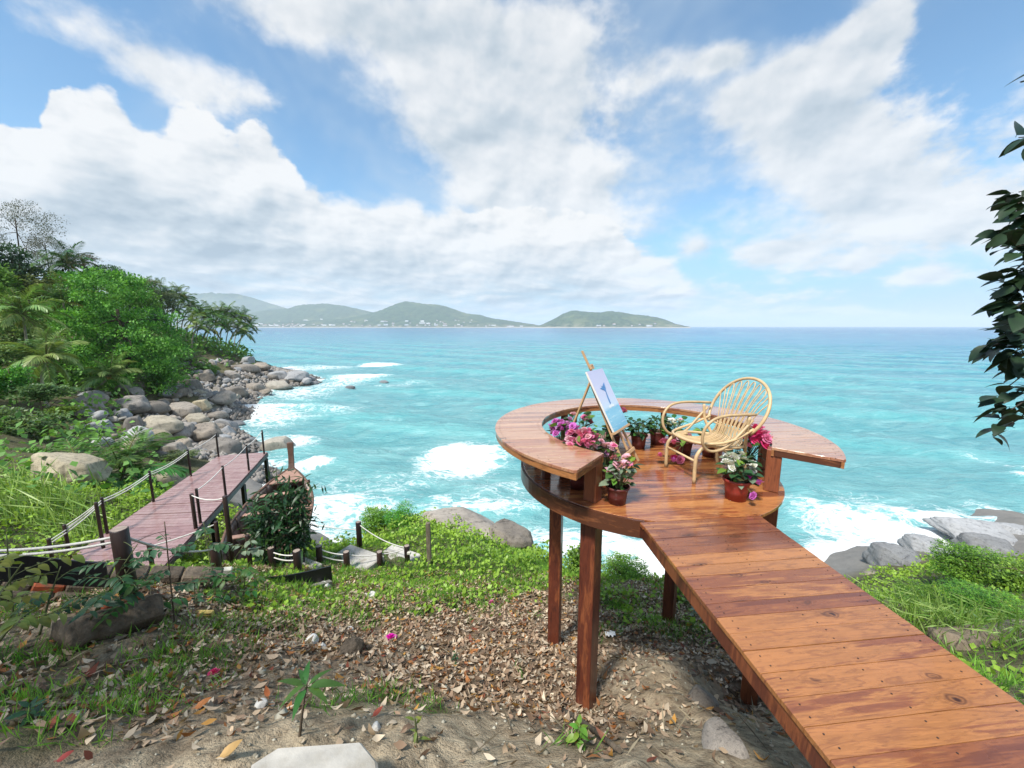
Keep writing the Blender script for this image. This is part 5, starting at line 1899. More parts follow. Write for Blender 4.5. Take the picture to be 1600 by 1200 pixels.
# the rest of the boulder beach
rs = np.random.default_rng(77)
SHORE = np.array([(-20, 31), (-25, 34), (-30, 39.5), (-37, 47), (-42.5, 59), (-45, 72), (-43.5, 84)], float)
seg = np.r_[0, np.cumsum(np.hypot(*np.diff(SHORE, axis=0).T))]
cnt = 0
BT = {0: 'middle sized granite boulder in the pile along the rocky shore', 1: 'small granite boulder wedged in the pile along the rocky shore'}
for tries in range(9000):
    if cnt >= 285:
        break
    s = rs.random() * seg[-1]
    x, y = np.interp(s, seg, SHORE[:, 0]), np.interp(s, seg, SHORE[:, 1])
    x2, y2 = np.interp(s + .5, seg, SHORE[:, 0]), np.interp(s + .5, seg, SHORE[:, 1])
    t = np.array([x2 - x, y2 - y]) / (math.hypot(x2 - x, y2 - y) + 1e-9)
    nrm = np.array([-t[1], t[0]])
    q = rs.uniform(-.8, 9.5 + (s / seg[-1]) * 5)
    X, Y = x + nrm[0] * q, y + nrm[1] * q
    big = rs.random() < .25
    r = rs.uniform(.85, 1.35) if big else rs.uniform(.35, .75)
    r *= .8 + .35 * s / seg[-1]
    if any((X - a) ** 2 + (Y - b_) ** 2 < (.62 * (r + c)) ** 2 for a, b_, c in PLACED):
        continue
    kind = ('rock', 'rock', 'rock_tan', 'rock_grey')[rs.integers(4)] if s < seg[-1] * .6 else ('rock', 'rock_grey', 'rock')[rs.integers(3)]
    boulder((X, Y, max(gz(X, Y), SEA - .6)), r * rs.uniform(.85, 1.3), r * rs.uniform(.7, 1.1), r * rs.uniform(.55, .85), rs.uniform(0, 6.28), kind, ('middle sized ' if big else 'small ') + {'rock': 'brownish', 'rock_tan': 'tan', 'rock_grey': 'grey'}[kind] + ' boulder in the pile ' + ('below the palm grove' if s > seg[-1] * .68 else 'below the big green tree' if s > seg[-1] * .33 else 'beyond the deck'), 'boulders heaped along the rocky shore', rs.integers(4), (rs.normal(0, .25), rs.normal(0, .25)), False, .28)
    cnt += 1

# terrace wall on the beach
tw = [tuple(at(px, py, y)) for px, py, y in ((45, 672, 31), (80, 668, 31.5), (120, 665, 31.5), (160, 660, 32), (198, 651, 33))]
wall = thing('terrace_wall', 'low curved stone terrace wall with a pale cap on the beach', 'wall', tw[2])
wb = bez(tw, 20)
W0 = np.array(tw[2])
rs = np.random.default_rng(8)
for row in range(3):
    for i in range(len(wb) - 1):
        a, c = np.array(wb[i]) - W0, np.array(wb[i + 1]) - W0
        sh = (row % 2) * .5
        a2, c2 = a + (c - a) * sh, c + (c - a) * sh * .98
        z = -.30 - row * .42
        MB().beam(tuple(a2 + [0, rs.uniform(-.04, .04), z]), tuple(c2 + [-.04 * np.sign(c2[0] - a2[0]), 0, z]), .55, .40, bev=.06).obj('stone', M['terrace_stone'], wall)
for i in range(0, len(wb) - 1, 2):
    a, c = np.array(wb[i]) - W0, np.array(wb[min(i + 2, len(wb) - 1)]) - W0
    MB().beam(tuple(a + [0, 0, -.03]), tuple(c + [0, 0, -.03]), .7, .12, bev=.02).obj('cap_stone', M['concrete'], wall)

# stone and timber retaining at the path start
rw = thing('retaining_wall', 'dark layered stone retaining wall with a streak of orange paint below black sheeting', 'wall', tuple(at(100, 930, 3.6)))
R0 = at(100, 930, 3.6)
rs = np.random.default_rng(14)
for row, (ya, dy, zt) in enumerate(((895, .10, 0), (913, .04, 0), (932, -.05, 0))):
    px = -60
    while px < 290:
        wp = rs.uniform(34, 70)
        f = lambda q: 3.55 + (q + 60) / 350 * 1.0 + dy
        a, c = at(px + 1, ya + (px - 100) * .015, f(px)) - R0, at(px + wp - 1, ya + (px + wp - 100) * .015, f(px + wp)) - R0
        MB().beam(tuple(a), tuple(c), .26, .105, bev=.02).obj('stone', M['orange_paint' if row == 1 and 20 < px < 75 else 'old_timber'], rw)
        px += wp


def log(name, label, a, b_, r, mat, seed, streak=None):
    a, b_ = np.array(a), np.array(b_)
    t = thing(name, label, 'log', tuple(a))
    rs = np.random.default_rng(seed)
    n, m = 26, 14
    d = (b_ - a)
    L = np.linalg.norm(d)
    d /= L
    u = np.cross(d, [0, 0, 1.0])
    u /= np.linalg.norm(u)
    v = np.cross(u, d)
    vs = []
    for i in range(n + 1):
        for k in range(m):
            an = 2 * PI * k / m
            rr = r * (1 + .22 * mnoise.fractal(Vector((i * .22, math.cos(an) * 1.2 + seed, math.sin(an) * 1.2)), 1, 2, 4) + (.10 if k % 3 == 0 else 0))
            p = d * (L * i / n + rs.normal(0, .004)) + (u * math.cos(an) + v * math.sin(an) * .75) * rr
            vs.append(tuple(p))
    fs = [(i * m + k, i * m + (k + 1) % m, (i + 1) * m + (k + 1) % m, (i + 1) * m + k) for i in range(n) for k in range(m)]
    fs += [tuple(range(m))[::-1], tuple(n * m + k for k in range(m))]
    MB().add(vs, fs, True).obj('body', M[mat], t)
    if streak:
        pts = [tuple(d * (L * q) + (v * .80 + u * .35 * 0) * r * .80 + np.cross(d, v) * -r * .55) for q in np.linspace(*streak, 8)]
        MB().tube(pts, r * .17, 5).obj('paint_streak', M['orange_paint'], t)
    return t


log('fallen_log', 'squared weathered log with an orange paint streak lying on leaf litter', on(98, 1012) + [0, 0, .10], on(245, 968) + [0, 0, .13], .165, 'old_timber', 3, (.42, .86))
log('fallen_log', 'pale rotten log bridging the slope right of the walkway', on(1478, 1012) + [0, 0, .05], on(1640, 1000) + [0, 0, .12], .20, 'bark', 6)
# ------------------------------------------------------------------ leaves by the thousand
VR = np.random.default_rng(2024)


def unit(a):
    return a / np.maximum(np.linalg.norm(a, axis=1, keepdims=True), 1e-9)


def leafcloud(P, D, U, L, W, fold=.15):
    """folded lozenge leaves: base P, direction D, up hint U"""
    n = len(P)
    D = unit(D)
    S = unit(np.cross(D, U))
    N = np.cross(S, D)
    L = np.broadcast_to(np.asarray(L, float), (n,))[:, None]
    W = np.broadcast_to(np.asarray(W, float), (n,))[:, None]
    V = np.empty((n, 4, 3))
    V[:, 0] = P
    V[:, 1] = P + D * L * .48 - S * W * .5 + N * fold * W
    V[:, 2] = P + D * L
    V[:, 3] = P + D * L * .48 + S * W * .5 + N * fold * W
    return V.reshape(-1, 3), np.arange(4 * n).reshape(n, 4)


def tone(n, a, b, k=None, jitter=.18):
    t = VR.random(n) if k is None else k
    c = np.asarray(a)[None] * (1 - t[:, None]) + np.asarray(b)[None] * t[:, None]
    return np.clip(c * VR.uniform(1 - jitter, 1 + jitter, (n, 1)), 0, 1)


def crown_mesh(name, lobes, nclump, per, leaf, rc, dark, light, mat, up=.5, seed=0, droop=0.0, skirt=0.35):
    """leaves grouped in clumps over a few lobes; each clump has its own green"""
    rs = np.random.default_rng(seed)
    vol = np.array([max(r[0] * r[1], r[0] * r[2]) for _, r in lobes])
    which = rs.choice(len(lobes), nclump, p=vol / vol.sum())
    d = unit(rs.normal(size=(nclump, 3)) + [0, 0, .25])
    rad = rs.uniform(skirt, 1.0, nclump) ** .5
    C = np.array([lobes[i][0] for i in which]) + d * rad[:, None] * np.array([lobes[i][1] for i in which])
    hue = rs.random(nclump)
    ix = np.repeat(np.arange(nclump), per)
    n = len(ix)
    off = rs.normal(size=(n, 3)) * [1, 1, .55]
    P = C[ix] + off * rc * rs.uniform(.4, 1.0, (n, 1))
    D = unit(off) * .8 + d[ix] * .6 + rs.normal(size=(n, 3)) * .45
    D[:, 2] -= droop
    U = d[ix] * (1 - up) + np.array([0, 0, up]) + rs.normal(size=(n, 3)) * .3
    L = leaf * rs.uniform(.7, 1.35, n)
    V, F = leafcloud(P, D, U, L, L * .62)
    c = np.asarray(dark)[None] * (1 - hue[ix, None]) + np.asarray(light)[None] * hue[ix, None]
    c = np.clip(c * rs.uniform(.75, 1.25, (n, 1)), 0, 1)
    return quads(name, V, F, mat, {'Col': np.repeat(c, 4, 0)})


def ball_lobes(seed, n, spread, r, flat=.8):
    rs = np.random.default_rng(seed)
    out = []
    for k in range(n):
        p = rs.normal(size=3)
        p = p / np.linalg.norm(p) * spread * rs.uniform(.6, 1)
        q = rs.uniform(r[0], r[1])
        out.append(((p[0], p[1], p[2] * flat), (q, q, q * flat)))
    return out


FM = M['foliage_far']
CR = {
    'olive': crown_mesh('crown', ball_lobes(1, 8, .58, (.32, .5)), 520, 10, .070, .085, (.085, .150, .040), (.250, .320, .095), FM, seed=1),
    'dark': crown_mesh('crown', ball_lobes(2, 8, .55, (.35, .52)), 560, 10, .064, .085, (.018, .060, .032), (.065, .145, .070), FM, seed=2),
    'green': crown_mesh('crown', ball_lobes(3, 9, .58, (.30, .48)), 560, 11, .066, .085, (.050, .150, .026), (.190, .370, .062), FM, seed=3),
    'grey': crown_mesh('crown', ball_lobes(4, 9, .60, (.28, .45)), 480, 9, .060, .08, (.070, .110, .060), (.170, .215, .120), FM, seed=4),
    'bush': crown_mesh('crown', ball_lobes(5, 7, .55, (.35, .55), .9), 420, 9, .105, .10, (.050, .150, .022), (.200, .380, .055), M['foliage'], seed=5, up=.6),
    'brightbush': crown_mesh('crown', ball_lobes(6, 8, .55, (.33, .5), .9), 900, 10, .050, .075, (.060, .190, .018), (.210, .420, .050), M['foliage'], seed=6, up=.6),
    'vine': crown_mesh('crown', ball_lobes(7, 9, .62, (.30, .5), .7), 420, 9, .095, .10, (.025, .085, .022), (.200, .290, .110), M['foliage'], seed=7, up=.7),
}
_l = []
_rs = np.random.default_rng(12)
for tier, (zz, rr, cnt) in enumerate(((.86, .30, 5), (.68, .48, 9), (.48, .62, 14), (.26, .74, 18), (.02, .82, 22), (-.22, .88, 24), (-.46, .92, 24), (-.68, .92, 22), (-.86, .85, 18))):
    for k in range(cnt):
        a = _rs.uniform(0, 2 * PI)
        q = rr * math.sqrt(_rs.uniform(.15, 1))
        s = _rs.uniform(.16, .27)
        _l.append(((q * math.cos(a), q * math.sin(a), zz + _rs.uniform(-.09, .09)), (s, s, s * .34)))
CR['tiered'] = crown_mesh('crown', _l, 3600, 9, .042, .052, (.040, .150, .024), (.180, .400, .060), FM, seed=13, up=.8, skirt=.1)
CR['wispy'] = crown_mesh('crown', ball_lobes(8, 18, .72, (.16, .30), .95), 760, 9, .026, .075, (.060, .070, .045), (.135, .140, .095), FM, seed=8)
CR['brown'] = crown_mesh('crown', ball_lobes(9, 10, .62, (.22, .34), .6), 420, 8, .050, .085, (.100, .095, .055), (.200, .175, .110), FM, seed=9)


def trunk(t, base, top, r, bark, lobes, seed):
    rs = np.random.default_rng(seed)
    b_, e = np.array(base), np.array(top)
    mid = (b_ + e) / 2 + [rs.normal(0, .06) * np.linalg.norm(e - b_), 0, 0]
    mb = MB().tube(bez([tuple(b_), tuple(mid), tuple(e)], 10), list(np.linspace(r, r * .5, 11))[:len(bez([tuple(b_), tuple(mid), tuple(e)], 10))], 8)
    for c, k in lobes:
        s = b_ + (e - b_) * rs.uniform(.5, .95)
        m_ = (s + c) / 2 + [0, 0, .08 * np.linalg.norm(c - s)]
        pts = bez([tuple(s), tuple(m_), tuple(c)], 8)
        mb.tube(pts, list(np.linspace(r * .42, r * .10, len(pts))), 5, False)
    return mb.obj('trunk', M[bark], t)


def tree(px, py, y, wpx, hpx, kind, label, bark='bark', group=None, cat='tree', name='tree', thick=.028, depth=.9, rz=None, ground=None):
    c = at(px, py, y)
    W, H = wpx / 2 * y / FPX, hpx / 2 * y / FPX
    g = gz(c[0], c[1]) if ground is None else ground
    g = min(g, c[2] - H * .5)
    base = (c[0], c[1], g)
    t = thing(name, label, cat, base, 0, group)
    cr = link('crown', CR[kind], t, (0, 0, c[2] - g), (0, 0, VR.uniform(0, 6.28) if rz is None else rz), (W, W * depth, H))
    lb = [(np.array([VR.uniform(-.6, .6) * W, VR.uniform(-.6, .6) * W * depth, c[2] - g + VR.uniform(-.4, .6) * H]), 0) for _ in range(7)]
    trunk(t, (0, 0, -.3), (0, 0, c[2] - g + H * .35), max(thick * W * 2, .03), bark, lb, abs(int(px * 7 + py)))
    return t


TREES = [
    (188, 520, 46, 165, 205, 'tiered', 'big bright green tree with layered crown above the boulder beach', 'bark_dark'),
    (112, 585, 43, 110, 70, 'tiered', 'lower layered green tree to the left of the big bright one', 'bark_dark'),
    (250, 592, 48, 46, 46, 'tiered', 'small layered green tree at the foot of the big bright one', 'bark_dark'),
    (22, 420, 50, 110, 100, 'dark', 'dark blue green dense tree at the edge of the hillside', 'bark_dark'),
    (28, 366, 60, 120, 130, 'wispy', 'tall thin leaved tree with bare branches standing out on the hilltop', 'bark_dark'),
    (205, 468, 60, 100, 70, 'green', 'rounded green tree directly behind the top of the big bright tree', 'bark_dark'),
    (165, 500, 54, 110, 80, 'green', 'green tree filling the slope behind the big bright tree', 'bark_dark'),
    (236, 540, 58, 70, 60, 'green', 'green tree between the big bright tree and the first palms', 'bark_dark'),
    (72, 392, 61, 90, 60, 'wispy', 'wispy small tree beside the tall thin leaved one on the hilltop', 'bark_dark'),
    (128, 408, 70, 80, 44, 'brown', 'brownish open crowned tree on the hillside skyline', 'bark'),
    (60, 448, 52, 110, 64, 'olive', 'olive green rounded tree between the two upper palms', 'bark'),
    (125, 442, 58, 90, 60, 'green', 'mid green tree under the dark palm on the upper slope', 'bark'),
    (178, 434, 66, 80, 50, 'dark', 'dark crown rising behind the top of the big bright tree', 'bark_dark'),
    (212, 448, 74, 80, 48, 'grey', 'grey green tree on the skyline right of the big bright tree', 'bark'),
    (250, 472, 78, 66, 62, 'grey', 'grey green tree next to the start of the palm grove', 'bark'),
    (236, 500, 72, 50, 60, 'dark', 'shaded dark tree between the big tree and the palm grove', 'bark_dark'),
    (95, 495, 47, 100, 66, 'green', 'green tree behind the pale palm on the mid slope', 'bark'),
    (20, 520, 40, 90, 80, 'olive', 'olive tree behind the large pale palm', 'bark'),
    (150, 480, 56, 90, 60, 'olive', 'olive green tree left of the big bright tree top', 'bark'),
]
for (px, py, y, wp, hp, k, lab, bk) in TREES:
    tree(px, py, y, wp, hp, k, lab, bk, 'trees on the wooded hillside', thick=.011 if k == 'wispy' else .024)
BEYOND = [(-70, 430, 44, 150, 110, 'green'), (-190, 400, 40, 170, 140, 'olive'), (-120, 500, 34, 130, 100, 'green'), (-320, 380, 38, 200, 150, 'dark'), (-60, 560, 28, 120, 90, 'olive'), (-260, 520, 30, 170, 120, 'green'), (-460, 420, 34, 220, 160, 'olive')]
for (px, py, y, wp, hp, k) in BEYOND:
    tree(px, py, y, wp, hp, k, 'leafy tree on the hillside beyond the edge of the view', 'bark_dark', 'trees on the hillside beyond the view')
BUSHES = [
    (40, 545, 33, 110, 50, 'vine', 'pale leaved shrub mass below the large pale palm'),
    (15, 590, 26, 80, 80, 'bush', 'bright leafy shrub at the picture edge left of the leaning palm'),
    (60, 612, 26, 110, 46, 'vine', 'pale tipped shrub hanging over the terrace'),
    (35, 660, 22, 120, 80, 'vine', 'dense leafy shrub in front of the terrace wall'),
    (20, 715, 18, 100, 80, 'bush', 'dark green shrub beside the huge tan boulder'),
    (75, 712, 19, 90, 22, 'vine', 'leafy branch spreading over the huge tan boulder'),
    (85, 640, 30, 80, 20, 'bush', 'low green shrub on the terrace'),
    (320, 578, 66, 46, 26, 'brightbush', 'yellow green bush on the rocks below the palm grove'),
    (392, 570, 82, 26, 10, 'green', 'green bush at the seaward end of the palm grove'),
    (268, 552, 74, 46, 22, 'grey', 'greyish bush under the first palms of the grove'),
    (170, 760, 17, 90, 30, 'vine', 'leafy vine mound beneath the young palm'),
    (225, 735, 21, 90, 24, 'vine', 'leafy vine bank behind the deck railing'),
    (272, 712, 25, 80, 20, 'vine', 'leafy vine bank above the large smooth boulder'),
    (225, 800, 12.5, 110, 34, 'bush', 'low broad leaved green bush against the deck side'),
    (185, 830, 10.5, 90, 34, 'brightbush', 'bright low bush between the railing posts and the deck'),
    (310, 742, 17.5, 36, 18, 'brightbush', 'small bright bush by the deck edge'),
    (70, 790, 11, 120, 60, 'brightbush', 'bright yellow green bush on the slope left of the deck'),
    (20, 810, 10, 90, 60, 'brightbush', 'bright bush with long stalks at the picture edge'),
    (578, 818, 12.4, 84, 70, 'brightbush', 'rounded bright green bush at the seaward end of the bluff'),
    (636, 812, 12.4, 84, 70, 'brightbush', 'pointed bright green bush beside the long smooth boulder'),
    (630, 850, 11.0, 150, 54, 'brightbush', 'spreading yellow green bush in front of the long smooth boulder'),
    (715, 862, 10.6, 150, 46, 'brightbush', 'low yellow green bush behind the lone grey post'),
    (800, 884, 9.6, 130, 44, 'brightbush', 'low bright bush below the hollowed boulder'),
    (905, 872, 8.6, 100, 110, 'bush', 'leafy green bush behind the two left platform posts'),
    (965, 898, 8.0, 130, 80, 'brightbush', 'bright bush between the platform posts at the bluff edge'),
    (1080, 912, 7.8, 110, 56, 'bush', 'green bush at the bluff edge under the walkway'),
    (1530, 890, 10.0, 170, 84, 'brightbush', 'rounded fine leaved green bush right of the walkway'),
    (1610, 905, 9.0, 110, 70, 'bush', 'darker green bush at the picture edge behind the fine leaved one'),
    (1435, 930, 7.6, 120, 62, 'brightbush', 'bright low bush close to the walkway edge'),
    (1560, 955, 6.6, 170, 66, 'brightbush', 'bright spreading bush above the pale rotten log'),
    (1600, 1010, 5.0, 120, 70, 'bush', 'shaded leafy bush behind the end of the rotten log'),
    (1590, 1075, 3.6, 70, 80, 'bush', 'dark leafy bush beside the walkway planks'),
]
for (px, py, y, wp, hp, k, lab) in BUSHES:
    tree(px, py, y, wp, hp, k, lab, 'stem_brown', 'bushes on the slopes', 'bush', 'bush', .012, .8)


# ------------------------------------------------------------------ palms
def frond_mesh(e0, bend, seed, col):
    rs = np.random.default_rng(seed)
    n = 40
    pts, ang = [np.zeros(3)], math.radians(e0)
    for i in range(n):
        ang -= math.radians(bend) / n * (0.5 + 1.0 * i / n)
        pts.append(pts[-1] + np.array([math.cos(ang), 0, math.sin(ang)]) / n)
    pts = np.array(pts)
    P, D, U, L, T = [], [], [], [], []
    for s in (-1, 1):
        for i in range(5, n + 1):
            t = i / n
            tan = pts[min(i, n)] - pts[i - 1]
            tan /= np.linalg.norm(tan)
            d = tan * (.55 + .6 * t) + np.array([0, s, 0]) * (1.0 - .45 * t) + np.array([0, 0, -.42 - .25 * rs.random()])
            P.append(pts[i])
            D.append(d + rs.normal(0, .07, 3))
            U.append([0, 0, 1.0])
            L.append((.10 + .22 * math.sin(PI * min(1, .12 + t * .86)) ** .7) * rs.uniform(.85, 1.1))
            T.append(rs.random() * .7 + .3 * t)
    P, D, U, L, T = map(np.array, (P, D, U, L, T))
    V, F = leafcloud(P, D, U, L, .030, .25)
    c = np.asarray(col[0])[None] * (1 - T[:, None]) + np.asarray(col[1])[None] * T[:, None]
    # midrib: a thin three sided stalk
    q = [0, 6, 13, 20, 27, 34, 40]
    rv, rf = [], []
    for a, i in enumerate(q):
        w_ = .014 * (1 - .85 * i / n) + .001
        for dy, dz in ((-w_, 0), (w_, 0), (0, -w_)):
            rv.append(pts[i] + [0, dy, dz])
    for a in range(len(q) - 1):
        for k in range(3):
            rf.append((3 * a + k, 3 * a + (k + 1) % 3, 3 * a + 3 + (k + 1) % 3, 3 * a + 3 + k))
    V = np.r_[V, np.array(rv)]
    F = np.r_[F, np.array(rf) + 4 * len(P)]
    cc = np.r_[np.repeat(c, 4, 0), np.tile([[.20, .20, .07]], (len(rv), 1))]
    return quads('frond', V, F, M['palm_leaf'], {'Col': cc})


PCOL = {'green': ((.040, .130, .030), (.130, .270, .060)), 'pale': ((.100, .210, .055), (.300, .420, .130)), 'dark': ((.025, .090, .030), (.070, .170, .050)), 'yellow': ((.090, .130, .030), (.300, .300, .070))}
FR = {c: [[frond_mesh(e, b_, int(e * 3 + 200 + i), PCOL[c]) for i in range(2)] for e, b_ in ((84, 50), (64, 75), (40, 85), (12, 75), (-30, 50))] for c in PCOL}


def palm(label, crown, base, col, nf, fl, group=None, r=.13, nuts=0, wind=(0, 0), bow=.12, seed=1, name='coconut_palm'):
    rs = np.random.default_rng(seed)
    crown, base = np.array(crown), np.array(base)
    t = thing(name, label, 'palm', tuple(base), 0, group)
    e = crown - base
    if np.linalg.norm(e) > .5:
        mid = e * .5 + np.array([e[0], e[1], 0]) * bow + [0, 0, np.linalg.norm(e) * .04]
        pts = bez([(0, 0, -.3), tuple(mid), tuple(e)], 12)
        rad = [r * (1.5 - .7 * min(1, i / 2) - .25 * i / 12) for i in range(len(pts))]
        MB().tube(pts, rad, 8).obj('trunk', M['palm_bark'], t)
    for k in range(nf):
        q = (k + rs.random() * .6) / nf
        lv = 0 if q < .16 else 1 if q < .40 else 2 if q < .66 else 3 if q < .86 else 4
        a = k * 2.399 + rs.normal(0, .25)
        # fronds blown over by the sea wind
        dx, dy = math.cos(a) + wind[0], math.sin(a) + wind[1]
        a = math.atan2(dy, dx)
        m_ = FR[col if rs.random() > .12 or lv < 3 else 'yellow'][lv][rs.integers(2)]
        link('frond', m_, t, tuple(e + [math.cos(a) * r * .5, math.sin(a) * r * .5, 0]), (rs.normal(0, .18), rs.normal(0, .10), a), fl * rs.uniform(.85, 1.12))
    for k in range(nuts):
        a = rs.uniform(0, 6.28)
        s = .15 * fl / 3
        MB().lathe([(0, -s), (s * .7, -s * .7), (s, 0), (s * .7, s * .7), (0, s)], 8, tuple(e + [math.cos(a) * r * 2, math.sin(a) * r * 2, -s * rs.uniform(.8, 2)])).obj('coconut', M['coconut'], t)
    return t


def ppalm(label, cpx, cpy, y, bpx, bpy, col, nf, lenpx, **kw):
    c = at(cpx, cpy, y)
    b_ = at(bpx, bpy, y + kw.pop('dy', 0))
    g = gz(b_[0], b_[1])
    b_[2] = g if abs(g - b_[2]) < 6 else b_[2]
    return palm(label, c, b_, col, nf, lenpx * y / FPX, seed=int(cpx + cpy), **kw)


ppalm('coconut palm leaning right over the terrace wall with drooping pale fronds', 72, 560, 31, 84, 690, 'pale', 20, 52, r=.15, bow=-.6, nuts=3, wind=(.1, 0))
ppalm('short coconut palm with orange nuts leaning over the dark boulders', 171, 588, 40, 143, 646, 'pale', 18, 42, r=.17, nuts=7, bow=.1)
ppalm('large pale coconut palm on the slope at the picture edge', 36, 492, 36, 40, 560, 'pale', 22, 54, r=.15)
ppalm('dark coconut palm high on the slope beside the brownish tree', 106, 412, 58, 112, 480, 'dark', 18, 36, r=.15)
ppalm('coconut palm on the slope below the dark blue green tree', 68, 424, 57, 70, 480, 'green', 16, 34, r=.15)
ppalm('coconut palm half hidden by the big tree on its left flank', 99, 472, 44, 103, 540, 'green', 18, 36, r=.15)
ppalm('small wind bent palm silhouetted above the skyline', 241, 445, 84, 243, 480, 'dark', 10, 14, r=.14, wind=(-.5, 0))
ppalm('young palm on the rocks in front of the grove', 297, 562, 66, 287, 596, 'pale', 16, 26, r=.16)
for i, (cx, cy_, y, bx, by, c_) in enumerate(((222, 452, 78, 224, 500, 'green'), (252, 458, 82, 250, 510, 'green'), (196, 446, 70, 200, 500, 'dark'), (150, 452, 62, 152, 510, 'pale'), (24, 455, 50, 26, 520, 'green'))):
    ppalm(('coconut palm crown above the trees at the right shoulder of the big tree', 'coconut palm crown at the landward end of the headland grove', 'dark palm crown just over the top of the big bright tree', 'pale palm crown on the slope left of the big tree top', 'green palm crown under the dark dense tree')[i], cx, cy_, y, bx, by, c_, 15, 24, r=.15, wind=(-.2, 0))
GROVE = [(266, 462, 84, 262, 530), (276, 458, 86, 268, 530), (287, 466, 88, 277, 535), (296, 480, 86, 283, 538), (301, 498, 80, 289, 545), (312, 486, 92, 300, 548), (321, 496, 86, 307, 552), (331, 488, 92, 320, 555),
         (338, 502, 86, 322, 556), (346, 492, 94, 334, 558), (356, 488, 96, 343, 560), (353, 508, 90, 338, 560), (366, 496, 96, 352, 564), (371, 514, 92, 356, 564), (379, 494, 100, 366, 566), (385, 520, 96, 366, 568),
         (272, 482, 80, 266, 540), (327, 514, 82, 314, 556), (388, 508, 100, 372, 570), (308, 510, 78, 300, 556)]
for i, g in enumerate(GROVE):
    ppalm('slender coconut palm in the wind swept grove on the headland', *g, ('green', 'pale', 'green')[i % 3], 17, 19, group='coconut palms of the headland grove', r=.15, bow=-.15, wind=(-.25, 0))
for i, (cx, cy_, y) in enumerate(((330, 572, 78), (384, 568, 86), (303, 578, 66))):
    ppalm('low palm without visible trunk under the grove', cx, cy_, y, cx, cy_ + 6, ('green', 'dark')[i % 2], 12, 17, group='low palms under the grove', r=.12)
# young palms by the deck
ppalm('young palm with long dark fronds between the boulders and the deck', 192, 742, 17, 192, 768, 'green', 17, 92, r=.10, name='young_palm')
ppalm('young palm with fronds sprawling over the huge boulder', 140, 765, 15.5, 140, 790, 'green', 12, 92, r=.09, name='young_palm')
ppalm('small yellow green palm at the foot of the terrace wall', 112, 692, 27, 113, 704, 'yellow', 11, 38, r=.10, name='young_palm')
ppalm('small pale palm shoot behind the young palm', 222, 695, 24, 222, 706, 'pale', 9, 34, r=.08, name='young_palm')

# ------------------------------------------------------------------ undergrowth, ground cover, grass, litter


def scatter(n, x0, x1, y0, y1, dens, power=1.0):
    """points on the ground, kept with the probability dens(x, y)"""
    out = []
    got = 0
    while got < n:
        m_ = 60000
        x = VR.uniform(x0, x1, m_)
        y = y0 + (y1 - y0) * VR.random(m_) ** power
        k = VR.random(m_) < dens(x, y)
        p = np.stack([x[k], y[k]], 1)
        out.append(p)
        got += len(p)
        if len(p) < 50:
            break
    return np.concatenate(out)[:n]


def on_ground(p, dz=0):
    return np.c_[p, ground_z(p[:, 0], p[:, 1]) + dz]


# shrubs and leaves that cover the hillside between the trees
hz = lambda x, y: (1 - .93 * ((x > -62) & (y > 66))) * ((x < -0.62 * y - 3 + 3 * fbm(x * .2, y * .2, 2)) & (y > 6)) * (ground_smooth(x, y) > -8.6) * np.where(y < 35, 1.0, .8) * np.clip(1.2 - fbm(x * .12 + 3, y * .12, 3) * .6, .3, 1)
p = scatter(26000, -110, -12, 6, 105, hz)
P = on_ground(p, 0)
hgt = VR.random(len(P)) ** 1.5 * (1.0 + .02 * p[:, 1])
P[:, 2] += hgt
hue = np.clip(fbm(p[:, 0] * .25, p[:, 1] * .25, 3) * 1.3 - .15 + .25 * hgt / 2, 0, 1)
D = VR.normal(size=(len(P), 3)) + [0, -.2, .1]
U = VR.normal(size=(len(P), 3)) * .4 + [0, 0, 1]
sz = .26 + .006 * p[:, 1]
V, F = leafcloud(P, D, U, sz * VR.uniform(.7, 1.4, len(P)), sz * .7)
und = link('undergrowth', quads('undergrowth', V, F, M['foliage_far'], {'Col': np.repeat(tone(len(P), (.045, .130, .026), (.200, .350, .070), hue), 4, 0)}))
tag(und, kind='stuff')

def off_path(x, y):
    """0 on the slab path, 1 away from it"""
    d = np.full(x.shape, 9.0)
    for sx, sy in ((-5.3, 6.6), (-5.0, 7.1), (-4.75, 7.55), (-4.25, 8.0), (-3.75, 8.45), (-3.3, 8.7), (-2.9, 8.95)):
        d = np.minimum(d, np.hypot(x - sx, y - sy))
    return np.clip((d - .42) / .25, 0, 1)


# low creeping growth on the near slopes
near_leaf = lambda x, y: off_path(x, y) * green_at(x, y) ** 1.2 * (ground_smooth(x, y) > -9.7) * ((y > 5.2) | (x > 3.2) | (x < -3))
p = np.r_[scatter(30000, -14, 5, 4.5, 15, near_leaf), scatter(26000, 3.3, 24, 2.4, 16, near_leaf), scatter(9000, -22, -7, 5.5, 17, near_leaf)]
P = on_ground(p, 0)
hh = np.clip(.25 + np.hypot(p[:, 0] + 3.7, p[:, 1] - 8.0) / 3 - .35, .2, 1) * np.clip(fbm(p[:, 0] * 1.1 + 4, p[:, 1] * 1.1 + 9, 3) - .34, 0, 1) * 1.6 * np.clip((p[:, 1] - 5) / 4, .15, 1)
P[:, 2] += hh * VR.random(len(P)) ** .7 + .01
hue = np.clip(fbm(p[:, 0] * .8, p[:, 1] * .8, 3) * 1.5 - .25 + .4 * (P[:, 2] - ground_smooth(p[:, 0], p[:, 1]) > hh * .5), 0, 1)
D = VR.normal(size=(len(P), 3)) + [0, -.2, .25]
U = VR.normal(size=(len(P), 3)) * .45 + [0, 0, 1]
L = VR.uniform(.045, .10, len(P)) * (1 + .03 * p[:, 1])
V, F = leafcloud(P, D, U, L, L * .68)
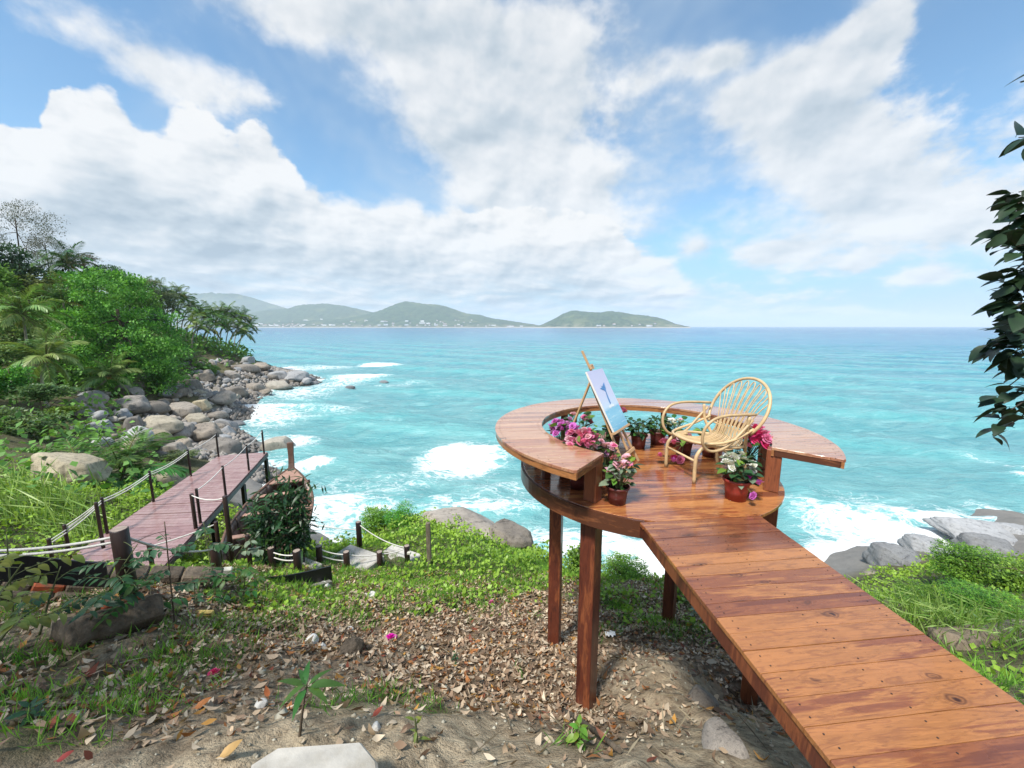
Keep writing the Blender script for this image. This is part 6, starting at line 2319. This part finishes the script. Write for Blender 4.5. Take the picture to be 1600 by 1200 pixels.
gc = link('ground_cover', quads('ground_cover', V, F, M['grass'], {'Col': np.repeat(tone(len(P), (.065, .180, .020), (.240, .460, .055), hue), 4, 0)}))
tag(gc, kind='stuff')

# grass
gd = lambda x, y: off_path(x, y) * green_at(x, y) ** 1.4 * (ground_smooth(x, y) > -8.5)
p = np.r_[scatter(46000, -9, 5, 1.7, 12, gd, 1.2), scatter(12000, 3.3, 16, 2.4, 11, gd), scatter(7000, -16, -6, 5, 13, gd)]
tuft = scatter(1600, -6, 4.5, 1.7, 9, lambda x, y: green_at(x, y) ** .7)
tp = np.repeat(tuft, 14, 0) + VR.normal(0, .045, (len(tuft) * 14, 2))
p = np.r_[p, tp]
P = on_ground(p, -.005)
L = VR.uniform(.06, .17, len(P)) * (1 + .05 * np.clip(p[:, 1] - 4, 0, 6)) * np.where(p[:, 0] > 3.5, 1.5, 1)
D = np.c_[VR.normal(0, .5, len(P)) + .15, VR.normal(0, .5, len(P)) - .1, np.ones(len(P))]
V, F = leafcloud(P, D, np.c_[VR.normal(size=(len(P), 2)), np.zeros(len(P))], L, L * .038 + .0018, .3)
hue = np.clip(fbm(p[:, 0] * 1.3 + 2, p[:, 1] * 1.3, 3) * 1.4 - .2 + VR.normal(0, .15, len(P)), 0, 1)
gr = link('grass', quads('grass', V, F, M['grass'], {'Col': np.repeat(tone(len(P), (.070, .190, .022), (.270, .470, .070), hue), 4, 0)}))
tag(gr, kind='stuff')
# long pale blades in two places
tall = []
for (px, py, s, n, L0) in ((1460, 975, .7, 420, .5), (1500, 960, .6, 220, .5), (1580, 975, .5, 120, .45), (40, 790, 1.2, 420, 1.0), (90, 830, .8, 300, .6)):
    c = on(px, py)
    q = np.c_[VR.normal(c[0], s, n), VR.normal(c[1], s * .6, n)]
    q = on_ground(q)
    tall.append(np.c_[q, VR.uniform(.5, 1.2, n) * L0])
q = np.concatenate(tall)
D = np.c_[VR.normal(-.25, .35, len(q)), VR.normal(-.1, .3, len(q)), np.ones(len(q))]
half1 = leafcloud(q[:, :3], D, np.c_[VR.normal(size=(len(q), 2)), np.zeros(len(q))], q[:, 3], q[:, 3] * .03 + .006, .3)
D2 = D * [1.0, 1, .2] + [-.45, -.1, 0]
st = q[:, :3] + unit(D) * q[:, 3:4] * .62
half2 = leafcloud(st, D2, np.c_[VR.normal(size=(len(q), 2)), np.ones(len(q))], q[:, 3] * .75, q[:, 3] * .024 + .005, .3)
V = np.r_[half1[0], half2[0]]
F = np.r_[half1[1], half2[1] + len(half1[0])]
tg = link('tall_grass', quads('tall_grass', V, F, M['grass'], {'Col': np.repeat(tone(2 * len(q), (.12, .32, .05), (.34, .52, .17)), 4, 0)}))
tag(tg, kind='stuff')


def litter_mesh(p, L, name, cols):
    """curled dry leaves lying on the soil"""
    n = len(p)
    P = on_ground(p, .006)
    a = VR.uniform(0, 2 * PI, n)
    e = .5
    sl = np.c_[(ground_z(p[:, 0] + e, p[:, 1]) - ground_z(p[:, 0] - e, p[:, 1])) / (2 * e), (ground_z(p[:, 0], p[:, 1] + e) - ground_z(p[:, 0], p[:, 1] - e)) / (2 * e)]
    U = unit(np.c_[-sl, np.ones(n)] + VR.normal(0, .48, (n, 3)))
    D = np.c_[np.cos(a), np.sin(a), np.zeros(n)]
    D = unit(D - U * (D * U).sum(1, keepdims=True))
    S = np.cross(D, U)
    W = L * VR.uniform(.32, .55, n)
    curl = VR.uniform(-.15, .65, n) * L
    lift = VR.uniform(0, .35, n) * W
    V = np.empty((n, 6, 3))
    c = lambda v_: v_[:, None]
    V[:, 0] = P - D * c(L * .5) + U * c(curl * .5)
    V[:, 1] = P - S * c(W * .5) - D * c(L * .05) + U * c(lift)
    V[:, 2] = P + S * c(W * .5) - D * c(L * .05) + U * c(lift * VR.uniform(.2, 1, n))
    V[:, 3] = P + D * c(L * .22) - S * c(W * .38) + U * c(lift * .8 + curl * .1)
    V[:, 4] = P + D * c(L * .22) + S * c(W * .38) + U * c(lift * .6 + curl * .1)
    V[:, 5] = P + D * c(L * .5) + U * c(curl * .8)
    V[:, :, 2] += VR.uniform(0, .025, n)[:, None]
    b6 = np.arange(n)[:, None] * 6
    F = np.concatenate([b6 + np.array([[0, 1, 2]]), b6 + np.array([[1, 3, 2]]), b6 + np.array([[2, 3, 4]]), b6 + np.array([[3, 5, 4]])])
    k = VR.choice(len(cols), n, p=[q[1] for q in cols])
    C = np.array([q[0] for q in cols])[k] * VR.uniform(.7, 1.25, (n, 1))
    return quads(name, V.reshape(-1, 3), F, M['litter_leaf'], {'Col': np.repeat(np.clip(C, 0, 1), 6, 0)})


LC = [((.42, .290, .215), .30), ((.28, .170, .125), .25), ((.54, .420, .330), .20), ((.14, .080, .058), .13), ((.30, .095, .045), .07), ((.42, .175, .055), .03), ((.20, .040, .035), .02)]
p = np.r_[scatter(36000, -5.5, 4, 1.8, 8.2, lambda x, y: litter_at(x, y) ** 1.3, 1.0), scatter(700, -4, 3, 1.5, 4, lambda x, y: .25 + 0 * x)]
tag(link('leaf_litter', litter_mesh(p, VR.uniform(.040, .100, len(p)) * (1 + .5 * (VR.random(len(p)) < .06)), 'leaf_litter', LC)), kind='stuff')

# rubble between the boulders
rub = lambda x, y: (np.abs(ground_smooth(x, y) + 10.7) < 1.7) * (x < -17) * (x > -62)
p = scatter(4200, -62, -17, 27, 92, rub)
P = on_ground(p, .05)
n = len(P)
oc = unit(np.array([(1, .2, 0), (-1, 0, .2), (.1, 1, .1), (0, -1, -.1), (.2, .1, .8), (0, -.1, -.8)]))
tri = np.array([(0, 2, 4), (2, 1, 4), (1, 3, 4), (3, 0, 4), (2, 0, 5), (1, 2, 5), (3, 1, 5), (0, 3, 5)])
s = VR.uniform(.12, .48, n)
V = P[:, None, :] + oc[None] * s[:, None, None] * VR.uniform(.6, 1.3, (n, 6, 1))
F = (np.arange(n)[:, None, None] * 6 + tri[None]).reshape(-1, 3)
tag(link('rock_rubble', quads('rock_rubble', V.reshape(-1, 3), F, M['rock'])), kind='stuff')

# small stones and twigs scattered on the bare soil
p = scatter(1500, -4, 4, 1.4, 6, lambda x, y: (1 - green_at(x, y)) * .8)
P = on_ground(p, .003)
n = len(P)
s = VR.uniform(.006, .022, n) * (1 + (VR.random(n) < .04) * 1.5)
oc = np.array([(1, 0, 0), (-1, 0, 0), (0, 1, 0), (0, -1, 0), (0, 0, .7), (0, 0, -.7)])
V = P[:, None, :] + oc[None] * s[:, None, None] * VR.uniform(.6, 1.3, (n, 6, 1))
tri = np.array([(0, 2, 4), (2, 1, 4), (1, 3, 4), (3, 0, 4), (2, 0, 5), (1, 2, 5), (3, 1, 5), (0, 3, 5)])
F = (np.arange(n)[:, None, None] * 6 + tri[None]).reshape(-1, 3)
pb = link('pebbles', quads('pebbles', V.reshape(-1, 3), F, M['litter_leaf'], {'Col': np.repeat(tone(n, (.14, .12, .09), (.50, .46, .38)), 6, 0)}, True))
tag(pb, kind='stuff')
p = scatter(260, -4.5, 3.5, 1.6, 6.5, lambda x, y: .5 + 0 * x)
P = on_ground(p, .012)
a = VR.uniform(0, 6.28, len(P))
D = np.c_[np.cos(a), np.sin(a), VR.normal(0, .12, len(P))]
V, F = leafcloud(P, D, np.tile([[0, 0, 1.0]], (len(P), 1)), VR.uniform(.08, .32, len(P)), .012, .5)
tag(link('twigs', quads('twigs', V, F, M['litter_leaf'], {'Col': np.repeat(tone(len(P), (.10, .075, .05), (.34, .28, .20)), 4, 0)})), kind='stuff')
# ------------------------------------------------------------------ single plants near the eye


def compound(label, base, tip, nleaf, L, W, mat, seed, spread=.22, curl=.3, stem='stem', pinnate=True, name='sapling', cat='sapling', bow=(0, 0, 0), low=.35, droop=.3):
    """a thin stem with paired leaves, every leaf an object"""
    rs = np.random.default_rng(seed)
    base, tip = np.array(base, float), np.array(tip, float)
    t = thing(name, label, cat, tuple(base))
    e = tip - base
    pts = bez([(0, 0, -.05), tuple(e * .5 + np.array(bow)), tuple(e)], 12)
    MB().tube(pts, list(np.linspace(.009, .004, len(pts))), 6).obj('stem', M[stem], t)
    ms = [leaf_mesh(L * q, W * q, M[mat], curl) for q in (1.0, .8)]
    tw = MB()
    if pinnate:
        nb = max(2, nleaf // 8)
        k = 0
        for i in range(nb):
            f = low + (1 - low) * (i + .5) / nb
            o = np.array(pts[int(f * (len(pts) - 1))])
            a = i * 2.4 + rs.uniform(0, 1)
            bl_ = spread * rs.uniform(.7, 1.2)
            d = np.array([math.cos(a), math.sin(a), .35])
            q = [o + d * bl_ * s + np.array([0, 0, -droop * bl_ * s * s]) for s in np.linspace(0, 1, 6)]
            tw.tube([tuple(v) for v in q], .0028, 4, False)
            for s in range(1, 6):
                for sg in (-1, 1):
                    if k >= nleaf:
                        break
                    aa = a + sg * 1.0
                    link('leaf', ms[k % 2], t, tuple(q[s]), (rs.normal(0, .25), rs.uniform(-.1, .45), aa), rs.uniform(.8, 1.15))
                    k += 1
    else:
        for k in range(nleaf):
            f = low + (1 - low) * (k / max(1, nleaf - 1))
            o = np.array(pts[min(len(pts) - 1, int(f * (len(pts) - 1)))])
            a = k * 2.4 + rs.uniform(-.3, .3)
            link('leaf', ms[k % 2], t, tuple(o), (rs.normal(0, .2), -.55 + 1.0 * (1 - f) + rs.normal(0, .15), a), rs.uniform(.8, 1.15))
    if len(tw.v):
        tw.obj('twig', M[stem], t)
    return t


g = lambda px, py: on(px, py)
b0 = g(466, 1150)
compound('young seedling with a whorl of long lance leaves beside the concrete block', b0, at(480, 1068, b0[1] - .02), 8, .165, .042, 'leaf_mid', 1, pinnate=False, low=.93, curl=.5, name='seedling', cat='seedling', stem='stem_brown')
b0 = at(274, 985, 3.5)
compound('tall thin sapling with paired leaflets in front of the deck', b0, at(257, 815, 3.45), 64, .090, .042, 'leaf_blue', 2, .24, stem='stem_brown', low=.45)
compound('slender sapling with glossy leaves beside the large log bollard', at(150, 950, 3.15), at(215, 850, 3.3), 56, .105, .046, 'leaf_blue', 3, .26, low=.3)
compound('broad leaved dark sapling leaning over the fallen log', at(140, 960, 2.95), at(185, 905, 2.95), 32, .125, .050, 'leaf_dark', 4, .24, low=.2)
compound('bushy glossy sapling below the large log bollard', at(215, 960, 3.3), at(195, 890, 3.2), 56, .12, .050, 'leaf_mid', 5, .28, low=.1)
compound('yellow green sapling hanging over the stone retaining wall', at(-20, 960, 2.6), at(35, 880, 2.6), 40, .105, .055, 'leaf_yellow', 6, .27, low=.2)
compound('drooping yellow green shoot at the picture edge above the leaf litter', at(-10, 1000, 2.4), at(55, 950, 2.45), 28, .11, .05, 'leaf_yellow', 7, .2, low=.3)
compound('shaded glossy sapling against the orange streaked wall', at(60, 985, 2.95), at(95, 885, 3.1), 40, .10, .045, 'leaf_dark', 21, .27, low=.2)
compound('thin yellow green sapling in front of the black sheet', at(20, 960, 2.9), at(10, 835, 2.9), 32, .10, .05, 'leaf_yellow', 22, .24, low=.35)
compound('dense green sapling around the pale square lamp', at(340, 935, 4.6), at(330, 880, 4.6), 64, .13, .055, 'leaf_mid', 8, .34, low=.05)
compound('leafy plant below the pale square lamp', at(310, 955, 4.3), at(300, 900, 4.3), 40, .11, .05, 'leaf_blue', 9, .3, low=.1)
compound('broad leaved weed growing next to the black edging', at(380, 925, 4.9), at(385, 880, 4.9), 30, .11, .06, 'leaf_mid', 10, .25, low=.1)
compound('large leaved shoot rising by the near deck end', at(330, 890, 5.2), at(318, 815, 5.3), 24, .14, .08, 'leaf_blue', 11, .25, low=.4)
compound('pale leaved creeper on the deck railing', at(365, 870, 5.6), at(395, 838, 5.8), 26, .12, .075, 'leaf_pale', 12, .26, low=.1)
compound('small weed with bright leaves by the front platform post', g(900, 1165), g(905, 1165) + [0, 0, .14], 12, .075, .04, 'leaf_bright', 13, pinnate=False, low=.3)
compound('thin yellow shoot on the bare soil mound', g(652, 1160), g(650, 1160) + [0, 0, .17], 6, .07, .022, 'leaf_yellow', 14, pinnate=False, low=.3)
compound('small dark sprout in the leaf litter', g(712, 1038), g(712, 1038) + [0, 0, .15], 10, .055, .03, 'leaf_dark', 15, pinnate=False, low=.2)
compound('small white edged weed beside the right hand platform post', g(1085, 965), g(1085, 965) + [0, 0, .25], 16, .09, .05, 'leaf_pale', 16, pinnate=False, low=.2)
compound('dark leafy weed in the shaded corner of the slope', g(55, 1130), g(50, 1130) + [0, 0, .10], 18, .09, .035, 'leaf_dark', 17, pinnate=False, low=.1)

# the dense plant that fills the boat
bp = thing('oleander_shrub', 'dense dark shrub with long curved leaves growing in front of the boat', 'shrub', (-4.98, 7.72, -5.4))
rs = np.random.default_rng(31)
LM = [leaf_mesh(.30, .062, M['leaf_dark'], c) for c in (.25, .5)] + [leaf_mesh(.28, .06, M['leaf_blue'], .4), leaf_mesh(.24, .06, M['leaf_mid'], .35)]
stems = []
for k in range(13):
    a = rs.uniform(0, 6.28)
    q = math.sqrt(rs.random())
    top = np.array([math.cos(a) * q * .62, math.sin(a) * q * .38, rs.uniform(1.25, 2.3)])
    root = np.array([math.cos(a) * q * .42, math.sin(a) * q * .22, -.25])
    pts = bez([tuple(root), tuple((root + top) / 2 + [0, 0, .1]), tuple(top)], 10)
    MB().tube(pts, list(np.linspace(.020, .006, len(pts))), 5).obj('branch', M['bark_dark'], bp)
    stems.append(np.array(pts))
for k in range(290):
    s = stems[k % len(stems)]
    f = rs.uniform(.42, 1.0) ** .8
    o = s[min(len(s) - 1, int(f * (len(s) - 1)))] + rs.normal(0, .10, 3)
    a = rs.uniform(0, 6.28)
    link('leaf', LM[min(3, int(rs.random() ** 1.2 * 4))], bp, tuple(o), (rs.normal(0, .3), rs.uniform(-.7, .45), a), rs.uniform(.75, 1.15))

n = 1100
ix = rs.integers(0, len(stems), n)
f = rs.uniform(.30, 1.0, n) ** .8
P = np.array([stems[i][min(len(stems[i]) - 1, int(q * (len(stems[i]) - 1)))] for i, q in zip(ix, f)]) + rs.normal(0, .13, (n, 3))
V, F = leafcloud(P, rs.normal(size=(n, 3)) + [0, 0, .1], rs.normal(size=(n, 3)) * .4 + [0, 0, 1], rs.uniform(.16, .27, n), .05)
o = link('foliage', quads('foliage', V, F, M['foliage'], {'Col': np.repeat(tone(n, (.012, .050, .022), (.040, .115, .040)), 4, 0)}), bp)
o['kind'] = 'stuff'

# tree whose branches hang in at the right of the frame; its trunk stands outside the view
ht = thing('overhanging_tree', 'branches with leaves coloured dark as if backlit hanging in beside the walkway', 'tree', (5.0, 1.6, gz(5.0, 1.6)))
H0 = np.array([5.0, 1.6, gz(5.0, 1.6)])
trk = [np.array([5.0, 1.6, H0[2] - .3]), np.array([5.1, 1.6, 0.3]), np.array([4.7, 1.8, 2.4]), np.array([4.2, 2.2, 3.6])]
pts = bez([tuple(p - H0) for p in trk], 18)
MB().tube(pts, list(np.linspace(.17, .06, len(pts))), 10).obj('trunk', M['bark_dark'], ht)
hang = bez([tuple(np.array(p) - H0) for p in ((4.35, 2.1, 3.3), (4.0, 2.6, 2.0), (3.72, 2.64, .9), (3.66, 2.62, .1), (3.64, 2.62, -.75))], 30)
MB().tube(hang, list(np.linspace(.030, .006, len(hang))), 6).obj('branch', M['bark_dark'], ht)
HL = [leaf_mesh(L, W, M['leaf_silhouette'], c) for L, W, c in ((.185, .095, .15), (.17, .08, .4), (.145, .08, .25))]
rs = np.random.default_rng(5)
CL = [(1594, 128, 4), (1592, 215, 3), (1590, 318, 7), (1578, 345, 8), (1572, 372, 8), (1588, 385, 9), (1594, 420, 8), (1590, 440, 7), (1575, 455, 9), (1560, 470, 6), (1588, 478, 9), (1592, 500, 9), (1578, 522, 9), (1564, 524, 6), (1552, 540, 5), (1585, 545, 9), (1560, 558, 4), (1582, 575, 6), (1578, 602, 6), (1588, 620, 5), (1560, 632, 7), (1580, 640, 6), (1594, 655, 5), (1563, 672, 6)] + [(1598 + (i % 3) * 9 - 6, 300 + i * 21, 8) for i in range(13)] + [(1606, 120, 4), (1604, 215, 4)]
hp = np.array(hang)
for (px, py, n) in CL:
    c = at(px, py, 2.55 + rs.uniform(-.12, .12)) - H0
    j = int(np.argmin(np.abs(hp[:, 2] - (c[2] + .10))))
    s = hp[j]
    MB().tube([tuple(s), tuple((s + c) / 2 + [0, 0, .03]), tuple(c)], [.007, .005, .003], 5, False).obj('twig', M['bark_dark'], ht)
    for k in range(n):
        a = rs.uniform(0, 6.28)
        f = rs.random() ** 2 * .45
        o = c * (1 - f) + s * f
        link('leaf', HL[rs.integers(3)], ht, tuple(o + rs.normal(0, .03, 3)), (rs.normal(0, .5), rs.uniform(-.3, .7), a if rs.random() < .5 else PI + rs.normal(0, .8)), rs.uniform(.6, 1.05))
# the rest of its crown, up and out of the picture, which shades the slope
for (c, r, n) in (((4.9, .6, 4.2), 1.5, 300), ((5.2, 2.4, 4.6), 1.2, 160), ((4.0, -1.2, 4.6), 1.6, 260)):
    d = unit(rs.normal(size=(n, 3))) * r * rs.uniform(.3, 1, (n, 1)) ** .5 * [1, 1, .5]
    P = np.array(c) + d - H0
    V, F = leafcloud(P, rs.normal(size=(n, 3)), rs.normal(size=(n, 3)) * .4 + [0, 0, 1], rs.uniform(.14, .24, n), .11)
    o = link('foliage', quads('foliage', V, F, M['foliage'], {'Col': np.repeat(tone(n, (.015, .045, .018), (.04, .09, .03)), 4, 0)}), ht)
    o['kind'] = 'stuff'

# a second tree behind the viewer on the uphill side; its crown shades the left of the slope
g0 = gz(-7.6, -2.4)
st_ = thing('shade_tree', 'tree standing uphill behind the viewer that shades the slope', 'tree', (-7.6, -2.4, g0))
MB().tube(bez([(0, 0, -.3), (.2, .1, 2.2), (.7, .7, 4.4 - g0)], 10), [.17, .16, .15, .14, .13, .12, .11, .10, .09, .08, .07][:len(bez([(0, 0, -.3), (.2, .1, 2.2), (.7, .7, 4.4 - g0)], 10))], 9).obj('trunk', M['bark_dark'], st_)
n = 1000
cc = np.array([[-6.3, -1.3, 4.9], [-5.1, -1.0, 4.6], [-7.3, -.9, 4.8], [-6.0, -2.2, 5.2], [-8.0, -2.0, 4.6]])
ix = rs.integers(0, len(cc), n)
P = cc[ix] + unit(rs.normal(size=(n, 3))) * rs.uniform(.2, 1.15, (n, 1)) * [1, .9, .55]
P[:, 1] = np.minimum(P[:, 1], -.1)
V, F = leafcloud(P - np.array([-7.6, -2.4, g0]), rs.normal(size=(n, 3)), rs.normal(size=(n, 3)) * .5 + [0, 0, 1], rs.uniform(.16, .28, n), .12)
o = link('foliage', quads('foliage', V, F, M['foliage'], {'Col': np.repeat(tone(n, (.02, .06, .02), (.06, .14, .04)), 4, 0)}), st_)
o['kind'] = 'stuff'

# ------------------------------------------------------------------ small things lying about


def small_rock(px, py, r, mat, label, seed, flat=.7, name='stone', cat='stone'):
    p = on(px, py)
    o = link(name, boulder_mesh(seed, M[mat], 3, 5, .12), None, (p[0], p[1], p[2] + r * flat * .35), (0, 0, seed), (r, r * .8, r * flat))
    return tag(o, label, cat)


small_rock(488, 1003, .085, 'white_rock', 'white stone at the edge of the grass and leaf litter', 61)
small_rock(503, 1012, .055, 'white_rock', 'smaller white stone touching the larger one by the grass', 62)
small_rock(508, 918, .13, 'white_rock', 'pale stone at the end of the black edging', 63)
small_rock(545, 1022, .17, 'old_timber', 'round mossy lump of earth in the leaf litter', 64, .6, 'earth_lump', 'clod')
small_rock(548, 985, .07, 'white_rock', 'flat whitish stone behind the mossy lump', 65, .4)
small_rock(577, 930, .12, 'white_rock', 'flat pale stone lying in the grass', 66, .3)
small_rock(588, 1138, .035, 'white_rock', 'small white stone on the bare soil near the concrete block', 67)
small_rock(408, 1102, .05, 'white_rock', 'white stone beside orange dry leaves', 68, .5)
small_rock(1096, 1098, .15, 'rock', 'pointed grey stone at the head of the soil mound', 69, .8)
small_rock(1140, 1175, .20, 'rock', 'rough flat stone buried along the soil mound', 70, .30)
small_rock(1250, 1085, .0001 + .14, 'rock_tan', 'stone under the walkway shadow beside the soil mound', 71, .6)

cb = thing('concrete_block', 'pale weathered concrete block with a chipped corner at the bottom of the slope', 'block', tuple(at(488, 1192, 1.62)))
top = [atz(393, 1195, -2.04), atz(432, 1172, -2.04), atz(565, 1161, -2.04), atz(590, 1192, -2.04), atz(600, 1255, -2.04), atz(380, 1255, -2.04)]
zt = -2.04
O0 = at(488, 1192, 1.62)
top = [np.array([p[0], p[1], zt + rs.uniform(-.004, .004)]) - O0 for p in top]
c0 = np.mean(top, 0)
low_ = [p * [1.03, 1.03, 1] + [0, 0, -.26] for p in top]
inn = [p + (c0 - p) * .05 + [0, 0, .012] for p in top]
n6 = len(top)
MB().add([tuple(p) for p in low_ + top + inn], [tuple(range(2 * n6, 3 * n6))[::-1]] + [(r + i, r + n6 + i, r + n6 + (i + 1) % n6, r + (i + 1) % n6) for r in (0, n6) for i in range(n6)]).obj('body', M['concrete'], cb)

bd_ = thing('painted_board', 'short yellow striped board lying in the weeds', 'board', tuple(on(315, 965) + [0, 0, .05]))
MB().box((0, 0, 0), (.27, .05, .06), Matrix.Rotation(.0, 3, 'Z'), .004).obj('board', M['yellow_board'], bd_)
for k in (-.012, .014):
    MB().box((0, -.0265, k), (.262, .003, .008)).obj('stripe', M['old_timber'], bd_)


def crumple(px, py, s, label, seed):
    p = on(px, py)
    r_ = np.random.default_rng(seed)
    n = 7
    V = [((i / (n - 1) - .5) * s, (j / (n - 1) - .5) * s * .8, r_.uniform(0, .35) * s) for i in range(n) for j in range(n)]
    F = [(i * n + j, i * n + j + 1, (i + 1) * n + j + 1, (i + 1) * n + j) for i in range(n - 1) for j in range(n - 1)]
    o = MB().add(V, F).obj('crumpled_paper', M['paper'], None, loc=(p[0], p[1], p[2] + .01), rot=(.3, .2, seed))
    tag(o, label, 'litter')


crumple(954, 994, .14, 'crumpled white paper beside the front platform post', 3)
crumple(1182, 940, .05, 'tiny white scrap on the soil', 4)

for (px, py, colr, s, lab) in ((610, 1003, 'magenta', 2.4, 'bright magenta flower lying on the leaf litter'), (768, 945, 'pink', 2.0, 'pink rose lying at the edge of the grass'), (334, 1056, 'hotpink', 1.2, 'small red flower fallen among dry leaves')):
    p = on(px, py)
    o = link('fallen_flower', ROSE[colr][0], None, (p[0], p[1], p[2] + .02), (-.25, .15, 1.0), s)
    tag(o, lab, 'flower')

BL = [leaf_mesh(L, W, M['dry' + str(i)] if False else M['litter_leaf'], c) for i, (L, W, c) in enumerate(((.17, .075, .2),))]


def dry(px, py, L, colr, label, rz, curl=.35):
    m_ = leaf_mat('dry_leaf_' + str(int(px)), flat=colr, trans=.1, rough=.6, rnd=0, huev=0)
    p = on(px, py)
    o = link('fallen_leaf', leaf_mesh(L, L * .42, m_, -curl, 'fallen_leaf', .35), None, (p[0], p[1], p[2] + .02), (.25, -.1, rz))
    tag(o, label, 'leaf')


dry(338, 1190, 0.122, (.48, .30, .11), 'large tan dry leaf on the soil left of the concrete block', .5)
dry(100, 1075, 0.115, (.42, .28, .06), 'long yellow dry leaf among brown ones on the shaded slope', .3)
dry(300, 1112, 0.122, (.46, .17, .05), 'big orange dry leaf at the edge of the bare soil', .4)
dry(420, 1095, 0.094, (.48, .14, .04), 'orange curled leaf beside the white stone', 2.4)
dry(580, 1125, 0.079, (.36, .06, .03), 'red brown curled leaf near the small white stone', .7)
dry(215, 1085, 0.050, (.60, .36, .20), 'small peach coloured leaf standing in the grass', 1.4)
dry(955, 1170, 0.115, (.34, .15, .09), 'large red brown leaf at the foot of the front post', 2.5)
dry(85, 1195, 0.094, (.25, .035, .03), 'dark red leaf at the bottom corner of the slope', .3)

stick = thing('fallen_stick', 'grey stick lying at the foot of the front platform post', 'stick', tuple(on(880, 1115)))
s0, s1 = on(880, 1115), on(968, 1180)
MB().tube(bez([(0, 0, .03), tuple((s1 - s0) * .5 + [0, 0, .05]), tuple(s1 - s0 + [0, 0, .03])], 8), [.022, .021, .02, .019, .018, .017, .016, .015, .013], 7).obj('wood', M['old_timber'], stick)
stick = thing('fallen_stick', 'thin bent stick beside the short walkway post', 'stick', tuple(on(1112, 1062)))
s0, s1 = on(1112, 1062), on(1150, 1092)
MB().tube(bez([(0, 0, .02), tuple((s1 - s0) * .5 + [0, 0, .05]), tuple(s1 - s0 + [0, 0, .02])], 8), .007, 6).obj('wood', M['old_timber'], stick)
# ------------------------------------------------------------------ air
def build_haze():
    m, b, out = newmat('haze_air')
    v = b.new('ShaderNodeVolumePrincipled')
    v.inputs['Color'].default_value = (0.90, 0.955, 1.0, 1)
    v.inputs['Density'].default_value = HAZE
    v.inputs['Anisotropy'].default_value = 0.0
    b.nt.links.new(v.outputs[0], out.inputs['Volume'])
    mb = MB().box((0, 10500, 210), (50000, 23400, 466))
    o = mb.obj('haze', m)
    tag(o, kind='stuff')


HAZE = 0.000105
build_haze()
